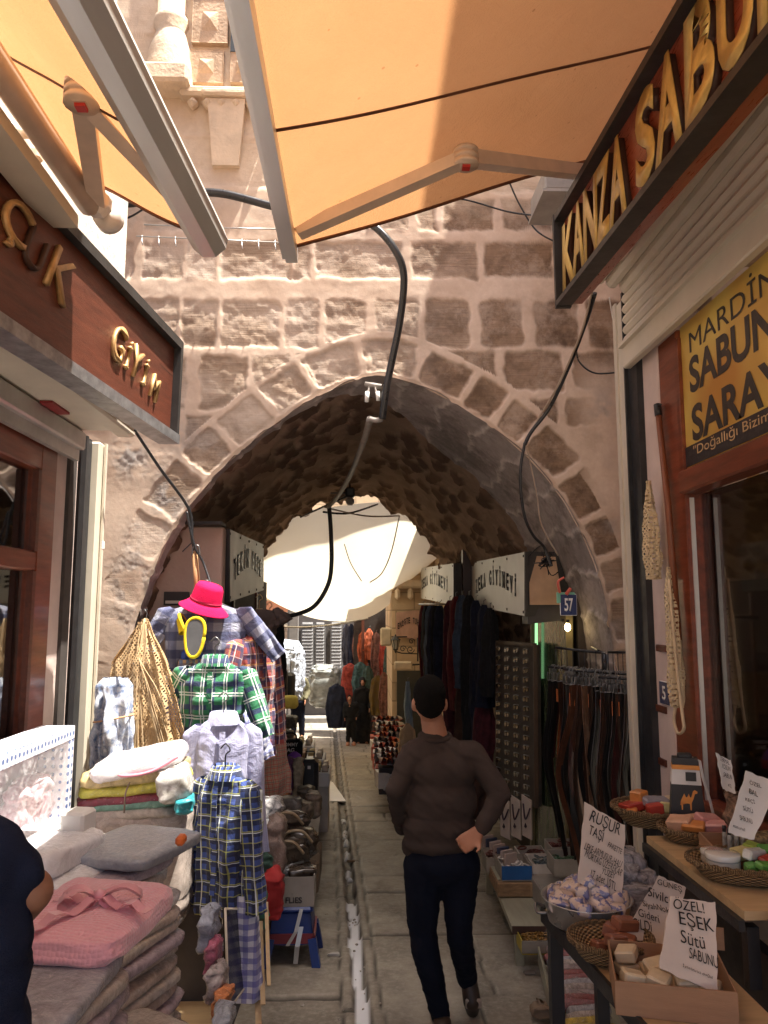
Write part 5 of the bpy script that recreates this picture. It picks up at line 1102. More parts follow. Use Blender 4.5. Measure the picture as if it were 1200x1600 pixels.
# quilted grey towel
DIM = NT('quilted_grey'); t = DIM; co = t.coord(); t.set(Base_Color=t.mix(t.noise(co, 60, 3), (.20, .22, .26), (.40, .42, .46)), Roughness=.6, Coat_Weight=.8, Coat_Roughness=.12)
b_ = t.n('ShaderNodeBump'); b_.inputs['Distance'].default_value = .01; t.l(t.noise(co, 14, 5, .6, 3), b_.inputs['Height']); t.l(b_.outputs[0], t.b.inputs['Coat Normal']); t.bump(t.noise(co, 90, 3), .6, .005)
p = onz(210, 1325, 1.03); tag(slabmesh('folded_towel', (p.x, p.y, 1.035), (.36, .42, .05), DIM.m, rz=R(-20), seed=201, folds=2, wr=.005), 'grey speckled towel in shiny film on top of the farther stack', 'towel')
# pink bubble knit blanket with a satin bow
BUB = NT('pink_bubble_knit'); t = BUB; co = t.attr('pc', 'Vector'); vo = t.n('ShaderNodeTexVoronoi', feature='F1'); t.l(co, vo.inputs['Vector']); vo.inputs['Scale'].default_value = 85; vo.inputs['Randomness'].default_value = .3
t.set(Base_Color=t.mix(t.noise(t.coord(), 6, 3), (.80, .36, .43), (.90, .48, .55)), Roughness=.8, Sheen_Weight=.6); t.bump(t.math('SUBTRACT', 1, vo.outputs[0]), .7, .006); BUB = t.m
BL = thing('blanket', 'pink bubble knit blanket with a satin bow lying on the nearest stack', 'blanket', tuple(onz(135, 1430, 1.03)))
p = onz(138, 1432, 1.04); bl = slabmesh('folded_blanket', (p.x, p.y, 1.035), (.36, .46, .075), BUB, BL, rz=R(-8), seed=231, wr=.010, puff=.9, n=30, m=26)
SAT = M('pink_satin', (.78, .38, .44), .3, var=.06, bump=.3, bs=20, sheen=.3)
c_ = onz(155, 1405, 1.10)
def bow_loop(a, ln, wd):
    n = 14; V_ = []
    for i in range(n):
        u_ = i/(n-1); r_ = ln*math.sin(PI*u_)**.7; hgt_ = .028*math.sin(2*PI*u_)
        for j in range(5):
            w_ = (j/4-.5)*wd*(.35+.65*math.sin(PI*u_)); d1 = V((math.cos(a), math.sin(a), 0)); d2 = V((-math.sin(a), math.cos(a), 0)); V_.append(c_+d1*(u_ if u_ < .5 else 1-u_)*2*ln+V((0, 0, hgt_+.008*math.sin(j*2+u_*5)))+d2*w_)
    return link('bow', raw_mesh('bow', V_, gridf(n, 5), True), SAT, bl)
bow_loop(R(10), .12, .06); bow_loop(R(188), .11, .06)
for a, l_ in ((R(-125), .20), (R(-20), .16), (R(160), .14)):
    b = MB(); d1 = V((math.cos(a), math.sin(a), 0)); b.ribbon([c_+d1*(l_*k/7)+V((0, 0, .012*math.sin(k*1.7)-.006*k/7)) for k in range(8)], .032, V((-math.sin(a), math.cos(a), 0)), .002); b.build('ribbon_tail', SAT, bl)
b = MB(); b.lathe([(.002, -.014), (.016, -.008), (.016, .008), (.002, .014)], 12, Matrix.Translation(c_+V((0, 0, .014)))); b.build('knot', SAT, bl)
# brightly lit packs behind the blanket
WHP = plastic_wrap('white_pack', (.74, .74, .76), var=.08)
for i, (px, py, z, sx, sy, sz, lb) in enumerate(((95, 1365, .98, .36, .40, .09, 'white pack in film lying in the sun between the two stacks'), (60, 1330, 1.06, .34, .36, .10, 'second white pack in film in the sun, next to the display box'), (122, 1290, 1.12, .09, .10, .11, 'small white carton standing in the sun below the rail'))):
    p = onz(px, py, z)
    if i < 2: tag(slabmesh('folded_cloth', p, (sx, sy, sz), WHP, rz=R(-15), seed=240+i, wr=.01, folds=2), lb, 'cloth')
    else: tag(MB().box(p, (sx, sy, sz), bev=.01, rz=R(-10)).build('carton', WHT), lb, 'box')
for i, (x, y) in enumerate(((-1.28, 2.25), (-1.33, 2.75), (-1.2, 3.3))):
    tag(slabmesh('folded_cloth', (x, y, .70), (.36, .46, .50), PD[('white', 'grey', 'ivory')[i]], seed=250+i, folds=9, wr=.012, m=30), ['tall pile of white wrapped cloth behind the nearest stack', 'grey wrapped pile against the shop window', 'ivory wrapped pile against the left jamb'][i], 'cloth')
# display box with polka dot frame and clear front
p0, p1 = onx(0, 1215, -1.38), onx(93, 1215, -1.38)
DOT = NT('polka_card'); t = DOT; co = t.attr('pc', 'Vector'); vo = t.n('ShaderNodeTexVoronoi'); t.l(co, vo.inputs['Vector']); vo.inputs['Scale'].default_value = 28; vo.inputs['Randomness'].default_value = .12
t.set(Base_Color=t.mix(t.math('LESS_THAN', vo.outputs[0], .28), (.72, .70, .74), (.05, .12, .32)), Roughness=.4); DOT = t.m
DB = thing('gift_box', 'large gift box with blue polka dot frame and clear front beside the left window', 'box', tuple(p1))
zt_, zb_ = onx(93, 1135, -1.38).z, onx(93, 1290, -1.38).z; ya, yb = 2.55, p1.y; F_ = lambda nm, c, s_, mt: (lambda b: (setattr(b, 'pc', [(q[1], q[2], q[0]) for q in b.v]), b.build(nm, mt, DB)))(MB().box(c, s_, bev=.003))
F_('top_frame', (-1.40, (ya+yb)/2, zt_-.03), (.16, yb-ya, .06), DOT); F_('lower_frame', (-1.40, (ya+yb)/2, zb_+.03), (.16, yb-ya, .06), DOT)
F_('side_frame', (-1.40, yb-.03, (zt_+zb_)/2), (.158, .06, zt_-zb_-.12), DOT); F_('side_frame', (-1.40, ya+.25, (zt_+zb_)/2), (.158, .07, zt_-zb_-.12), DOT)
MB().box((-1.47, (ya+yb)/2, (zt_+zb_)/2), (.02, yb-ya-.12, zt_-zb_-.12)).build('back', M('rose_card', (.55, .35, .40), .5), DB)
MB().box((-1.323, (ya+yb)/2, (zt_+zb_)/2), (.003, yb-ya-.12, zt_-zb_-.12)).build('clear_front', film('clear_film', cover=.10), DB)
tag(slabmesh('folded_cloth', (-1.40, yb-.28, zb_+.16), (.10, .34, .22), M('flowered_pink', (.72, .20, .30), .7, var=.5, vs=30, c2=(.85, .75, .78)), seed=260, wr=.02, m=24), 'pink and white flowered cloth inside the gift box', 'cloth')
# blue and white packs hanging on the rail, behind the black rail
HB = plastic_wrap('blue_white_print', (.10, .20, .45), (.75, .78, .84)); 
HG = thing('hanging_pack', 'blue and white printed clothes in clear bags tied to the left rail', 'bag', tuple(at(178, 1130, 4.5)))
for i, (px, dy, w_) in enumerate(((164, 0, .055), (178, -.06, .06), (190, .03, .05))):
    p = at(px, 1130, 4.45+dy); garment('clear_bag', HG, HB, TR(p+V((0, 0, .23)), R(15*i)), [(.02, .02, .02, 0, 0), (-.02, w_, .04, 0, 0), (-.3, w_*1.2, .05, 0, 0), (-.5, w_, .04, .01, 0)], fold=.02, nf=4, seed=270+i)
b = MB(); p = at(178, 1122, 4.40); b.tube([p+V((.11*math.cos(a), .06*math.sin(a), .02*math.cos(a))) for a in [k*PI/10 for k in range(21)]], .005, 6); b.build('string', M('orange_string', (.5, .28, .15), .8), HG)
# bagged bedding behind
for i, (px, py, Y_, sx, sy, sz, c_, lb) in enumerate(((222, 1258, 3.95, .46, .40, .05, PD['ivory'], 'flat ivory pack in film, lowest above the grey towel'),
    (222, 1246, 3.95, .46, .40, .04, PD['green'], 'dark green pack in film under the maroon one'),
    (215, 1236, 3.95, .48, .40, .045, plastic_wrap('wrap_maroon', (.22, .02, .05)), 'maroon pack in film in the bagged pile'),
    (215, 1222, 3.95, .48, .42, .05, plastic_wrap('wrap_yellow', (.62, .58, .08)), 'bright yellow pack in film in the bagged pile'),
    (215, 1205, 3.95, .48, .42, .07, plastic_wrap('wrap_straw', (.55, .42, .18)), 'straw yellow pack in film in the bagged pile'),
    (222, 1188, 3.90, .42, .44, .07, plastic_wrap('wrap_whitepink', (.75, .72, .74), var=.12), 'white pack with pink piping in film on top of the bagged pile'),
    (274, 1222, 3.75, .15, .26, .11, plastic_wrap('wrap_clearbag', (.50, .46, .38), (.75, .74, .72)), 'crumpled clear bag bulging at the right of the bagged pile'),
    (288, 1252, 3.72, .09, .2, .06, plastic_wrap('wrap_teal', (.02, .35, .40)), 'teal and white pack squeezed beside the lavender shirt'))):
    tag(slabmesh('bagged_bedding', at(px, py, Y_), (sx, sy, sz*1.15), c_, rz=R(-10+3*i), seed=280+i, wr=.012, tilt=(0, R(-4) if i < 5 else R(-10)), puff=.8 if i > 4 else .3), lb, 'bedding', 'bagged bedding pile at the left foot of the arch')
b = MB(); c0_ = at(222, 1183, 3.68); b.tube(smoothpath([at(160, 1200, 3.72), at(190, 1212, 3.68), at(235, 1206, 3.68), at(278, 1182, 3.7)], 6), .008, 6); tag(b.build('piping', M('pink_piping', (.65, .25, .32), .6)), 'pink piping along the edge of the white bagged pack', 'trim')
b = MB(); b.tube(smoothpath([at(203, 1222, 3.70), at(196, 1240, 3.68), at(194, 1270, 3.70)], 5), .004, 5); tag(b.build('string', M('brown_string', (.25, .18, .14), .8)), 'brown string tied round the bagged pile', 'string')
tag(slabmesh('bedding_base', at(222, 1330, 3.95)+V((0, .05, -.02)), (.5, .5, .62), PD['beige'], seed=299, folds=8, m=30), 'beige wrapped pile carrying the bagged bedding', 'bedding')
# dark mirror panel, colourful packs under the shirts
o = thing('leaning_mirror', 'narrow dark mirror panel with pale rim standing below the blue plaid shirt', 'mirror', tuple(at(360, 1560, 3.65)))
a_, c_, d_, e_ = at(352, 1420, 3.72), at(384, 1420, 4.0), at(392, 1530, 4.0), at(357, 1578, 3.62)
b = MB(); b.hexa([a_, c_, d_, e_], None, V((-.015, .01, 0))); b.build('glass', M('dark_mirror', (.03, .03, .035), .12, .3, var=.2), o)
b = MB(); b.tube([a_, c_, d_, e_, a_], .006, 6); b.build('rim', M('pale_rim', (.6, .52, .42), .5), o)
for i, (px, py, Y_, sx, sz, c_, lb) in enumerate(((326, 1450, 3.55, .06, .14, (.30, .32, .40), 'white and blue small pack beside the dark mirror'), (336, 1490, 3.5, .05, .12, (.45, .10, .18), 'hot pink small pack beside the dark mirror'), (338, 1532, 3.4, .07, .12, (.40, .34, .33), 'white net pack below the hot pink one'), (346, 1566, 3.3, .07, .08, (.55, .18, .05), 'bright orange pack at the foot of the dark mirror'), (350, 1592, 3.15, .06, .07, (.35, .38, .44), 'pale blue crumpled pack at the lower picture edge'))):
    tag(slabmesh('small_pack', at(px, py, Y_), (sx, .16, sz), plastic_wrap('smallwrap_%d' % i, c_, var=.3), seed=310+i, wr=.02, m=20), lb, 'pack', 'small packs under the shirts')
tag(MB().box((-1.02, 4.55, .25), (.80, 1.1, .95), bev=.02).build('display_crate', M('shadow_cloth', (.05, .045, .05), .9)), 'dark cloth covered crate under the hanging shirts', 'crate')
for i, (px, py, w_) in enumerate(((407, 1530, .022), (400, 1560, .028), (416, 1500, .018))):
    b = MB(); b.bar(at(px, py-90, 4.1), at(px+4, py+40, 3.85), w_, .012); tag(b.build('plank', PLW), ['pale wooden slat leaning by the gingham trouser legs', 'broader wooden slat at the foot of the crate', 'thin wooden slat nearest the blue stool'][i], 'slat')
# goods between shirts and the blue stool
for i, (px, py, Y_, s_, c_, lb) in enumerate(((418, 1262, 5.2, (.20, .22, .10), plastic_wrap('wrap_bw', (.12, .12, .14), (.65, .62, .6)), 'black and white packs in clear bags beside the lavender sleeve'), (415, 1300, 5.0, (.18, .2, .12), WHP, 'crumpled clear bag under the black and white packs'), (430, 1330, 4.85, (.12, .18, .34), plastic_wrap('wrap_brown', (.20, .13, .10)), 'tall brown bag in shiny film left of the handbags'), (410, 1360, 4.8, (.16, .2, .2), M('dark_green_cloth', (.03, .07, .05), .8), 'dark green bag under the film bags'), (425, 1395, 4.7, (.12, .14, .22), M('red_cloth', (.35, .02, .02), .8), 'red bag hanging beside the blue stool'), (405, 1420, 4.65, (.10, .14, .2), M('mixed_scarf', (.25, .18, .05), .8, var=.7, vs=20, c2=(.05, .3, .2)), 'green and ochre patterned cloth below the red bag'))):
    tag(slabmesh('soft_bag', at(px, py, Y_), s_, c_, seed=330+i, wr=.018, m=22, puff=.8), lb, 'bag')
HBM = M('dark_leather', (.045, .032, .022), .28, var=.4, coat=.4)
for i, (px, py, rz) in enumerate(((452, 1290, 20), (466, 1318, -10), (452, 1335, 35))):
    p = at(px, py, 5.5-.12*i); o = thing('handbag', ['dark shiny handbag with bent straps, uppermost of three', 'dark shiny handbag, right one of three', 'dark shiny handbag, lowest of three above the stool'][i], 'handbag', tuple(p), group='dark handbags above the blue stool')
    slabmesh('pouch', p, (.26, .16, .15), HBM, o, rz=R(rz), seed=350+i, wr=.02, m=22, puff=.9)
    b = MB(); b.tube(smoothpath([p+V((-.1, -.08, .03)), p+V((-.07, -.12, .10)), p+V((.03, -.12, .11)), p+V((.1, -.09, .03))], 6), .010, 6); b.build('strap', M('tan_strap', (.30, .22, .13), .4), o)
    b = MB(); b.tube([p+V((-.1, -.085, -.03)), p+V((0, -.095, -.04)), p+V((.1, -.085, -.02))], .007, 6); b.build('zip', HOOK, o)
tag(MB().box(at(455, 1345, 5.55)+V((-.02, .2, -.1)), (.42, .5, .22), bev=.02).build('display_crate', M('brown_board', (.16, .11, .07), .8)), 'brown board crate carrying the handbags', 'crate')
# blue plastic stool with carton
BLP = M('blue_plastic', (.008, .03, .16), .35, var=.15); RDP = M('red_plastic_band', (.22, .03, .04), .4)
sy_ = 5.05; sxx = at(458, 1450, sy_).x; sg = gz(sy_)
ST = thing('stool', 'blue plastic stool with a red band and splayed legs carrying a carton', 'stool', (sxx, sy_, sg))
T = Matrix.Translation((sxx, sy_, sg)); zt2 = at(458, 1402, sy_).z-.015-sg
b = MB(); b.box((0, 0, zt2-.02), (.25, .25, .04), T, bev=.015); b.build('seat', BLP, ST)
def panel(dx, dy):
    b = MB(); a_ = V((dx, dy, 0)); s_ = V((-dy, dx, 0)); z1 = zt2-.04
    pts = [a_*.115+s_*.115+V((0, 0, z1)), a_*.115-s_*.115+V((0, 0, z1)), a_*.135-s_*.135+V((0, 0, z1*.45)), a_*.135-s_*.06+V((0, 0, z1*.42)), a_*.135+s_*.06+V((0, 0, z1*.42)), a_*.135+s_*.135+V((0, 0, z1*.45))]
    v = [T @ p for p in pts]; w_ = [T @ (p-a_*.012) for p in pts]; n = len(v)
    b.add(v+w_, [tuple(range(n)), tuple(range(2*n-1, n-1, -1))]+[(i, n+i, n+(i+1) % n, (i+1) % n) for i in range(n)], sm=False); b.build('side_panel', BLP, ST)
    b = MB(); q1, q2 = T @ (a_*.137+s_*.13+V((0, 0, z1*.55))), T @ (a_*.137-s_*.13+V((0, 0, z1*.55))); b.bar(q1, q2, .008, .055); b.build('band', RDP, ST)
for dx, dy in ((1, 0), (-1, 0), (0, 1), (0, -1)): panel(dx, dy)
for sx in (-1, 1):
    for sy2 in (-1, 1):
        b = MB(); b.bar(T @ V((sx*.125, sy2*.125, zt2*.48)), T @ V((sx*.155, sy2*.155, 0)), .05, .05, (0, 1, 0)); lg = b.build('leg', BLP, ST)
CT = M('grey_card', (.30, .27, .23), .8, var=.12); z_ = sg+zt2
cx_ = T.translation; BX = thing('carton', 'grey brown carton printed FLIES standing on the blue stool', 'carton', (sxx, sy_, z_))
w1, h1 = .26, .17
b = MB(); b.box((sxx-w1/2, sy_, z_+h1/2), (.006, .22, h1)); b.box((sxx+w1/2, sy_, z_+h1/2), (.006, .22, h1)); b.box((sxx, sy_-.11, z_+h1/2), (w1+.006, .006, h1)); b.box((sxx, sy_+.11, z_+h1/2), (w1+.006, .006, h1)); b.box((sxx, sy_, z_+.004), (w1-.006, .214, .006)); b.build('box', CT, BX)
text('lettering', 'FLIES', frame((sxx+.01, sy_-.114, z_+.02), (1, 0, 0)), PB, BX, h=.036, w=.10, ext=.001, bold=.03)
b = MB(); b.bar((sxx, sy_-.1145, z_+.068), (sxx, sy_-.1145, z_+.078), .01, .002, (1, 0, 0)); b.build('print_mark', PB, BX)
tag(slabmesh('wallet', (sxx+.05, sy_, z_+h1), (.18, .12, .05), HBM, rz=R(15), seed=371), 'black shiny wallet on top of the printed carton', 'wallet'); tag(slabmesh('wallet', (sxx-.06, sy_+.02, z_+h1), (.12, .12, .04), M('silver_case', (.35, .35, .36), .25, .6), rz=R(-10), seed=372), 'silver grey case lying beside the black wallet', 'case')
o = thing('hanging_tag', 'two grey tags on a string hanging in front of the blue stool', 'tag', (sxx, sy_-.17, z_-.05)); 
b = MB(); b.ribbon([V((sxx+.06, sy_-.15, z_+.0)), V((sxx+.03, sy_-.17, z_-.12)), V((sxx-.02, sy_-.17, z_-.2))], .022, (1, 0, 0)); b.ribbon([V((sxx+.06, sy_-.152, z_-.10)), V((sxx+.04, sy_-.18, z_-.2)), V((sxx+.03, sy_-.17, z_-.30))], .028, (1, 0, 0)); b.build('strip', METGREY, o)
# ================================================================== shop signs inside the passage
SIGNW = M('sign_white', (.62, .62, .58), .45, var=.06, vs=3, bump=.1); BOXD = M('sign_box_side', (.035, .03, .028), .6); INK = M('sign_ink', (.012, .012, .014), .4)
def box_sign(label, x, pn, pf, depth, word, left, hmul=1):
    # pn / pf: (px, top, bottom) of the near and the far edge as seen from the lane
    n0, n1, f0, f1 = onx(pn[0], pn[2], x), onx(pn[0], pn[1], x), onx(pf[0], pf[2], x), onx(pf[0], pf[1], x)
    o = thing('box_sign', label, 'sign', tuple(n0)); sd = -1 if left else 1
    c = [n0, f0, f1, n1] if left else [f0, n0, n1, f1]
    MB().hexa(c, None, V((sd*.012, 0, 0))).build('face', SIGNW, o)
    b = MB(); b.hexa([p+V((sd*.014, 0, 0)) for p in c], None, V((sd*depth, 0, 0))); b.build('box', BOXD, o)
    b = MB(); b.bar(n0, n1, .03, .02, (1, 0, 0)); b.build('edge_trim', BOXD, o)
    a_, d_ = c[0], c[1]; L_ = (d_-a_).length; H_ = (c[3]-a_).length; xd = (d_-a_).normalized()
    nch = len(word); pos = np.linspace(.14, .86, nch)
    for ch, u_ in zip(word, pos):
        if ch == ' ': continue
        up_ = math.sin(PI*(u_-.05)/.9); q = a_+(d_-a_)*u_; bz = (c[3]-a_).lerp(c[2]-d_, u_); q = q+bz*(.22+.26*up_)+V((-sd*.002, 0, 0)); ang = (u_-.5)*-.5
        xx = (xd+bz.normalized()*math.tan(ang)*.5).normalized()
        text('letter', ch, frame(q, xx, (0, 0, 1)), INK, o, h=H_*(.30 if ch != 'İ' else .38), w=L_*.55/nch*(.35 if ch == 'İ' else 1), ext=.004, bold=.03)
    for k in range(5):
        for e in (.06, .94):
            q = a_+(d_-a_)*(.03+.235*k)+((c[3]-a_).lerp(c[2]-d_, .03+.235*k))*e; MB().tube([q, q+V((-sd*.006, 0, 0))], .010, 8).build('screw', BOXD, o)
    return o
box_sign('white box sign with black arched letters on the left wall of the passage', -.93, (357, 826, 941), (412, 851, 922), .50, 'TEKİN BEBE', True)
box_sign('nearer white box sign ZEKA GIYIMEVI with black arched letters on the right wall', 1.23, (822, 862, 963), (737, 879, 946), .40, 'ZEKA GİYİMEVİ', False)
box_sign('smaller white box sign farther along the right wall, lettered like the nearer one', 1.06, (710, 880, 946), (655, 888, 934), .35, 'ZEKA GİYİMEVİ', False)
PINKW = M('passage_plaster', (.50, .37, .30), .9, var=.12, vs=3, bump=.4, bs=20, bd=.008)
o = thing('partition_wall', 'pinkish plastered partition behind the hanging shirts on the left', 'wall', (-1.2, 5.3, gz(5.3)))
z_ = at(300, 821, 5.27).z; MB().box((-1.24, 5.40, (z_-.6)/2), (.60, .14, z_+.6), bev=.01).build('panel', PINKW, o); MB().box((-1.24, 5.30, z_+.012), (.62, .2, .02)).build('top_edge', BOXD, o)
a_ = at(275, 935, 5.30); b = MB(); b.box((a_.x, 5.335, a_.z), (.17, .05, .09)); b.build('vent_hole', BOXD, o); b = MB(); b.box((a_.x, 5.31, a_.z-.025), (.14, .03, .02)); b.build('vent_flap', METCREAM, o)
# shop rows lining the passage on both sides
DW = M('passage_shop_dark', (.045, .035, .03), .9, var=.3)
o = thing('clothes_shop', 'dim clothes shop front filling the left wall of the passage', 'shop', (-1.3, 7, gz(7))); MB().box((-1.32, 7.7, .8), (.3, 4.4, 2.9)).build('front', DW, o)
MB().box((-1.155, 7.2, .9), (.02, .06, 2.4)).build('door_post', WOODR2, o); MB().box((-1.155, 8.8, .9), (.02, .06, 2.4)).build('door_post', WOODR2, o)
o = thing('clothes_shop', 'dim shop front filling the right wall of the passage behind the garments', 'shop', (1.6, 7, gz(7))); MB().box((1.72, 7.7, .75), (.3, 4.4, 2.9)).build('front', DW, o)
pz = at(737, 800, 8.35).z
MB().box((1.27, 8.42, 1.5), (.26, .12, 3.2)).build('dark_column', M('dark_steel_column', (.05, .03, .03), .5), o)
o = thing('end_panel', 'tan wooden end panel beside the nearer right box sign', 'panel', tuple(at(852, 905, 5.65)))
q = [at(828, 945, 5.62), at(880, 945, 5.55), at(868, 870, 5.55), at(826, 868, 5.62)]; MB().hexa(q, None, V((0, .03, 0))).build('panel', M('tan_board', (.42, .27, .16), .6), o); MB().hexa([at(825, 975, 5.66), at(893, 968, 5.58), at(890, 945, 5.58), at(825, 945, 5.66)], None, V((0, .2, 0))).build('shade_board', BOXD, o)
# glass door glowing green
DR_ = thing('glass_door', 'dark green glazed shop door lit by a thin green lamp at the right foot of the arch', 'door', (1.45, 5.9, gz(6)))
GW = M('olive_door_frame', (.16, .13, .06), .5); q0, q1, q2, q3 = at(834, 1330, 6.3), at(890, 1350, 5.5), at(888, 962, 5.5), at(834, 955, 6.3)
MURK = NT('murky_green_glass'); t = MURK; co = t.coord(); mp = t.n('ShaderNodeMapping'); mp.inputs['Scale'].default_value = (3, 3, .7); t.l(co, mp.inputs[0]); t.set(Base_Color=t.mix(t.ramp(t.noise(mp.outputs[0], 5, 6, .7), .4, .65), (.02, .035, .018), (.12, .15, .085)), Roughness=.15); MURK = t.m
MB().hexa([q0, q1, q2, q3], None, V((.05, .05, 0))).build('pane', MURK, DR_)
for a_, c_ in ((q0, q3), (q1, q2), (q3, q2)): MB().bar(a_, c_, .05, .05, (1, 0, 0)).build('frame', GW, DR_)
LG = NT('green_lamp'); LG.set(Base_Color=(.3, .8, .4), Emission_Color=(.45, 1.0, .45), Emission_Strength=.35); LAMPW = NT('warm_bulb'); LAMPW.set(Base_Color=(1, .8, .4), Emission_Color=(1, .75, .35), Emission_Strength=8.0)
lm = thing('strip_lamp', 'thin glowing green lamp tube at the left edge of the dark glass door', 'lamp', tuple(at(839, 965, 6.1))); MB().tube([at(838, 968, 6.15), at(838, 1060, 6.15)], .012, 8).build('tube', LG.m, lm); MB().tube([at(838, 960, 6.15), at(838, 968, 6.15)], .016, 8).build('cap', BLK, lm)
lm = thing('bulb', 'small warm lit bulb at the upper right of the glass door', 'lamp', tuple(at(887, 978, 5.4))); MB().lathe([(.002, -.03), (.02, -.015), (.02, .01), (.01, .03)], 12, Matrix.Translation(at(887, 980, 5.38))).build('glass', LAMPW.m, lm); MB().tube([at(887, 975, 5.38), at(887, 968, 5.38)], .012, 8).build('socket', BLK, lm)

# rack of belts
RK = thing('belt_rack', 'black wire rack with two arms carrying the leather belts at the right', 'rack', tuple(at(945, 1050, 4.8)))
rails = [(at(856, 1042, 5.15), at(950, 1050, 4.95)), (at(880, 1046, 4.85), at(955, 1052, 4.75)), (at(945, 1052, 4.75), at(1002, 1054, 4.62)), (at(935, 1058, 4.60), at(1003, 1062, 4.50))]
for a_, c_ in rails: MB().tube([a_, c_], .008, 8).build('rail', BLKC, RK)
t0, t1, t2, t3 = at(868, 1012, 4.95), at(940, 1020, 4.8), at(950, 1019, 4.8), at(1004, 1020, 4.62)
b = MB(); b.tube([t0, t1], .008, 8); 
for k in range(9): p = t0.lerp(t1, k/8); b.tube([p, p+V((.0, 0, -.11-.02*k/8))], .003, 5)
b.build('grille', BLKC, RK)
b = MB(); b.tube([t2, t3], .008, 8)
for k in range(8): p = t2.lerp(t3, k/7); b.tube([p, p+V((0, 0, -.12))], .003, 5)
b.build('grille', BLKC, RK)
b = MB(); b.tube([at(945, 1022, 4.85), at(945, 1058, 4.85)], .02, 8); b.tube([at(945, 1022, 4.85), at(925, 1012, 5.05)], .01, 6); b.build('bracket', BLKC, RK)
BELTC = [('black', (.012, .011, .011)), ('dark brown', (.045, .022, .014)), ('chestnut brown', (.075, .028, .014)), ('orange brown', (.19, .055, .018)), ('tan edged', (.16, .085, .05)), ('oxblood', (.05, .012, .012))]
protos = []
def belt(ci, L_, sway, seed):
    nm, c = BELTC[ci]; o = thing('belt', '', 'belt', (0, 0, 0)); mt = M('leather_'+nm.replace(' ', '_'), c, .34, var=.3, vs=20, coat=.35, bump=.2, bs=120, bd=.001)
    pts = smoothpath([V((0, 0, -.05)), V((sway*.2, .005, -.25)), V((sway, .0, -L_*.5)), V((sway*.5+.03, .01, -L_*.8)), V((sway*.2+.05, .012, -L_))], 7)
    b = MB(); b.ribbon(pts, .036, (1, .5, 0), .004); b.build('strap', mt, o)
    b = MB(); b.ribbon([p+V((.012, .004, 0)) for p in pts[:14]], .034, (1, .5, 0), .004); b.build('doubled_end', mt, o)
    e = V((1, .5, 0)).normalized()*.022
    b = MB(); b.tube([V((0, 0, -.05))-e, V((0, 0, -.05))+e, V((0, 0, .0))+e, V((0, 0, .0))-e, V((0, 0, -.05))-e], .0035, 6); b.build('buckle', HOOK, o)
    b = MB(); b.tube(smoothpath([V((0, 0, .0)), V((0, 0, .03)), V((.015, 0, .05)), V((.03, 0, .035))], 5), .003, 5); b.build('hook', HOOK, o)
    if seed % 3 == 0:
        b = MB(); b.box((.01, -.02, -.14), (.004, .03, .08)); b.build('price_tag', M('tag_card_%d' % (seed % 2), ((.45, .12, .03), (.55, .5, .42))[seed % 2], .6), o)
    return o
for i in range(12): protos.append((i % 6 if i < 10 else (0, 1)[i-10], belt(i % 6 if i < 10 else (0, 1)[i-10], 1.05+.28*((i*37) % 10)/10, (-.05, .03, -.10, -.03, .02, -.05)[i % 6], i)))
GB = 'leather belts hanging on the wire rack'; used = set(); nb = 0
lab = {0: 'black leather belt hanging from the wire rack by the right foot of the arch', 1: 'dark brown leather belt hanging from the wire rack', 2: 'chestnut brown leather belt hanging among the darker belts of the rack', 3: 'orange brown leather belt hanging near the left end of the rack', 4: 'belt with a pale tan edge hanging in a curve from the rack', 5: 'oxblood leather belt hanging from the wire rack'}
DENSE = 2
pattern = {0: [0, 6, 3, 3, 0, 11, 10, 1, 6, 0, 5, 1], 1: [6, 0, 2, 4, 8, 4, 1, 10, 0, 4, 5, 11], 2: [10, 1, 0, 5, 6, 0, 11, 1, 10, 0], 3: [0, 11, 5, 6, 1, 10, 0, 5, 1, 6]}
for ri, (a_, c_) in enumerate(rails):
    sq_ = [q_ for k_, q_ in enumerate(pattern[ri]) for q_ in (q_, (0, 6, 10, 11, 1, 5)[(k_*5+ri) % 6])]
    for k, pi_ in enumerate(sq_):
        ci, pr = protos[pi_]
        o = pr if pi_ not in used else copy_tree(pr); used.add(pi_)
        p = a_.lerp(c_, (k+.5)/len(sq_)); o.location = p+V((RNG.randn()*.012, RNG.randn()*.03, -.035)); o.rotation_euler = (0, 0, R(-30+RNG.rand()*40)); o['label'] = lab[ci]; o['group'] = GB; o['category'] = 'belt'; nb += 1
for i, (ci, pr) in enumerate(protos):
    if i not in used:
        for ch in list(pr.children): bpy.data.objects.remove(ch)
        bpy.data.objects.remove(pr)

# display panel of sunglasses
PG = M('grey_brown_board', (.10, .085, .07), .85, var=.25); p0, p1, p2, p3 = at(777, 1242, 7.0), at(838, 1262, 6.0), at(836, 1008, 6.0), at(777, 1003, 7.0)
o = thing('sunglasses_stand', 'tall grey brown board covered with rows of sunglasses beside the glass door', 'panel', tuple(p0)); MB().hexa([p0, p1, p2, p3], None, V((.05, .03, 0))).build('board', PG, o)
for a_, c_ in ((p0, p3), (p1, p2), (p3, p2)): MB().bar(a_, c_, .03, .03, (1, 0, 0)).build('frame', M('dark_wood', (.08, .05, .03), .6), o)
sg_ = thing('sunglasses', '', 'sunglasses', (0, 0, 0)); LN = M('smoked_lens', (.03, .015, .012), .12, var=.2); e0 = (p1-p0).normalized()
for s_ in (-1, 1):
    T = frame(e0*s_*.033, e0); b = MB(); out = [(.027*math.cos(a), .019*math.sin(a)*(1.1 if math.sin(a) < 0 else .8)) for a in [k*PI/7 for k in range(14)]]; b.prism(out, .006, T); b.build('lens', LN, sg_)
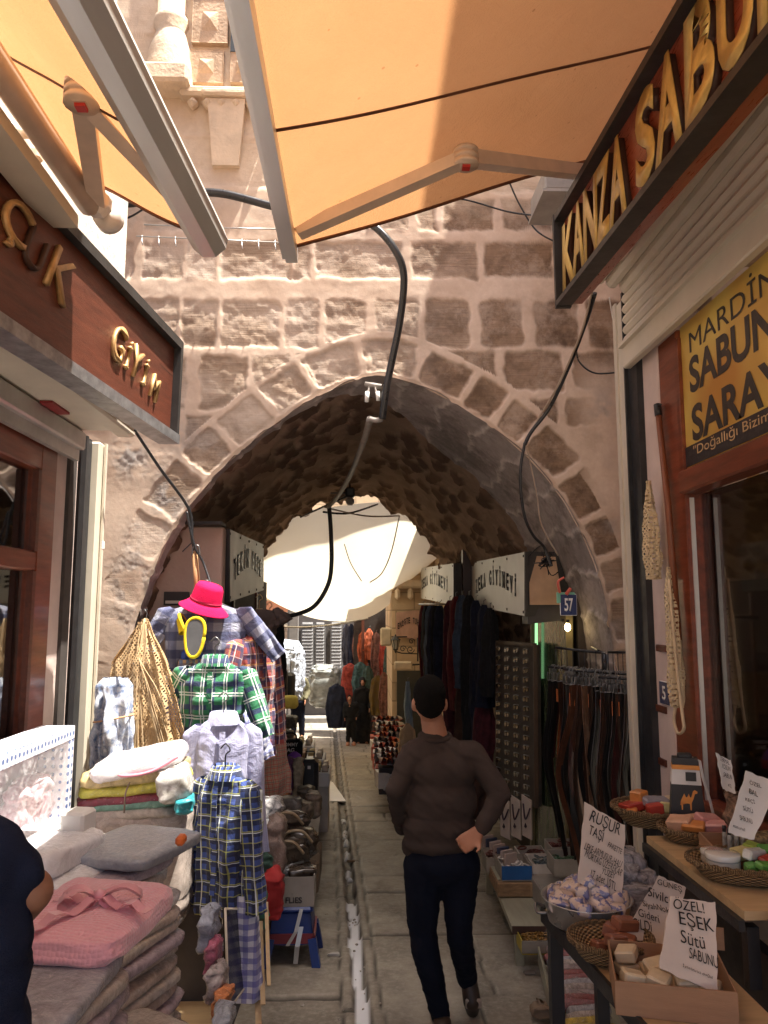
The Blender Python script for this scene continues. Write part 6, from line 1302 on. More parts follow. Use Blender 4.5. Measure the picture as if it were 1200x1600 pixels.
b = MB(); b.tube([e0*-.062+V((0, 0, .012)), e0*-.03+V((-.01, 0, .018)), e0*.03+V((-.01, 0, .018)), e0*.062+V((0, 0, .012))], .004, 5); b.build('bridge', HOOK, sg_)
nrm_ = e0.cross(V((0, 0, 1))); nrm_ = nrm_ if nrm_.x < 0 else -nrm_
rowl = ['top', 'second', 'third', 'fourth', 'fifth', 'sixth', 'seventh', 'eighth', 'ninth', 'tenth', 'eleventh', 'twelfth', 'thirteenth', 'fourteenth', 'fifteenth', 'lowest']; coll = ['leftmost', 'second', 'third', 'rightmost']
first = True
for r_ in range(16):
    for c_ in range(4):
        o = sg_ if first else copy_tree(sg_); first = False
        u_ = (c_+.55)/4.1; v_ = 1-(r_+.7)/16.6; p = p0.lerp(p1, u_).lerp(p3.lerp(p2, u_), v_); o.location = p+nrm_*.03; o['label'] = 'dark sunglasses in the %s column, %s row of the display board' % (coll[c_], rowl[r_]); o['group'] = 'sunglasses on the display board'; o['category'] = 'sunglasses'
JC = M('pale_card', (.42, .36, .30), .8)
for k in range(3):
    a_, c_ = at(782+k*17, 1305, 5.9-.1*k), at(797+k*17, 1313, 5.85-.1*k); hgt_ = .27; o = thing('jewellery_card', ['leftmost', 'middle', 'rightmost'][k]+' of three pale necklace cards below the sunglasses board', 'card', tuple(a_), group='necklace cards'); MB().hexa([a_, c_, c_+V((0, 0, hgt_)), a_+V((0, 0, hgt_+.01))], None, V((.01, .01, 0))).build('card', JC, o)
    m_ = (a_+c_)/2+V((-.012, -.012, 0)); b = MB(); b.tube(smoothpath([a_+V((.01, -.01, .22)), m_+V((0, 0, .13)), c_+V((-.01, -.01, .22))], 6), .006, 5); b.build('necklace', M('dark_beads', (.04, .02, .03), .4), o)
    b = MB(); b.lathe([(.001, -.022), (.011, -.01), (.001, .015)], 8, Matrix.Translation(m_+V((0, 0, .09)))); b.build('pendant', M('dark_beads', (0, 0, 0)), o)

# garments hanging on the right of the passage
SCR = [('dark red', (.13, .018, .02)), ('black', (.012, .012, .014)), ('slate blue', (.05, .075, .12)), ('navy', (.012, .016, .035)), ('brown', (.06, .03, .02)), ('wine', (.07, .012, .02))]
def scarf(label, p, ci, L_, w_, seed, group, rz=0, extra=None, cat='garment', mt=None):
    o = thing('garment', label, cat, tuple(p), group=group); nm, c = SCR[ci]
    garment('cloth', o, mt or M('cloth_'+nm.replace(' ', '_'), c, .92, var=.4, vs=14, bump=.3, bs=150), TR(p, rz), [(0, .02, .02, 0, 0), (-.08, w_*.7, .05, 0, 0), (-L_*.55, w_, .07, 0, 0), (-L_, w_*.8, .06, .02, 0)], fold=.02, nf=4, seed=seed, n=44, m=44)
    b = MB(); b.tube([p+V((0, 0, -.01)), p+V((0, 0, .04)), p+V((.02, 0, .05))], .004, 5); b.build('hook', HOOK, o)
gs = [(703, 938, 8.6, 5, 1.7, .10, 'wine red garment at the left of the dark row below the nearer box sign'), (712, 932, 8.3, 0, 1.2, .09, 'dark red garment second in the dark row'), (722, 930, 8.0, 2, .95, .09, 'slate blue garment pointing down in the dark row'), (733, 930, 7.8, 1, 1.35, .11, 'long black garment in the middle of the dark row'), (744, 938, 7.6, 3, 1.5, .11, 'long navy garment right of the middle of the dark row'), (756, 945, 7.3, 3, .95, .10, 'navy garment hanging under the right part of the nearer sign'), (766, 950, 7.1, 1, .8, .08, 'short black garment at the right end of the dark row'), (726, 1040, 8.1, 4, .9, .12, 'brown garment low in the dark row behind the man'), (740, 1060, 7.7, 1, .9, .12, 'black garment low in the dark row by the sunglasses board'), (756, 1070, 7.4, 5, .75, .1, 'wine red garment low beside the sunglasses board'), (750, 1180, 7.2, 4, .55, .12, 'brown patterned garment near the floor behind the man')]
for i, (px, py, Y_, ci, L_, w_, lb) in enumerate(gs): scarf(lb, at(px, py, Y_), ci, L_, w_, 400+i, 'dark garments in the passage', R(20*i))
dn = [('dark red', 0), ('dark grey', 1), ('slate blue', 2), ('navy', 3), ('black', 1), ('deep blue', 3)]
for i, (px, (nm, ci)) in enumerate(zip((661, 667, 672, 677, 682, 687), dn)):
    scarf('%s cloth in the row under the farther box sign, %s from left' % (nm, ['first', 'second', 'third', 'fourth', 'fifth', 'sixth'][i]), at(px, 946, 9.6-.15*i), ci, .88, .065, 420+i, 'row of cloths under the farther box sign', R(15*i))
MB_ = MB(); MB_.tube([at(655, 944, 9.8), at(695, 944, 8.7)], .01, 6); tag(MB_.build('clothes_rail', HOOK), 'thin rail under the farther box sign', 'rail')

# low bench with trays of trinkets
BENW = M('worn_pale_board', (.33, .31, .22), .5, var=.15, vs=3, stretch=(6, 1, 6)); zb_ = .02
bn = thing('bench', 'low pale board bench along the right side carrying trinket trays', 'bench', tuple(onz(810, 1440, zb_)))
q = [onz(800, 1448, zb_), onz(872, 1448, zb_), onz(865, 1330, zb_), onz(752, 1330, zb_)]; MB().hexa(q, None, V((0, 0, -.035))).build('board', BENW, bn); MB().bar(q[0]+V((0, -.004, -.018)), q[1]+V((0, -.004, -.018)), .006, .045).build('front_edge', M('dark_edge', (.06, .03, .02), .6), bn)
for p in q: MB().box(V((p.x+(.05 if p is q[0] or p is q[3] else -.05), p.y+(.05 if p is q[0] or p is q[1] else -.05), (zb_-.035+gz(p.y))/2)), (.05, .05, zb_-.035-gz(p.y))).build('leg', BENW, bn)
def tray(label, c, size, mat, mat2=None, fillc=None, fillm=None, n=14, rz=0, name='tray', fs=.03, shape='ring', fl='trinkets', group=None):
    w_, d_, h_ = size; o = thing(name, label, 'box' if name != 'tray' else 'tray', tuple(c), group=group); T = Matrix.Translation(c) @ Matrix.Rotation(rz, 4, 'Z'); t_ = .006
    MB().box((0, 0, .004), (w_, d_, .008), T).build('base', mat, o)
    for sx in (-1, 1): MB().box((sx*(w_/2-t_/2), 0, h_/2+.004), (t_, d_-2*t_-.001, h_), T).build('side', mat, o)
    MB().box((0, -(d_/2-t_/2), h_/2+.004), (w_, t_, h_), T).build('side', mat2 or mat, o); MB().box((0, d_/2-t_/2, h_/2+.004), (w_, t_, h_), T).build('side', mat, o)
    if fillm:
        b = MB()
        for i in range(n):
            p = T @ V(((RNG.rand()-.5)*(w_-.06), (RNG.rand()-.5)*(d_-.06), h_*.5+.01+RNG.rand()*h_*.45)); a, e = RNG.rand()*PI, (RNG.rand()-.5)
            if shape == 'ring':
                ux = V((math.cos(a), math.sin(a), 0))*fs; uy = V((-math.sin(a), math.cos(a), e)).normalized()*fs; b.tube([p+ux*math.cos(k*PI/6)+uy*math.sin(k*PI/6) for k in range(13)], fs*.22, 5)
            else: b.box(p, (fs*(.6+RNG.rand()), fs*(.5+.6*RNG.rand()), fs*.5), rz=a, bev=fs*.1)
        f_ = b.build(fl, fillm, None); tag(f_, fillc, 'trinkets', kind='stuff')
    return o
CRW = M('old_crate_wood', (.26, .16, .08), .8, var=.35, stretch=(2, 8, 8)); WCARD = M('white_carton', (.58, .54, .47), .7); DCARD = M('dim_carton', (.30, .27, .22), .8)
BRSS = M('brass_trinkets', (.34, .20, .06), .3, .7, var=.5, vs=40); BEADB = M('blue_green_beads', (.03, .12, .14), .3, var=.8, vs=50, c2=(.25, .3, .3)); WRINGS = M('white_rings', (.62, .58, .52), .35); BRNB = M('brown_beads', (.14, .04, .03), .35, var=.5, vs=50); TRYB = M('blue_card', (.01, .09, .28), .5)
cw = thing('crate', 'flat old wooden crate under the blue and white trinket trays', 'crate', tuple(onz(820, 1405, zb_)))
c0_ = onz(826, 1392, zb_)+V((0, .05, .05)); MB().box(c0_, (.46, .36, .09), bev=.006).build('body', CRW, cw); MB().box(c0_+V((0, -.182, 0)), (.03, .01, .085)).build('cleat', M('pale_cleat', (.36, .24, .13), .8), cw); MB().box(c0_+V((0, .02, .047)), (.44, .3, .006)).build('lid', BENW, cw)
zt_ = c0_.z+.052
tray('bright blue tray full of white rings on the flat crate', V((c0_.x-.10, c0_.y-.04, zt_)), (.20, .26, .09), DCARD, TRYB, 'white rings heaped in the bright blue tray', WRINGS, 22, fs=.026)
tray('white tray of blue green beads right of the bright blue tray', V((c0_.x+.11, c0_.y-.02, zt_)), (.20, .24, .09), WCARD, None, 'blue green bead bracelets in the white tray', BEADB, 20, fs=.022)
tray('dim tray of dark rings behind the bright blue tray', V((c0_.x-.14, c0_.y+.26, zt_-.05)), (.22, .24, .10), DCARD, None, 'dark rings in the dim tray', BRNB, 14, fs=.025)
tray('white tray of brown beads behind the blue green beads', V((c0_.x+.09, c0_.y+.27, zt_-.05)), (.20, .22, .11), WCARD, None, 'brown bead bracelets in the rear white tray', BRNB, 16, fs=.03)
tray('dim crate of bracelets below the belts, farther of two', at(880, 1338, 5.25), (.20, .2, .08), DCARD, None, 'brown bracelets in the farther dim crate', BRNB, 12, fs=.022)
tray('dim crate of green bracelets below the belts, nearer of two', at(885, 1362, 5.05), (.20, .2, .10), DCARD, None, 'green bracelets in the nearer dim crate', M('green_beads', (.05, .1, .05), .4, var=.6, vs=40), 14, fs=.022)
tag(MB().box(at(885, 1420, 5.1)+V((.05, .0, 0)), (.45, .5, .28), bev=.01).build('display_crate', DCARD), 'dim carton under the two bracelet crates', 'box')
for i in range(7):
    p = at(762+i*6, 1322+i*5, 6.1-.12*i); tag(MB().box(p, (.10, .02, .16), rz=R(30), bev=.003).build('booklet', M('booklet_%d' % (i % 3), ((.45, .35, .30), (.06, .07, .12), (.5, .42, .38))[i % 3], .4)), 'thin booklet, %s in the row at the bench end' % ('nearest', 'second', 'third', 'fourth', 'fifth', 'sixth', 'farthest')[6-i], 'booklet', 'booklets at the far end of the bench')
# floor trays in front
pf = onz(842, 1480, -.08); tray('open box of brass trinkets on the ground before the bench', pf, (.24, .20, .07), M('yellow_edge_card', (.50, .38, .05), .6), DCARD, 'brass trinkets heaped in the open box', BRSS, 70, fs=.018, shape='ring', name='open_box')
pk = [((.40, .32, .30), 'pale'), ((.34, .12, .12), 'rose'), ((.5, .42, .36), 'cream'), ((.30, .08, .07), 'red'), ((.45, .44, .46), 'silver')]
lt = thing('floor_tray', 'long low tray on the ground holding rows of film packs', 'tray', tuple(onz(880, 1560, -.12))); a_, c_ = onz(850, 1500, -.11), onz(885, 1640, -.11); MB().hexa([c_+V((-.02, 0, -.0)), c_+V((.30, 0, 0)), a_+V((.30, 0, 0)), a_+V((-.02, 0, 0))], None, V((0, 0, -.02))).build('base', BENW, lt)
MB().bar(a_+V((-.03, 0, .03)), c_+V((-.03, 0, .03)), .01, .09).build('rim', BENW, lt)
for i in range(18):
    u_ = i/17; p = a_.lerp(c_, u_)+V((.12+.03*math.sin(i*2), 0, .055)); c, nm = pk[(i*3) % 5] if i < 15 else ((.60, .42, .03), 'yellow')
    tag(slabmesh('film_pack', p, (.22, .045, .09), plastic_wrap('pack_'+nm, c, var=.3), rz=R(8*math.sin(i)), tilt=(R(50), 0), seed=500+i, wr=.006, n=8, m=8), '%s film pack, %s in the long floor tray' % (nm, 'number %d from the far end' % (i+1) if i > 0 else 'the farthest'), 'pack', 'film packs in the long floor tray')
sh_ = thing('plastic_sheet', 'clear plastic sheet hanging between the floor packs and the soap table', 'sheet', tuple(at(890, 1500, 3.9)))
n = 16; V_ = []
for i in range(n):
    for j in range(n): p = at(852+j*5.5, 1425+j*11, 4.25-.075*j); V_.append((p.x+.015*math.sin(i*1.3+j), p.y, p.z-.52*i/(n-1)))
link('film', raw_mesh('film', V_, gridf(n, n)), film('sheet_film', cover=.06), sh_)
tag(slabmesh('crushed_cup', onz(845, 1575, gz(4.0)+.04), (.07, .09, .06), M('brown_paper', (.25, .18, .12), .8), seed=520, wr=.03), 'small crushed paper scrap on the ground by the floor tray', 'litter')
# bigger stuff at the far end of the right side: grey cloth under the bench end
# ================================================================== soap stall
TBL = thing('soap_table', 'two tier wooden soap stall with black edges in front of the right shop window', 'table', (1.1, 3.0, gz(3)))
zl, zu = .68, .93
f0, f1 = onz(850, 1421, zl), onz(1010, 1600, zl); dv = (f1-f0); f2 = f0+dv*1.9
b = MB(); b.hexa([f2, V((1.24, f2.y, zl)), V((1.24, f0.y, zl)), f0], None, V((0, 0, -.03))); b.build('lower_top', PLW, TBL)
b = MB(); b.bar(f0+V((-.008, 0, -.02)), f2+V((-.008, 0, -.02)), .014, .05); b.bar(f0+V((-.01, .008, -.02)), V((1.24, f0.y+.008, zl-.02)), .014, .05); b.build('black_edge', BLK, TBL)
b = MB(); b.box((f0.x+.03, f0.y-.05, (zl-.05+gz(3.3))/2), (.05, .05, zl-.05-gz(3.3))); b.build('leg', BLK, TBL)
q = f0.lerp(f1, .55); b = MB(); b.box((q.x+.03, q.y, (zl-.05+gz(3))/2), (.04, .04, zl-.05-gz(3))); b.build('leg', BLK, TBL)
u0, u1 = onz(1010, 1306, zu), onz(1163, 1424, zu)
b = MB(); b.hexa([u1, V((1.62, u1.y+.0, zu)), V((1.62, u0.y, zu)), u0], None, V((0, 0, -.028))); b.build('upper_top', PLW, TBL)
b = MB(); b.bar(u0+V((-.01, 0, -.045)), u1+V((-.01, 0, -.045)), .02, .035); b.build('upper_edge', BLK, TBL)
for uu in (.06, .94):
    q = u0.lerp(u1, uu); b = MB(); b.box((q.x+.04, q.y, (zu-.06+zl)/2), (.04, .04, zu-.06-zl)); b.build('post', BLK, TBL)
MB().box((1.52, 2.9, (zl+gz(3))/2-.02), (.05, 2.2, zl-gz(3)-.05)).build('back_board', DARKIN, TBL)
tag(MB().box((1.36, u1.y-.10, .72), (.14, .05, .5), bev=.01).build('orange_crate', M('orange_wood', (.42, .20, .06), .6, stretch=(1, 1, 6))), 'orange brown wooden crate at the lower right picture edge', 'crate')
WICK = NT('wicker'); t = WICK; sep = t.n('ShaderNodeSeparateXYZ'); t.l(t.attr('pc', 'Vector'), sep.inputs[0])
s1_ = t.math('SINE', t.math('MULTIPLY', sep.outputs[0], 30)); s2_ = t.math('SINE', t.math('MULTIPLY', sep.outputs[2], 380)); w_ = t.math('MULTIPLY', s1_, s2_)
t.set(Base_Color=t.mix(t.ramp(w_, -.6, .8), (.09, .045, .016), (.52, .34, .16)), Roughness=.6); t.bump(w_, .9, .006); WICK = t.m
def basket(label, c, rx, ry, h_, rz=0):
    o = thing('basket', label, 'basket', tuple(c)); T = Matrix.Translation(c) @ Matrix.Rotation(rz, 4, 'Z'); n = 48; prof = [(.70, .004), (.80, h_*.3), (.92, h_*.75), (1.0, h_), (.96, h_+.002), (.88, h_*.75), (.76, h_*.32), (.66, .012), (.0, .012)]
    V_ = []; pc = []
    for r_, z in prof:
        for j in range(n): a = 2*PI*j/n; V_.append(T @ V((rx*r_*math.cos(a), ry*r_*math.sin(a), z+.003*math.sin(a*3)))); pc.append((a, 0, z+r_*.1))
    b = MB(); b.add(V_, [(i*n+j, i*n+(j+1) % n, (i+1)*n+(j+1) % n, (i+1)*n+j) for i in range(len(prof)-1) for j in range(n)], pc=pc); b.build('bowl', WICK, o)
    b = MB(); 
    for k in range(2):
        pts = [T @ V(((rx+.001)*math.cos(a), (ry+.001)*math.sin(a), h_+.004+.006*math.sin(a*16+k*PI))) for a in [j*2*PI/96 for j in range(97)]]; b.tube(pts, .0065, 6)
    b.pc = [(p[0]*40, 0, p[1]) for p in b.v]; b.build('woven_rim', WICK, o); return T
SOAPC = {'yellow': (.62, .46, .12), 'orange': (.60, .22, .05), 'red': (.45, .05, .03), 'cream': (.62, .50, .33), 'pale yellow': (.62, .55, .25), 'brown': (.26, .09, .045), 'grey': (.30, .29, .33), 'pink': (.68, .32, .30), 'green': (.12, .36, .06), 'lime': (.35, .48, .08), 'white': (.70, .68, .62), 'peach': (.66, .38, .24)}
def soap(label, p, size, c, rz=0, tilt=(0, 0), film_=False, group=None, name='soap'):
    T = Matrix.Translation(p) @ Matrix.Rotation(rz, 4, 'Z') @ Matrix.Rotation(tilt[0], 4, 'X') @ Matrix.Rotation(tilt[1], 4, 'Y'); mt = M('soap_'+c.replace(' ', '_')+('_film' if film_ else ''), SOAPC[c], .45, var=.14, vs=25, coat=.6 if film_ else .1, bump=.3, bs=50, bd=.003)
    return tag(MB().box((0, 0, 0), size, T, bev=.006).build(name, mt), label, 'soap', group)
def card(label, pts, lines, mat=None, name='handwritten_card', th_=.004):
    # pts: bottom left, bottom right, top right, top left; lines: (u, v, height, text)
    o = thing(name, label, 'card', tuple(pts[0])); a_, b_, c_, d_ = pts; n_ = (b_-a_).cross(d_-a_).normalized(); n = 14; V_ = []
    rag = lambda k: .0016*math.sin(k*7.3)+.0012*math.sin(k*17.1)
    for i in range(n):
        for j in range(n):
            u_, v_ = i/(n-1), j/(n-1); p = a_.lerp(b_, u_).lerp(d_.lerp(c_, u_), v_); bend = .006*math.sin(PI*u_); p = p-n_*bend
            if j in (0, n-1): p = p+(d_-a_).normalized()*rag(i)
            if i in (0, n-1): p = p+(b_-a_).normalized()*rag(j+3)
            V_.append(p)
    m_ = len(V_); V2 = V_+[p-n_*th_ for p in V_]; f = gridf(n, n); f2_ = f[:, ::-1]+m_
    ff = [tuple(int(x) for x in r) for r in f]+[tuple(int(x) for x in r) for r in f2_]
    ed = [i*n for i in range(n)]+[(n-1)*n+j for j in range(1, n)]+[i*n+n-1 for i in range(n-2, -1, -1)]+[j for j in range(n-2, 0, -1)]
    ff += [(ed[k], ed[(k+1) % len(ed)], ed[(k+1) % len(ed)]+m_, ed[k]+m_) for k in range(len(ed))]
    link('sheet', raw_mesh('sheet', V2, ff, False), mat or M('torn_card', (.66, .56, .48), .8, var=.07, bump=.3, bs=40), o)
    for u_, v_, h_, s_, w_ in lines:
        bil = lambda x, y: a_.lerp(b_, x).lerp(d_.lerp(c_, x), y)-n_*.006*math.sin(PI*min(1, max(0, x)))
        q = bil(u_, v_); q1 = bil(u_+w_, v_); up = bil(u_+w_*.5, v_+.1)-bil(u_+w_*.5, v_); T = frame(q+n_*.006, (q1-q)+up*.06*((len(s_) % 3)-1), up)
        t_ = text('writing', s_, T, INK, o, h=h_, w=w_*(b_-a_).length, ext=0, bold=0, align='LEFT', warp=.05, shear=.12*math.sin(len(s_)*3))
    return o
# --- lower tier
bc = onz(918, 1440, zl+.005); bc = V((bc.x, bc.y, zl)); BS = thing('steel_basin', 'round steel basin heaped with wrapped soaps on the lower board', 'basin', tuple(bc))
b = MB(); b.lathe([(.13, .003), (.15, .01), (.168, .095), (.176, .098), (.171, .10), (.163, .094), (.145, .014), (.0, .012)], 40, Matrix.Translation(bc)); b.build('bowl', M('brushed_steel', (.50, .49, .47), .3, .6, var=.15), BS)
b = MB(); b.tube(smoothpath([bc+V((-.165, .01, .06)), bc+V((-.2, 0, .075)), bc+V((-.2, -.02, .05)), bc+V((-.165, -.03, .05))], 5), .006, 6); b.build('handle', HOOK, BS)
WS = NT('printed_film_soap'); t = WS; co = t.coord(); t.set(Base_Color=t.mix(t.ramp(t.noise(co, 38, 3), .52, .58), t.mix(t.noise(co, 9, 2), (.52, .34, .24), (.66, .58, .52)), (.16, .16, .32)), Roughness=.4, Coat_Weight=.9, Coat_Roughness=.08)
bb = t.n('ShaderNodeBump'); bb.inputs['Strength'].default_value = .7; bb.inputs['Distance'].default_value = .006; t.l(t.noise(co, 45, 4, .6, 2), bb.inputs['Height']); t.l(bb.outputs[0], t.b.inputs['Coat Normal']); WS = t.m
k = 0
for ring, nn, zz in ((.105, 9, .10), (.06, 6, .13), (.02, 3, .155), (.13, 7, .085)):
    for i in range(nn):
        a = 2*PI*i/nn+ring*20; o = slabmesh('wrapped_soap', bc+V((ring*math.cos(a), ring*math.sin(a), zz)), (.085, .055, .045), WS, rz=a*1.7, tilt=((RNG.rand()-.5), (RNG.rand()-.5)), seed=600+k, wr=.008, n=10, m=10)
        tag(o, 'wrapped printed soap in the heap filling the steel basin', 'soap', 'wrapped soaps in the steel basin'); k += 1
n_ = 0
p = bc+V((.20, .10, .05))
for i in range(5): tag(slabmesh('clear_bag', p+V((.04*(i % 3)-.03, .05*(i//2)-.03, .03*i)), (.13, .12, .09), plastic_wrap('dark_clear_bag', (.10, .09, .10), (.45, .42, .42)), seed=640+i, wr=.02, n=10, m=12), 'crumpled clear bag in the dim corner behind the steel basin', 'bag', 'clear bags behind the steel basin')
# hand written cards
def pts4(bl, br, tr_, tl, Yb_, Yt): return [at(*bl, Yb_), at(*br, Yb_), at(*tr_, Yt), at(*tl, Yt)]
card('tall torn card handwritten RUSUR TASI standing in the steel basin', pts4((903, 1378), (972, 1412), (977, 1290), (914, 1253), bc.y-.06, bc.y+.04), [(.10, .76, .060, 'RUŞUR', .72), (.10, .60, .048, 'TAŞI', .36), (.60, .60, .020, 'PAKETTE', .32), (.06, .42, .026, 'LEKE-ARMUSUR-HALI', .86), (.08, .33, .026, 'MORTAG UZEREKAR', .86), (.50, .24, .022, 'YUZEY', .3), (.24, .12, .030, '17 adet 10TL', .6)])
card('small torn card handwritten GUNES leaning behind the donkey milk card', pts4((972, 1462), (1042, 1478), (1073, 1385), (1030, 1368), 2.85, 2.98), [(.10, .84, .030, 'GÜNEŞ', .62), (.02, .64, .032, 'Sivilce', .62), (.06, .46, .026, 'SiyahNoktA', .8), (.08, .32, .026, 'Gideri', .50), (.10, .14, .034, 'CiLDi', .46)])
card('wide torn card handwritten OZEL ESEK SUTU SABUNU in the carton of cream soaps', pts4((1030, 1512), (1122, 1552), (1118, 1410), (1048, 1400), 2.42, 2.54), [(.08, .83, .036, 'ÖZEL!', .55), (.24, .60, .050, 'EŞEK', .60), (.30, .42, .036, 'Sütü', .42), (.48, .26, .030, 'SABUNU', .48), (.38, .12, .012, 'İyileştirici doğal', .5)])
# brown basket
p = onz(955, 1497, zl); T = basket('small round wicker basket of brown soap blocks on the lower board', V((p.x, p.y, zl)), .145, .13, .065)
for i, (x, y, a, s_) in enumerate(((-.03, -.02, 10, .08), (.05, .0, -30, .075), (.02, .06, 60, .07), (.0, -.06, 20, .07), (.07, .05, 15, .085))): soap(['flat brown soap at the left of the small basket', 'brown soap block at the right of the small basket', 'brown soap block at the back of the small basket', 'brown soap at the front of the small basket', 'large brown soap block tilted against the carton'][i], T @ V((x, y, .045+.012*i)), (s_, s_*.7, .04), 'brown', R(a), (R(12*(i % 3)-10), R(8)), True)
# carton of donkey milk soaps
e_ = onz(1045, 1560, zl); CB = M('brown_cardboard', (.34, .19, .105), .8, var=.1, bump=.2, stretch=(1, 1, 8)); cz = zl+.002
bx = V((e_.x+.005, e_.y+.01, cz)); KX = thing('carton', 'open brown carton full of cream soap blocks on the lower board', 'carton', tuple(bx)); T = Matrix.Translation(bx) @ Matrix.Rotation(R(-14), 4, 'Z'); w1, d1, h1 = .34, .30, .095
MB().box((0, 0, .004), (w1, d1, .006), T).build('base', CB, KX)
for sx in (-1, 1): MB().box((sx*w1/2, 0, h1/2), (.005, d1, h1), T).build('side', CB, KX)
for sy3 in (-1, 1): MB().box((0, sy3*d1/2, h1/2), (w1+.005, .005, h1), T).build('side', CB, KX)
b = MB(); b.box((w1/2-.05, d1/2+.004, h1+.03), (.16, .004, .07), T); b.build('flap', CB, KX)
k = 0; pos_ = ['back', 'middle', 'front']; colp = ['left', 'left middle', 'right middle', 'right']
for zz in (0, 1):
    for i in range(4):
        for j in range(3):
            if zz and (i+j) % 2 and not (i == 1 and j == 2): continue
            if zz and i == 3: continue
            x, y = (i-1.5)*.078+(RNG.rand()-.5)*.012, -(j-1)*.085+(RNG.rand()-.5)*.012
            soap('cream soap block in the %s, %s row of the carton, %s layer' % (pos_[j], colp[i], ('lower', 'upper')[zz]), T @ V((x, y, .032+.048*zz)), (.066, .066, .038), 'cream', R(-14+RNG.rand()*50-25), (R(RNG.rand()*24-12), R(RNG.rand()*24-12)), group='cream soap blocks in the carton'); k += 1
# --- upper tier
p = onz(1022, 1283, zu+.01); T = basket('large wicker basket of coloured soaps at the far end of the upper board', V((p.x+.01, p.y, zu)), .195, .17, .07)
for i, (x, y, z, sz, c, a, fl, lb) in enumerate(((-.10, .02, .07, (.10, .08, .04), 'red', 20, 1, 'red netted soap at the left of the large basket'), (-.06, .04, .10, (.07, .06, .07), 'orange', 40, 1, 'orange red wrapped lump standing up in the large basket'), (.0, .0, .095, (.12, .07, .035), 'grey', 5, 1, 'grey blue wrapped soap bar in the middle of the large basket'), (.045, -.06, .08, (.085, .05, .045), 'pale yellow', 0, 0, 'pale yellow soap at the front of the large basket'), (-.03, -.07, .08, (.07, .05, .045), 'red', 0, 0, 'dull red soap beside the pale yellow soap'), (.105, -.05, .08, (.04, .05, .05), 'red', 5, 0, 'red brown soap between two yellow soaps'), (.145, -.03, .09, (.06, .06, .06), 'yellow', 10, 0, 'yellow soap cube at the right of the large basket'), (.15, .03, .10, (.07, .06, .05), 'yellow', 40, 0, 'yellow soap lump behind the yellow cube'), (.07, .06, .07, (.10, .08, .05), 'cream', -10, 0, 'pale brown soap block at the back of the large basket'), (-.12, -.03, .06, (.06, .05, .03), 'orange', 70, 1, 'small orange soap at the left rim of the large basket'))):
    soap(lb, T @ V((x, y, z)), sz, c, R(a), (R(6*(i % 3)-6), R(5*(i % 4)-7)), bool(fl))
# camel box
p = onz(1070, 1262, zu); PB_ = M('matt_black_box', (.022, .02, .02), .5); CM = thing('soap_box', 'tall black tapering box with an orange camel and a white ribbon', 'box', (1.42, 3.44, zu)); T = Matrix.Translation((1.435, 3.44, zu)) @ Matrix.Rotation(R(-18), 4, 'Z') @ Matrix.Scale(1.22, 4)
def taper(z0, z1, w0, w1, d0, d1, mt, nm, par, off=0):
    v = [(-w0/2, -d0/2-off, z0), (w0/2, -d0/2-off, z0), (w0/2, d0/2, z0), (-w0/2, d0/2, z0), (-w1/2, -d1/2-off, z1), (w1/2, -d1/2-off, z1), (w1/2, d1/2, z1), (-w1/2, d1/2, z1)]; b = MB(); b.add(v, [(0, 3, 2, 1), (4, 5, 6, 7), (0, 1, 5, 4), (1, 2, 6, 5), (2, 3, 7, 6), (3, 0, 4, 7)], T=T, sm=False); b.build(nm, mt, par)
taper(0, .26, .125, .085, .08, .045, PB_, 'box', CM); taper(.17, .235, .1, .090, .058, .049, WHT, 'white_band', CM, .004); taper(.222, .236, .093, .091, .052, .05, M('orange_print', (.75, .30, .05), .5), 'orange_band', CM, .008)
b = MB(); b.box((.015, -.040, .20), (.035, .004, .03), T); b.build('black_label', INK, CM)
def cam_pt(x, z): return V((x, -.041-(-.0)+(z-.0)*.04-.0, z))
cml = [(-.020, .085), (-.016, .085), (-.015, .108), (-.004, .108), (.008, .106), (.009, .085), (.013, .085), (.014, .110), (.020, .122), (.026, .140), (.034, .142), (.035, .148), (.026, .153), (.020, .148), (.014, .128), (.010, .127), (.006, .140), (.001, .128), (-.004, .127), (-.009, .140), (-.016, .126), (-.020, .118), (-.024, .10), (-.021, .116)]
vv_ = [T @ V((x, -.0415+(z*.075), z)) for x, z in cml]; b = MB(); nn = len(vv_); T3 = T.to_3x3() @ V((0, -.003, 0)); b.add(vv_+[p+T3 for p in vv_], [tuple(range(nn)), tuple(range(2*nn-1, nn-1, -1))]+[(i, (i+1) % nn, nn+(i+1) % nn, nn+i) for i in range(nn)], sm=False); b.build('camel_print', M('orange_print', (0, 0, 0)), CM)
b = MB(); b.ribbon([T @ V(q) for q in ((.02, 0, .262), (.05, -.01, .25), (.055, -.03, .2), (.075, -.03, .12), (.085, -.02, .07))], .014, (1, .5, 0)); b.build('ribbon', WHT, CM); b = MB(); b.box((0, 0, .265), (.05, .03, .02), T, bev=.006); b.build('knob', PB_, CM)
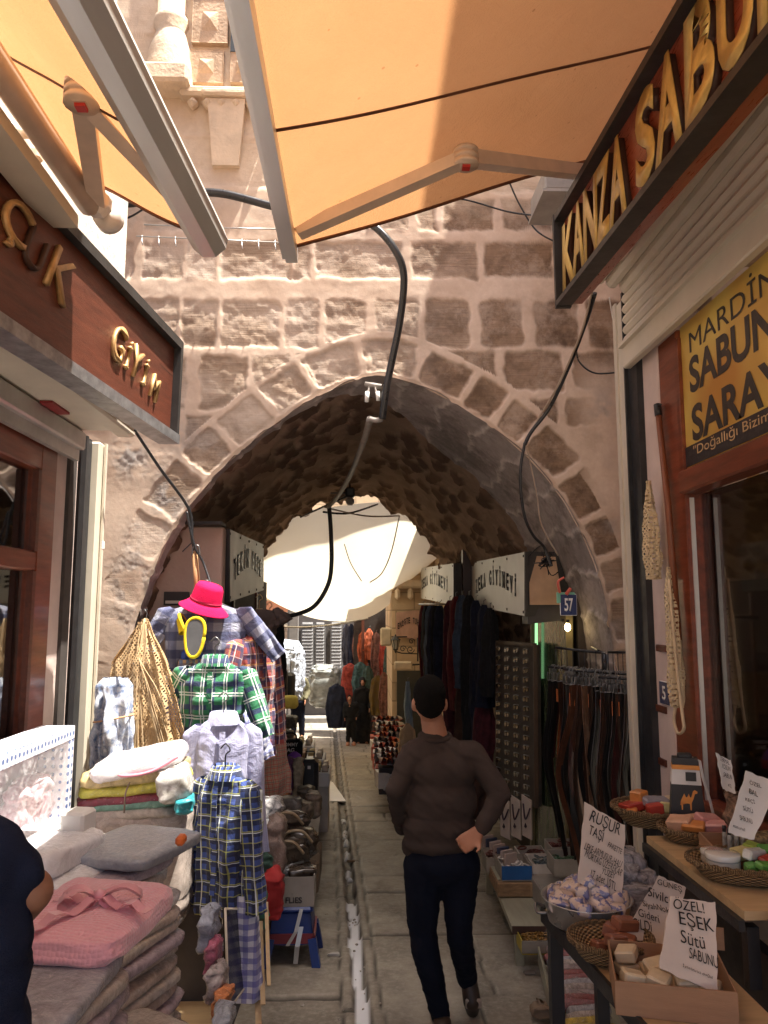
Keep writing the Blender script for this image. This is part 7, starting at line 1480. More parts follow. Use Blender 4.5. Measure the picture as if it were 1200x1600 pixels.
# tray of bottles with cards
p = onz(1135, 1285, zu); TT = V((1.47, 3.03, zu))
tray('brown card tray holding small clear tubes behind the upper baskets', TT, (.26, .22, .075), CB, None, None, None, name='card_tray', rz=R(-10))
for i in range(7):
    q = TT+V((-.07+.025*(i % 4), -.05+.04*(i//4), .01)); o = thing('glass_tube', 'slim clear oil tube standing in the brown card tray', 'tube', tuple(q), group='clear tubes in the card tray'); b = MB(); b.lathe([(.009, 0), (.009, .10), (.006, .108), (.006, .112)], 10, Matrix.Translation(q)); b.build('tube', plastic_wrap('tube_glass', (.35, .33, .30), (.6, .58, .55)), o); b = MB(); b.lathe([(.0075, .108), (.0075, .13)], 10, Matrix.Translation(q)); b.build('cap', BLK, o)
tag(slabmesh('leopard_pouch', TT+V((.06, -.02, .06)), (.16, .12, .10), M('leopard_cloth', (.20, .12, .05), .7, var=.9, vs=70, c2=(.45, .30, .14)), seed=650), 'leopard spotted pouch in the brown card tray', 'pouch')
tag(slabmesh('dried_figure', TT+V((.02, .06, .17)), (.09, .07, .13), M('dark_brown_bits', (.10, .05, .03), .7, var=.9, vs=50, c2=(.4, .24, .16)), seed=651, wr=.03), 'dark brown dried bundle standing at the back of the card tray', 'bundle')
card('narrow white card with black writing behind the clear tubes', pts4((1130, 1232), (1150, 1240), (1142, 1188), (1119, 1176), 3.05, 3.1), [(.1, .80, .016, 'TERMAL', .8), (.15, .60, .018, 'YOSUN', .7), (.15, .36, .018, 'SABUN', .7), (.4, .12, .012, '4TL', .3)], WHT)
card('tall white handwritten card at the right picture edge on the upper board', pts4((1138, 1300), (1178, 1312), (1218, 1222), (1166, 1204), 2.75, 2.9), [(.2, .80, .020, 'ÖZEL', .5), (.28, .66, .020, 'BAL', .35), (.24, .52, .020, 'KEÇİ', .4), (.26, .38, .020, 'SÜTÜ', .4), (.26, .22, .018, 'SABUNU', .5), (.1, .08, .012, 'naturel', .5)], WHT)
p = onz(1078, 1318, zu); T = basket('small wicker basket of peach and pink soaps in the middle of the upper board', V((p.x+.04, p.y+.03, zu)), .15, .125, .05, R(-20))
for i, (x, y, z, sz, c, a, lb) in enumerate(((-.06, -.01, .07, (.10, .07, .05), 'peach', -40, 'peach wrapped soap at the left of the small upper basket'), (-.01, -.04, .07, (.09, .06, .03), 'orange', -30, 'orange striped soap at the front of the small upper basket'), (.05, .03, .08, (.10, .06, .045), 'pink', 10, 'pink wrapped soap at the back of the small upper basket'), (.08, -.02, .07, (.09, .05, .04), 'pink', -30, 'pale pink soap at the right of the small upper basket'), (.0, .05, .07, (.08, .06, .04), 'peach', 20, 'second peach soap behind the first in the small upper basket'))): soap(lb, T @ V((x, y, z)), sz, c, R(a), (R(14), R(8*(i % 3)-8)), True)
p = onz(1160, 1378, zu); T = basket('oval wicker basket of candles and bright soaps nearest on the upper board', V((p.x+.03, p.y+.03, zu)), .20, .145, .06, R(-12))
for i, (x, y, rr, hh, lb) in enumerate(((-.08, -.015, .058, .055, 'large round white candle jar at the front of the oval basket'), (-.10, .055, .040, .045, 'small round white candle jar behind the large one'))):
    q = T @ V((x, y, .035)); o = thing('candle_jar', lb, 'candle', tuple(q)); MB().lathe([(.002, 0), (rr*.95, 0), (rr, .008), (rr, hh-.008), (rr*.95, hh), (rr*.4, hh+.001), (.001, hh)], 28, Matrix.Translation(q)).build('jar', M('frosted_wax', (.66, .64, .55), .3, coat=.7, var=.05), o); MB().lathe([(rr*1.03, hh*.62), (rr*1.04, hh*.7), (rr*1.04, hh*.98), (rr*1.0, hh*1.03), (rr*.2, hh*1.05), (.001, hh*1.05)], 28, Matrix.Translation(q)).build('lid', M('clear_lid', (.70, .68, .62), .15, coat=1, var=.05), o)
for i, (x, y, z, sz, c, a, lb) in enumerate(((.0, .03, .08, (.08, .06, .03), 'pale yellow', 10, 'pale yellow wrapped soap in the oval basket'), (.04, .07, .09, (.07, .05, .03), 'lime', 50, 'lime green leaf shaped soap in the oval basket'), (.03, -.01, .09, (.12, .035, .035), 'white', 35, 'long cream soap roll lying across the oval basket'), (.08, -.03, .08, (.10, .04, .03), 'red', 20, 'red and white striped soap in the oval basket'), (.10, .04, .09, (.09, .05, .03), 'green', -10, 'green and white soap at the right of the oval basket'), (.06, -.08, .07, (.11, .04, .025), 'green', 15, 'dark green soap at the front of the oval basket'), (.0, -.07, .06, (.04, .04, .03), 'green', 0, 'small green soap beside the large candle jar'))): soap(lb, T @ V((x, y, z)), sz, c, R(a), (R(10), R(8*(i % 3)-8)), True)
# --- inside the shop window
sh2 = thing('display_shelf', 'wooden display shelf seen through the soap shop window', 'shelf', (2.0, 2.8, 1.1)); za = onx(1150, 1108, 1.8).z
MB().box((1.9, 2.6, za-.02), (.36, 2.4, .03)).build('board', PLW, sh2); MB().box((1.9, 2.6, za-.34), (.36, 2.4, .03)).build('board', PLW, sh2); MB().box((2.2, 2.6, 1.2), (.03, 2.6, 1.7)).build('back', M('shelf_back', (.42, .28, .16), .8), sh2)
for i, (px, py, w_, h_, c, lb) in enumerate(((1125, 1085, .34, .16, (.52, .34, .18), 'brown carton on the shelf behind the window, left one'), (1185, 1085, .30, .18, (.56, .36, .19), 'brown carton on the shelf behind the window, right one'), (1110, 1150, .16, .20, (.58, .40, .2), 'small tan box below the cartons behind the window'), (1175, 1155, .3, .18, (.58, .34, .15), 'orange tan box on the lower shelf behind the window'))):
    p = onx(px, py, 1.79); tag(MB().box((1.89, p.y, p.z), (.2, w_, h_), bev=.006).build('carton', M('kraft_%d' % i, c, .8)), lb, 'carton')
p = onx(1142, 1135, 1.74); o = thing('bottle', 'green and pink labelled bottle with a white cap inside the shop window', 'bottle', tuple(p)); b = MB(); b.lathe([(.03, 0), (.034, .01), (.034, .11), (.02, .15), (.013, .165)], 16, Matrix.Translation(p)); b.build('body', M('green_pet', (.16, .24, .10), .2, var=.5, vs=30, c2=(.45, .15, .2)), o); b = MB(); b.lathe([(.014, .163), (.014, .185), (.001, .186)], 14, Matrix.Translation(p)); b.build('cap', WHT, o)
tag(MB().box(onx(1105, 985, 1.74), (.03, .06, .22), bev=.01).build('wooden_block', M('grey_wood', (.30, .26, .20), .7)), 'leaning grey brown wooden block inside the shop window', 'block')
o = thing('price_sign', 'white board with gold lettering seen inside the shop window', 'sign', tuple(onx(1180, 880, 1.9))); p = onx(1178, 885, 1.78); MB().box((1.79, p.y, p.z), (.012, .28, .22), bev=.004).build('board', WHT, o); text('lettering', 'Mardin', frame((1.782, p.y+.10, p.z-.03), (0, -1, 0)), BRASS, o, h=.06, w=.2, ext=.001, align='LEFT')
tag(MB().box(onx(1185, 830, 1.85), (.12, .12, .55), bev=.05).build('hanging_bag', M('jute_sack', (.42, .28, .12), .9)), 'tan sack hanging inside the soap shop window', 'sack')
# ================================================================== beyond the passage
CANV = NT('white_canopy'); t = CANV; co = t.coord(); t.set(Base_Color=t.mix(t.ramp(t.noise(co, .8, 5), .3, .7), (.62, .60, .52), (.72, .70, .62)), Roughness=.9); t.bump(t.noise(co, 3, 4, .6, 1), .4, .03)
tr = t.n('ShaderNodeBsdfTranslucent'); tr.inputs[0].default_value = (.80, .76, .62, 1); mx = t.n('ShaderNodeMixShader'); mx.inputs[0].default_value = .34; t.l(t.b.outputs[0], mx.inputs[1]); t.l(tr.outputs[0], mx.inputs[2]); t.l(mx.outputs[0], t.o.inputs[0]); CANV = t.m
def sheet(label, near, far, sag, name='canopy', mat=CANV, n=60, m=50, wr=.03, seed=0, cat='canopy'):
    near = smoothpath(near, 10); far = smoothpath(far, 10); ri = lambda P_, u: P_[min(len(P_)-1, int(u*(len(P_)-1)))].lerp(P_[min(len(P_)-1, int(u*(len(P_)-1))+1)], u*(len(P_)-1)-int(u*(len(P_)-1)))
    V_ = []
    for i in range(n):
        for j in range(m):
            u_, v_ = i/(n-1), j/(m-1); p = ri(near, u_).lerp(ri(far, u_), v_); V_.append((p.x, p.y, p.z-sag*math.sin(PI*v_)-wr*math.sin(u_*14+v_*9+seed)*math.sin(PI*v_)-wr*.7*math.sin(u_*31-v_*4)*math.sin(PI*v_)))
    o = link(name, raw_mesh(name, V_, gridf(n, m)), mat); return tag(o, label, cat)
sheet('large white canopy sagging over the lane beyond the passage', [at(380, 862, 10.3), at(450, 810, 10.3), at(520, 792, 10.3), at(625, 788, 10.3), at(700, 838, 10.3)], [at(380, 905, 14.5), at(430, 942, 14.5), at(500, 968, 14.5), at(575, 965, 14.2), at(640, 915, 13.8), at(720, 828, 13.5)], .20)
sheet('smaller beige canopy hanging below the right side of the white one', [at(540, 950, 14.6), at(600, 915, 14.4), at(672, 880, 14.2)], [at(536, 962, 15.6), at(590, 955, 15.5), at(640, 925, 15.4), at(690, 900, 15.3)], .05, mat=M('beige_canvas', (.55, .47, .36), .9, transl=.4))
# far wall with shutters
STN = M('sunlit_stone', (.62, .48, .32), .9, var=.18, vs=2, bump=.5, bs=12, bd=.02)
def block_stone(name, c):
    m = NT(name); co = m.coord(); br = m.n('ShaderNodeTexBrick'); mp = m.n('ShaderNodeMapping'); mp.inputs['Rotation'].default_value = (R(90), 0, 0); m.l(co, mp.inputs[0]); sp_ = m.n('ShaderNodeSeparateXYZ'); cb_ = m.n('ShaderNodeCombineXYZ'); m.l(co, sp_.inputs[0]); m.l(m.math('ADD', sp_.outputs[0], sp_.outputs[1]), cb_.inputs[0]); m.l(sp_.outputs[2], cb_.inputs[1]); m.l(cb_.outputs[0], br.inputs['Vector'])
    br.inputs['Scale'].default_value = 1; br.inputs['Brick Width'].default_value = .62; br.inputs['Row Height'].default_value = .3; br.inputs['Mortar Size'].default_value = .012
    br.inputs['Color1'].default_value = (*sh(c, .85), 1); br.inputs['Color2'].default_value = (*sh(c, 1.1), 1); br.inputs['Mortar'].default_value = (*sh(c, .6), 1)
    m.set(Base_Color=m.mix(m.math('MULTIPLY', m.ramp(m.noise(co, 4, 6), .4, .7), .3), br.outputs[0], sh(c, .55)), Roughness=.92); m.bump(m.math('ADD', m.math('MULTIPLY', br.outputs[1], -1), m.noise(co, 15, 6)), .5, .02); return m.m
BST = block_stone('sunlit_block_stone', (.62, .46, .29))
fw = thing('shop_building', 'building closing the lane far away, in shade under the canopy with tall shutters', 'building', (0, 20.3, gz(20)))
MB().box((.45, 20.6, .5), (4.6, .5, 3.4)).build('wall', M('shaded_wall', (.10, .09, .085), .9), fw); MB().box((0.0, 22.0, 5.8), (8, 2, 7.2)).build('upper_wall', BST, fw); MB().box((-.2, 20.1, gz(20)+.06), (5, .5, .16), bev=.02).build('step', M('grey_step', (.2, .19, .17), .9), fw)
LOUV = M('grey_louvre', (.24, .24, .24), .6)
for i, (x0_, x1_) in enumerate(((470, 490), (492, 508), (516, 535))):
    a_, c_ = at(x0_, 975, 20.2), at(x1_, 1085, 20.2); sh_ = MB().box(((a_.x+c_.x)/2, 20.28, (a_.z+c_.z)/2), (c_.x-a_.x, .1, a_.z-c_.z)).build('shutter', M('shutter_frame', (.12, .12, .12), .6), fw)
    b = MB(); zz = c_.z+.08
    while zz < a_.z: b.add([V((a_.x+.04, 20.21, zz)), V((c_.x-.04, 20.21, zz)), V((c_.x-.04, 20.23, zz+.055)), V((a_.x+.04, 20.23, zz+.055))], [(0, 1, 2, 3)], sm=False); zz += .085
    b.build('louvres', LOUV, sh_)
lw_ = thing('shop_building', 'sunlit pale building seen through the gap at the far left of the lane', 'building', (-3.2, 27, gz(27))); MB().box((-3.6, 27.5, 2), (5, 1, 8)).build('wall', M('white_wall_far', (.66, .62, .56), .9), lw_); MB().box(at(440, 945, 26.9), (1.1, .2, .5)).build('awning', M('rust_sign', (.35, .14, .07), .7), lw_); MB().box(at(440, 972, 26.9), (1.0, .1, .12)).build('ledge', METGREY, lw_)
for i, (px, py, r_, c, lb) in enumerate(((438, 988, .26, (.50, .42, .36), 'pale sack in the sunlit gap, upper left'), (451, 992, .24, (.62, .50, .42), 'pinkish sack in the sunlit gap, upper right'), (438, 1006, .28, (.70, .68, .64), 'white sack in the sunlit gap, lower left'), (452, 1008, .22, (.42, .26, .14), 'brown sack in the sunlit gap, lower right'))): tag(slabmesh('sack', at(px, py, 24), (r_*2, .4, r_*1.4), M('sack_%d' % i, c, .8), seed=700+i, wr=.03), lb, 'sack', 'sacks in the sunlit gap')
# left houses beyond the tunnel
lh = thing('stone_house', 'stone house on the left beyond the passage, hidden mostly behind the box sign', 'building', (-3, 15, gz(15))); MB().box((-3.6, 13.5, 2.4), (3.2, 6.5, 6.5)).build('wall', BST, lh); MB().box((-3.0, 18.6, 1.0), (1.0, .3, 4.5)).build('pillar', M('grey_pillar', (.18, .17, .16), .8), lh)
gt_ = thing('gate_pillar', 'dark pillar at the right of the sunlit gap', 'pillar', tuple(at(460, 1020, 19.4))); a_, c_ = at(453, 955, 19.4), at(465, 1020, 19.4); MB().box(((a_.x+c_.x)/2, 19.5, .6), (c_.x-a_.x, .3, 3.0)).build('shaft', M('grey_pillar', (0, 0, 0)), gt_); MB().box(((a_.x+c_.x)/2, 19.5, c_.z), (.42, .4, .2), bev=.03).build('base', BOXD, gt_)
# white sheet covering goods at the left
wsh = NT('bluish_white_cloth'); wsh.set(Base_Color=(.50, .56, .66), Roughness=.8); wsh.bump(wsh.noise(wsh.coord(), 7, 5, .6, 1), .8, .05)
o = slabmesh('cloth_cover', at(440, 1050, 15.5), (.85, 1.2, 1.1), wsh.m, seed=720, wr=.04, m=40, n=24); tag(o, 'bluish white sheet covering goods below the sunlit gap', 'cover')
for i, (px, py, Y_, w_, h_, lb) in enumerate(((430, 1062, 13.6, .42, .60, 'black suitcase with raised handle, left of two under the white sheet'), (446, 1065, 13.9, .34, .52, 'dark suitcase with raised handle, right of two under the white sheet'))):
    p = at(px, py, Y_); o = thing('suitcase', lb, 'suitcase', tuple(p)); MB().box(p+V((0, 0, -.1)), (w_, .24, h_), bev=.05).build('body', BLK, o); b = MB(); b.tube([p+V((-.09, 0, h_/2-.12)), p+V((-.09, 0, h_/2+.14)), p+V((.09, 0, h_/2+.14)), p+V((.09, 0, h_/2-.12))], .012, 6); b.build('handle', HOOK, o)
    for sx in (-1, 1): b = MB(); b.lathe([(.001, -.03), (.03, -.02), (.03, .02), (.001, .03)], 8, Matrix.Translation(p+V((sx*w_*.35, 0, -.1-h_/2-.03)))); b.build('wheel', BLK, o)
tag(slabmesh('yellow_bag', at(452, 1097, 13.4), (.3, .2, .2), M('olive_yellow', (.30, .26, .06), .8), seed=730), 'small olive yellow bag on the ground under the suitcases', 'bag')
# plastic bale and hanging coats
bal = slabmesh('goods_bale', at(508, 1072, 17.8), (.75, .5, .85), M('bale_plastic', (.26, .28, .27), .3, var=.4, vs=8, coat=.5), seed=731, wr=.04, m=30, folds=4); tag(bal, 'grey plastic wrapped bale before the far shutters', 'bale')
p = at(526, 1068, 15.5); scarf('dark coat on a low stand left of the red garment', p, 3, .85, .22, 740, None, cat='coat')
RDT = M('red_print', (.30, .045, .03), .9, var=.5, vs=18); TLT = M('teal_print', (.05, .10, .10), .9, var=.6, vs=18); YLT = M('yellow_flower_print', (.46, .28, .02), .9, var=.7, vs=14, c2=(.12, .08, .04)); ORT = M('orange_scarf', (.34, .08, .03), .9, var=.6, vs=10); BRT = M('brown_print', (.16, .07, .05), .9, var=.6, vs=16); GRT = M('green_dark_print', (.04, .07, .06), .9, var=.5, vs=16)
MDK = ('MDK',)
far_g = [(547, 1036, 14.6, RDT, .90, .20, 'red printed dress displayed left of the teal one'), (563, 1034, 14.5, TLT, .60, .17, 'teal printed top beside the red dress'), (590, 1055, 14.0, YLT, .65, .16, 'yellow flowered dress hanging by the shoe stall'), (541, 975, 15.4, M('blue_grey_scarf', (.05, .055, .08), .9), .75, .09, 'blue grey scarf in the shade, leftmost of the hanging scarves'), (549, 975, 15.3, M('cloth_navy', (0, 0, 0)), .75, .08, 'navy scarf second of the hanging scarves'), (558, 984, 15.2, BRT, .6, .10, 'brown printed scarf under the canopy edge'), (567, 986, 15.1, ORT, .62, .11, 'orange scarf under the canopy edge, left one'), (577, 982, 15.0, ORT, .55, .10, 'orange scarf under the canopy edge, right one'), (588, 988, 14.9, BRT, .9, .12, 'brown scarf hanging above the yellow dress'), (600, 990, 14.6, RDT, .8, .10, 'red scarf hanging beside the stone house'), (606, 1010, 14.2, GRT, .9, .09, 'dark green scarf hanging beside the stone house'), (575, 1040, 14.3, GRT, .55, .12, 'dark green printed top right of the teal one'), (600, 1050, 13.8, BRT, .7, .10, 'brown top hanging right of the yellow dress')]
for i, (px, py, Y_, mt, L_, w_, lb) in enumerate(far_g): scarf(lb, at(px, py, Y_*1.10), 1, L_*1.18, w_*1.08, 750+i, 'garments hanging beyond the passage', mt=mt)
bs_ = thing('clothes_shop', 'dark shop front behind the hanging scarves beyond the passage', 'shop', (.7, 16.5, gz(16))); MB().box((.75, 17.2, .5), (1.7, 1.2, 3.4)).build('front', DW, bs_)
for x_ in (.1, 1.1): MB().box((x_, 16.55, .5), (.06, .06, 3.2)).build('post', WOODR2, bs_)
# right stone house beyond the passage with lantern and sign
RH = thing('stone_house', 'sunlit cream stone house on the right beyond the passage with a small cornice', 'building', (1.5, 11, gz(11)))
b = MB(); b.box((2.95, 13.4, 1.9), (3.3, 5.8, 5.4)); b.box((1.0, 14.6, 1.75), (.86, 3.0, 5.2)); b.build('wall', BST, RH)
b = MB(); a_ = onx(640, 925, 1.2); b.box((.98, 13.05, a_.z), (.95, .16, .14), bev=.04); b.box((.98, 13.06, a_.z+.55), (.95, .12, .08), bev=.02); b.build('cornice', CREAM, RH)
for xx in (.66, .88, 1.10, 1.32): b = MB(); b.box((xx, 13.03, a_.z-.16), (.09, .14, .20), bev=.04); b.build('corbel', CREAM, RH)
MB().box((.86, 13.09, -.1), (.42, .04, 2.0)).build('door', M('dark_doorway', (.05, .05, .04), .7), RH); MB().box((1.28, 15.2, .1), (.04, 1.3, 2.0)).build('shop_window', M('dark_doorway', (0, 0, 0)), RH)
sg2 = thing('shop_sign', 'pinkish board with a line of slanted dark letters on the cream house', 'sign', tuple(at(640, 975, 13.0))); c = [at(619, 995, 13.0), at(664, 1000, 13.0), at(664, 952, 13.0), at(619, 957, 13.0)]; MB().hexa(c, None, V((0, .05, 0))).build('board', M('pink_sign', (.50, .30, .22), .6), sg2)
for i, ch in enumerate('ENİŞTE TUHAF'):
    if ch == ' ': continue
    u_ = .08+.075*i; q = c[0].lerp(c[1], u_).lerp(c[3].lerp(c[2], u_), .25+.3*math.sin(PI*u_)); text('letter', ch, frame(q+V((0, -.006, 0)), (1, 0, 0)), INK, sg2, h=.10, w=.10*(c[0]-c[1]).length/1.7, ext=.003, bold=.02)
ms = thing('round_sign', 'small blank cream rounded sign beside the lantern', 'sign', tuple(at(603, 995, 12.8))); p = at(603, 995, 12.8); MB().box(p, (.19, .06, .30), bev=.03).build('board', M('cream_plastic', (.62, .50, .34), .5), ms); MB().tube([p+V((.09, 0, 0)), p+V((.35, 0, 0))], .012, 6).build('arm', BLK, ms)
ls_ = thing('round_sign', 'second cream rounded sign below the lantern', 'sign', tuple(at(628, 1042, 12.4))); p = at(630, 1040, 12.4); MB().box(p, (.30, .06, .14), bev=.03).build('board', M('cream_plastic', (0, 0, 0)), ls_); MB().tube([p, p+V((.3, 0, .02))], .012, 6).build('arm', BLK, ls_)
# lantern on a scrolled bracket
LT = thing('wall_lantern', 'black wrought iron wall lantern on a scrolled bracket', 'lantern', tuple(at(620, 1010, 11.6))); p = at(618, 1008, 12.6); s_ = 1/1.15; T = Matrix.Translation(p)
IRON = M('wrought_iron', (.02, .018, .018), .5)
MB().lathe([(.035, -.06), (.065, .08)], 6, T, sm=False).build('pane', M('milky_pane', (.45, .42, .34), .3), LT)
b = MB()
for k in range(6): a = k*PI/3; b.bar(T @ V((.038*math.cos(a), .038*math.sin(a), -.06)), T @ V((.068*math.cos(a), .068*math.sin(a), .08)), .009, .009)
b.build('cage', IRON, LT); MB().lathe([(.085, .08), (.08, .09), (.05, .12), (.02, .14), (.012, .165), (.001, .175)], 6, T, sm=False).build('cap', IRON, LT); MB().lathe([(.001, -.13), (.014, -.115), (.02, -.09), (.045, -.065), (.045, -.06)], 6, T, sm=False).build('finial', IRON, LT)
b = MB(); w0 = p+V((.36, 0, -.1)); b.tube([p+V((0, 0, -.10)), p+V((.1, 0, -.13)), w0+V((0, 0, -.04))], .010, 6)
def spiral(c, r0, turns, sgn): return [c+V((math.cos(sgn*a)*r0*(1-a/(turns*2*PI)*.8), 0, math.sin(sgn*a)*r0*(1-a/(turns*2*PI)*.8))) for a in [k*turns*2*PI/22 for k in range(23)]]
b.tube(spiral(p+V((.12, 0, -.06)), .055, 1.3, 1), .007, 5); b.tube(spiral(p+V((.24, 0, -.07)), .065, 1.4, -1), .007, 5); b.tube(spiral(p+V((.26, 0, .06)), .05, 1.3, 1), .007, 5); b.tube([w0+V((0, 0, -.16)), w0+V((0, 0, .22))], .013, 6); b.build('bracket', IRON, LT)
# pale dress and apron hanging behind the man's head
scarf('pale cream dress hanging left of the walking man', at(637, 1130, 9.5), 1, .62, .12, 790, None, mt=M('cream_cloth', (.55, .40, .24), .9), cat='dress'); scarf('thin pale blue scarf hanging above the cream dress', at(637, 1065, 9.6), 1, .55, .04, 791, None, mt=M('pale_blue_cloth', (.30, .38, .42), .9), cat='scarf')
# heap of shoe boxes on the right far side
SBM = [M('shoe_white', (.66, .62, .58), .6), M('shoe_red', (.42, .07, .04), .6), M('shoe_dark', (.08, .05, .06), .5), M('shoe_orange', (.55, .20, .08), .6), M('shoe_grey', (.32, .30, .32), .6)]
SBN = ['white', 'red', 'dark', 'orange', 'grey']; sx0 = None
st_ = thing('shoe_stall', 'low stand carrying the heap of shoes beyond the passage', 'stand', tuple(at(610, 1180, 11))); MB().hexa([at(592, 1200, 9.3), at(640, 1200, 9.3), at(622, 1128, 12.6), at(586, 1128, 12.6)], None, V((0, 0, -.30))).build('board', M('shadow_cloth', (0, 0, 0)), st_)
for r_ in range(9):
    for c_ in range(6):
        k = (r_*5+c_*3+r_*c_) % 5; p = at(594+c_*(8.3-.5*r_*.3)-.8*r_+0, 1196-r_*8.5, 9.4+r_*.40)+V((0, 0, .02)); p = V((p.x, p.y, p.z+.03*RNG.rand()))
        o = thing('shoe', '%s shoe in row %s of the stall heap, %s from the lane side' % (SBN[k], ['one', 'two', 'three', 'four', 'five', 'six', 'seven', 'eight', 'nine'][r_], ['first', 'second', 'third', 'fourth', 'fifth', 'sixth'][c_]), 'shoe', tuple(p), group='shoes heaped on the stall beyond the passage')
        T = TR(p, R(20*RNG.rand()+60)); b = MB(); pr = [(-.1, .03, .05), (-.05, .032, .045), (0, .03, .035), (.06, .036, .026), (.1, .03, .018), (.12, .012, .01)]; n = 10; vv_ = []
        for x_, w2, h2 in pr:
            for j in range(n): a = PI*j/(n-1); vv_.append(T @ V((x_, w2*math.cos(a), h2*1.5*math.sin(a))))
        b.add(vv_, [(i*n+j, (i+1)*n+j, (i+1)*n+j+1, i*n+j+1) for i in range(len(pr)-1) for j in range(n-1)]); b.build('upper', SBM[k], o); b = MB(); b.box((.01, 0, -.006), (.22, .07, .014), T, bev=.005); b.build('sole', SBM[(k+3) % 5 if k != 0 else 1], o)
for i in range(16):
    r_, c_ = divmod(i, 2); p = at(586+r_*1.6+c_*9, 1150+r_*8+c_*2, 11.3-.27*r_); o = tag(MB().box(V((p.x, p.y, p.z-.08)), (.14, .24, .18), bev=.006, rz=R(8*math.sin(i))).build('shoe_box', SBM[(1, 3, 0, 0)[i % 4]]), '%s shoe box on the lane side of the heap, %s of sixteen' % (['red', 'orange', 'white', 'white'][i % 4], ['first', 'second', 'third', 'fourth', 'fifth', 'sixth', 'seventh', 'eighth', 'ninth', 'tenth', 'eleventh', 'twelfth', 'thirteenth', 'fourteenth', 'fifteenth', 'sixteenth'][i]), 'shoe box', 'shoe boxes beside the shoe stall')
# left stalls in the passage: white shelves of small shoes, black bags, hats
for i, (px, py, Y_, w_, d_, h_, lb) in enumerate(((470, 1168, 9.4, .32, .5, .10, 'white shelf box of small shoes, farthest on the left stall'), (487, 1190, 8.9, .30, .5, .12, 'white shelf box of small shoes, middle of the left stall'), (497, 1212, 8.5, .26, .45, .14, 'white shelf box of small shoes, nearest on the left stall'))):
    p = at(px, py, Y_); o = thing('shelf_box', lb, 'box', tuple(p), group='white shelf boxes on the left stall'); MB().box(p, (w_, d_, h_), bev=.01).build('box', WHT, o); MB().box(p+V((0, 0, -.45)), (w_*.9, d_*.9, .75)).build('stand', WCARD, o)
    for k in range(6):
        q = p+V(((k % 3-1)*w_*.3, (k//3-.5)*.2, h_/2+.035)); s1_ = thing('small_shoe', 'tiny %s shoe on the %s white shelf box, %s' % (['tan', 'gold', 'cream'][k % 3], ['farthest', 'middle', 'nearest'][i], ['left back', 'centre back', 'right back', 'left front', 'centre front', 'right front'][(k+3) % 6]), 'shoe', tuple(q), group='tiny shoes on the white shelf boxes')
        slabmesh('upper', q, (.06, .13, .06), M('tiny_shoe_%d' % (k % 3), ((.40, .22, .10), (.55, .42, .16), (.62, .52, .40))[k % 3], .5), s1_, seed=800+k, n=6, m=8); MB().box(q+V((0, 0, -.03)), (.07, .14, .012)).build('sole', DCARD, s1_)
wp = thing('sun_patch', 'white paper sheet lying in the sun on the paving beside the left stall', 'paper', tuple(onz(500, 1240, gz(10)))); q = [onz(497, 1251, gz(9.9)+.01), onz(541, 1252, gz(9.9)+.01), onz(520, 1222, gz(10.6)+.01), onz(497, 1215, gz(10.6)+.01)]; MB().hexa(q, None, V((0, 0, -.008))).build('sheet', WHT, wp)  # white slab added to stand for a pool of sunlight on the floor
p = at(484, 1218, 7.9); o = thing('suitcase', 'tall dark grey suitcase standing on the left stall in the passage', 'suitcase', tuple(p)); MB().box(p, (.17, .25, .42), bev=.04).build('body', M('charcoal_shell', (.045, .05, .055), .35), o); MB().box(p+V((0, -.126, .14)), (.03, .004, .03)).build('tag', WHT, o)
b = MB(); b.tube([p+V((-.04, 0, .2)), p+V((-.04, 0, .27)), p+V((.04, 0, .27)), p+V((.04, 0, .2))], .008, 6); b.build('handle', BLK, o)
for sx in (-1, 1): MB().box(p+V((sx*.05, 0, -.225)), (.03, .1, .03), bev=.01).build('wheel', BLK, o)
p = at(453, 1170, 7.9); o = thing('tote_bag', 'black bag printed MOMMY BAG in white on the left stall', 'bag', tuple(p)); MB().box(p, (.25, .14, .19), bev=.03).build('body', BLKCL, o); text('lettering', 'MOMMY', frame(p+V((.0, -.072, .035)), (1, 0, 0)), WHT, o, h=.035, w=.17, ext=.002, bold=.03); text('lettering', 'BAG', frame(p+V((.0, -.072, -.02)), (1, 0, 0)), WHT, o, h=.040, w=.10, ext=.002, bold=.03)
b = MB(); b.tube(smoothpath([p+V((-.07, -.03, .08)), p+V((-.05, -.03, .15)), p+V((.05, -.03, .15)), p+V((.07, -.03, .08))], 5), .008, 6); b.build('handle', BLKCL, o)
p = at(460, 1190, 7.5); o = thing('knitted_hat', 'violet and red knitted hat on a stand below the black bag', 'hat', tuple(p)); MB().lathe([(.075, -.07), (.08, 0), (.06, .06), (.02, .09), (.001, .093)], 18, Matrix.Translation(p)).build('crown', M('violet_knit', (.22, .07, .42), .9), o); MB().lathe([(.082, -.09), (.088, -.07), (.088, -.02), (.08, -.01)], 18, Matrix.Translation(p)).build('band', M('red_knit', (.50, .03, .06), .9), o)
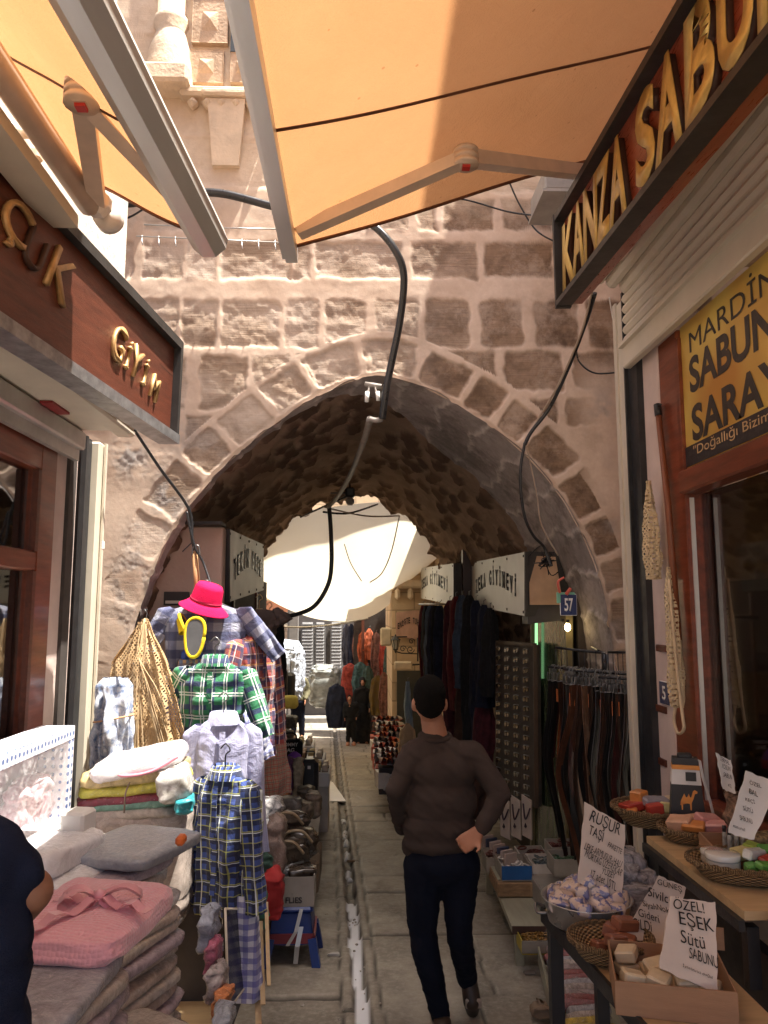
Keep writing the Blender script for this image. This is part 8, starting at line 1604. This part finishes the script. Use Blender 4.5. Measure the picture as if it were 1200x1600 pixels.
for i, (px, py, Y_, s_, c, lb) in enumerate(((447, 1128, 8.8, (.24, .2, .12), (.16, .14, .09), 'olive bag on top of the left stall near the tartan shirt'), (443, 1152, 8.5, (.20, .2, .16), (.22, .16, .08), 'basket brown goods left of the black bag'), (452, 1225, 7.2, (.10, .14, .42), (.14, .05, .12), 'purple garment hanging under the knitted hat'), (466, 1225, 7.1, (.09, .12, .40), (.34, .29, .20), 'tan post like box under the knitted hat'), (425, 1232, 6.3, (.12, .1, .12), (.28, .22, .16), 'tan bottle box on the near left stall'), (440, 1236, 6.4, (.12, .12, .13), (.62, .22, .08), 'orange shoe bag on the near left stall'), (478, 1245, 6.7, (.14, .2, .16), (.10, .08, .05), 'camouflage bag on the near left stall'), (490, 1255, 6.5, (.12, .2, .18), (.22, .17, .12), 'brown striped bag at the lane edge of the near left stall'), (445, 1258, 6.0, (.26, .2, .1), (.14, .12, .10), 'dark folded goods in the middle of the near left stall'), (410, 1268, 5.9, (.14, .2, .16), (.20, .16, .14), 'brown film bag next to the lavender sleeve'), (470, 1270, 6.0, (.18, .2, .14), (.16, .12, .08), 'brown box before the handbags'))):
    tag(slabmesh('stall_goods', at(px, py, Y_), s_, M('stall_%d' % i, c, .7, var=.5, vs=25, coat=.2), seed=820+i, wr=.02, m=18), lb, 'bag')
o = thing('display_table', 'long low table behind the goods of the left stall in the passage', 'table', (-1.0, 7, .2)); MB().hexa([at(400, 1345, 5.9), at(492, 1345, 5.9), at(505, 1232, 9.2), at(450, 1232, 9.2)], None, V((0, 0, -.04))).build('table_top', WCARD, o)
for px, py, Y_ in ((410, 1350, 5.95), (486, 1350, 5.95), (500, 1240, 9.1)): q = at(px, py, Y_); MB().box((q.x, q.y, (q.z+gz(Y_))/2-.03), (.05, .05, q.z-gz(Y_)-.05)).build('leg', BENW, o)
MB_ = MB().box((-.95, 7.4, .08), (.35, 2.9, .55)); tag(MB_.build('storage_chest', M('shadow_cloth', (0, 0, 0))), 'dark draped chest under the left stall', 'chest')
# ================================================================== small rubbish and grit on the paving
b = MB()
for i in range(170):
    y = 3.2+RNG.rand()**1.5*9; x = DR(y)+(RNG.randn()*.35 if i % 3 else RNG.randn()*.03)
    if abs(x) > 1.1: continue
    s_ = .004+.009*RNG.rand()**3; b.box((x, y, gz(y)+s_*.5-.004), (s_*2*(.5+RNG.rand()), s_*1.6, s_), rz=RNG.rand()*3, bev=s_*.2)
tag(b.build('grit', M('grit', (.34, .30, .25), .9, var=.6, vs=60)), 'grit and tiny scraps scattered on the paving slabs', 'litter', kind='stuff')
for i, (px, py, c, lb) in enumerate(((523, 1487, (.55, .52, .46), 'crumpled pale paper scrap at the left edge of the drain channel'), (548, 1345, (.3, .2, .12), 'brown leaf like scrap lying in the drain channel'), (828, 1520, (.2, .17, .14), 'dark scrap on the slab beside the long floor tray'))):
    p = onz(px, py, gz(4.6 if i != 1 else 7.0)); p = V((p.x, p.y, gz(p.y)+.012)); tag(slabmesh('paper_scrap', p, (.06, .035, .016), M('scrap_%d' % i, c, .9), seed=900+i, wr=.02, n=6, m=6), lb, 'litter')
bpy.data.scenes.remove(TSC)
bpy.context.view_layer.update()
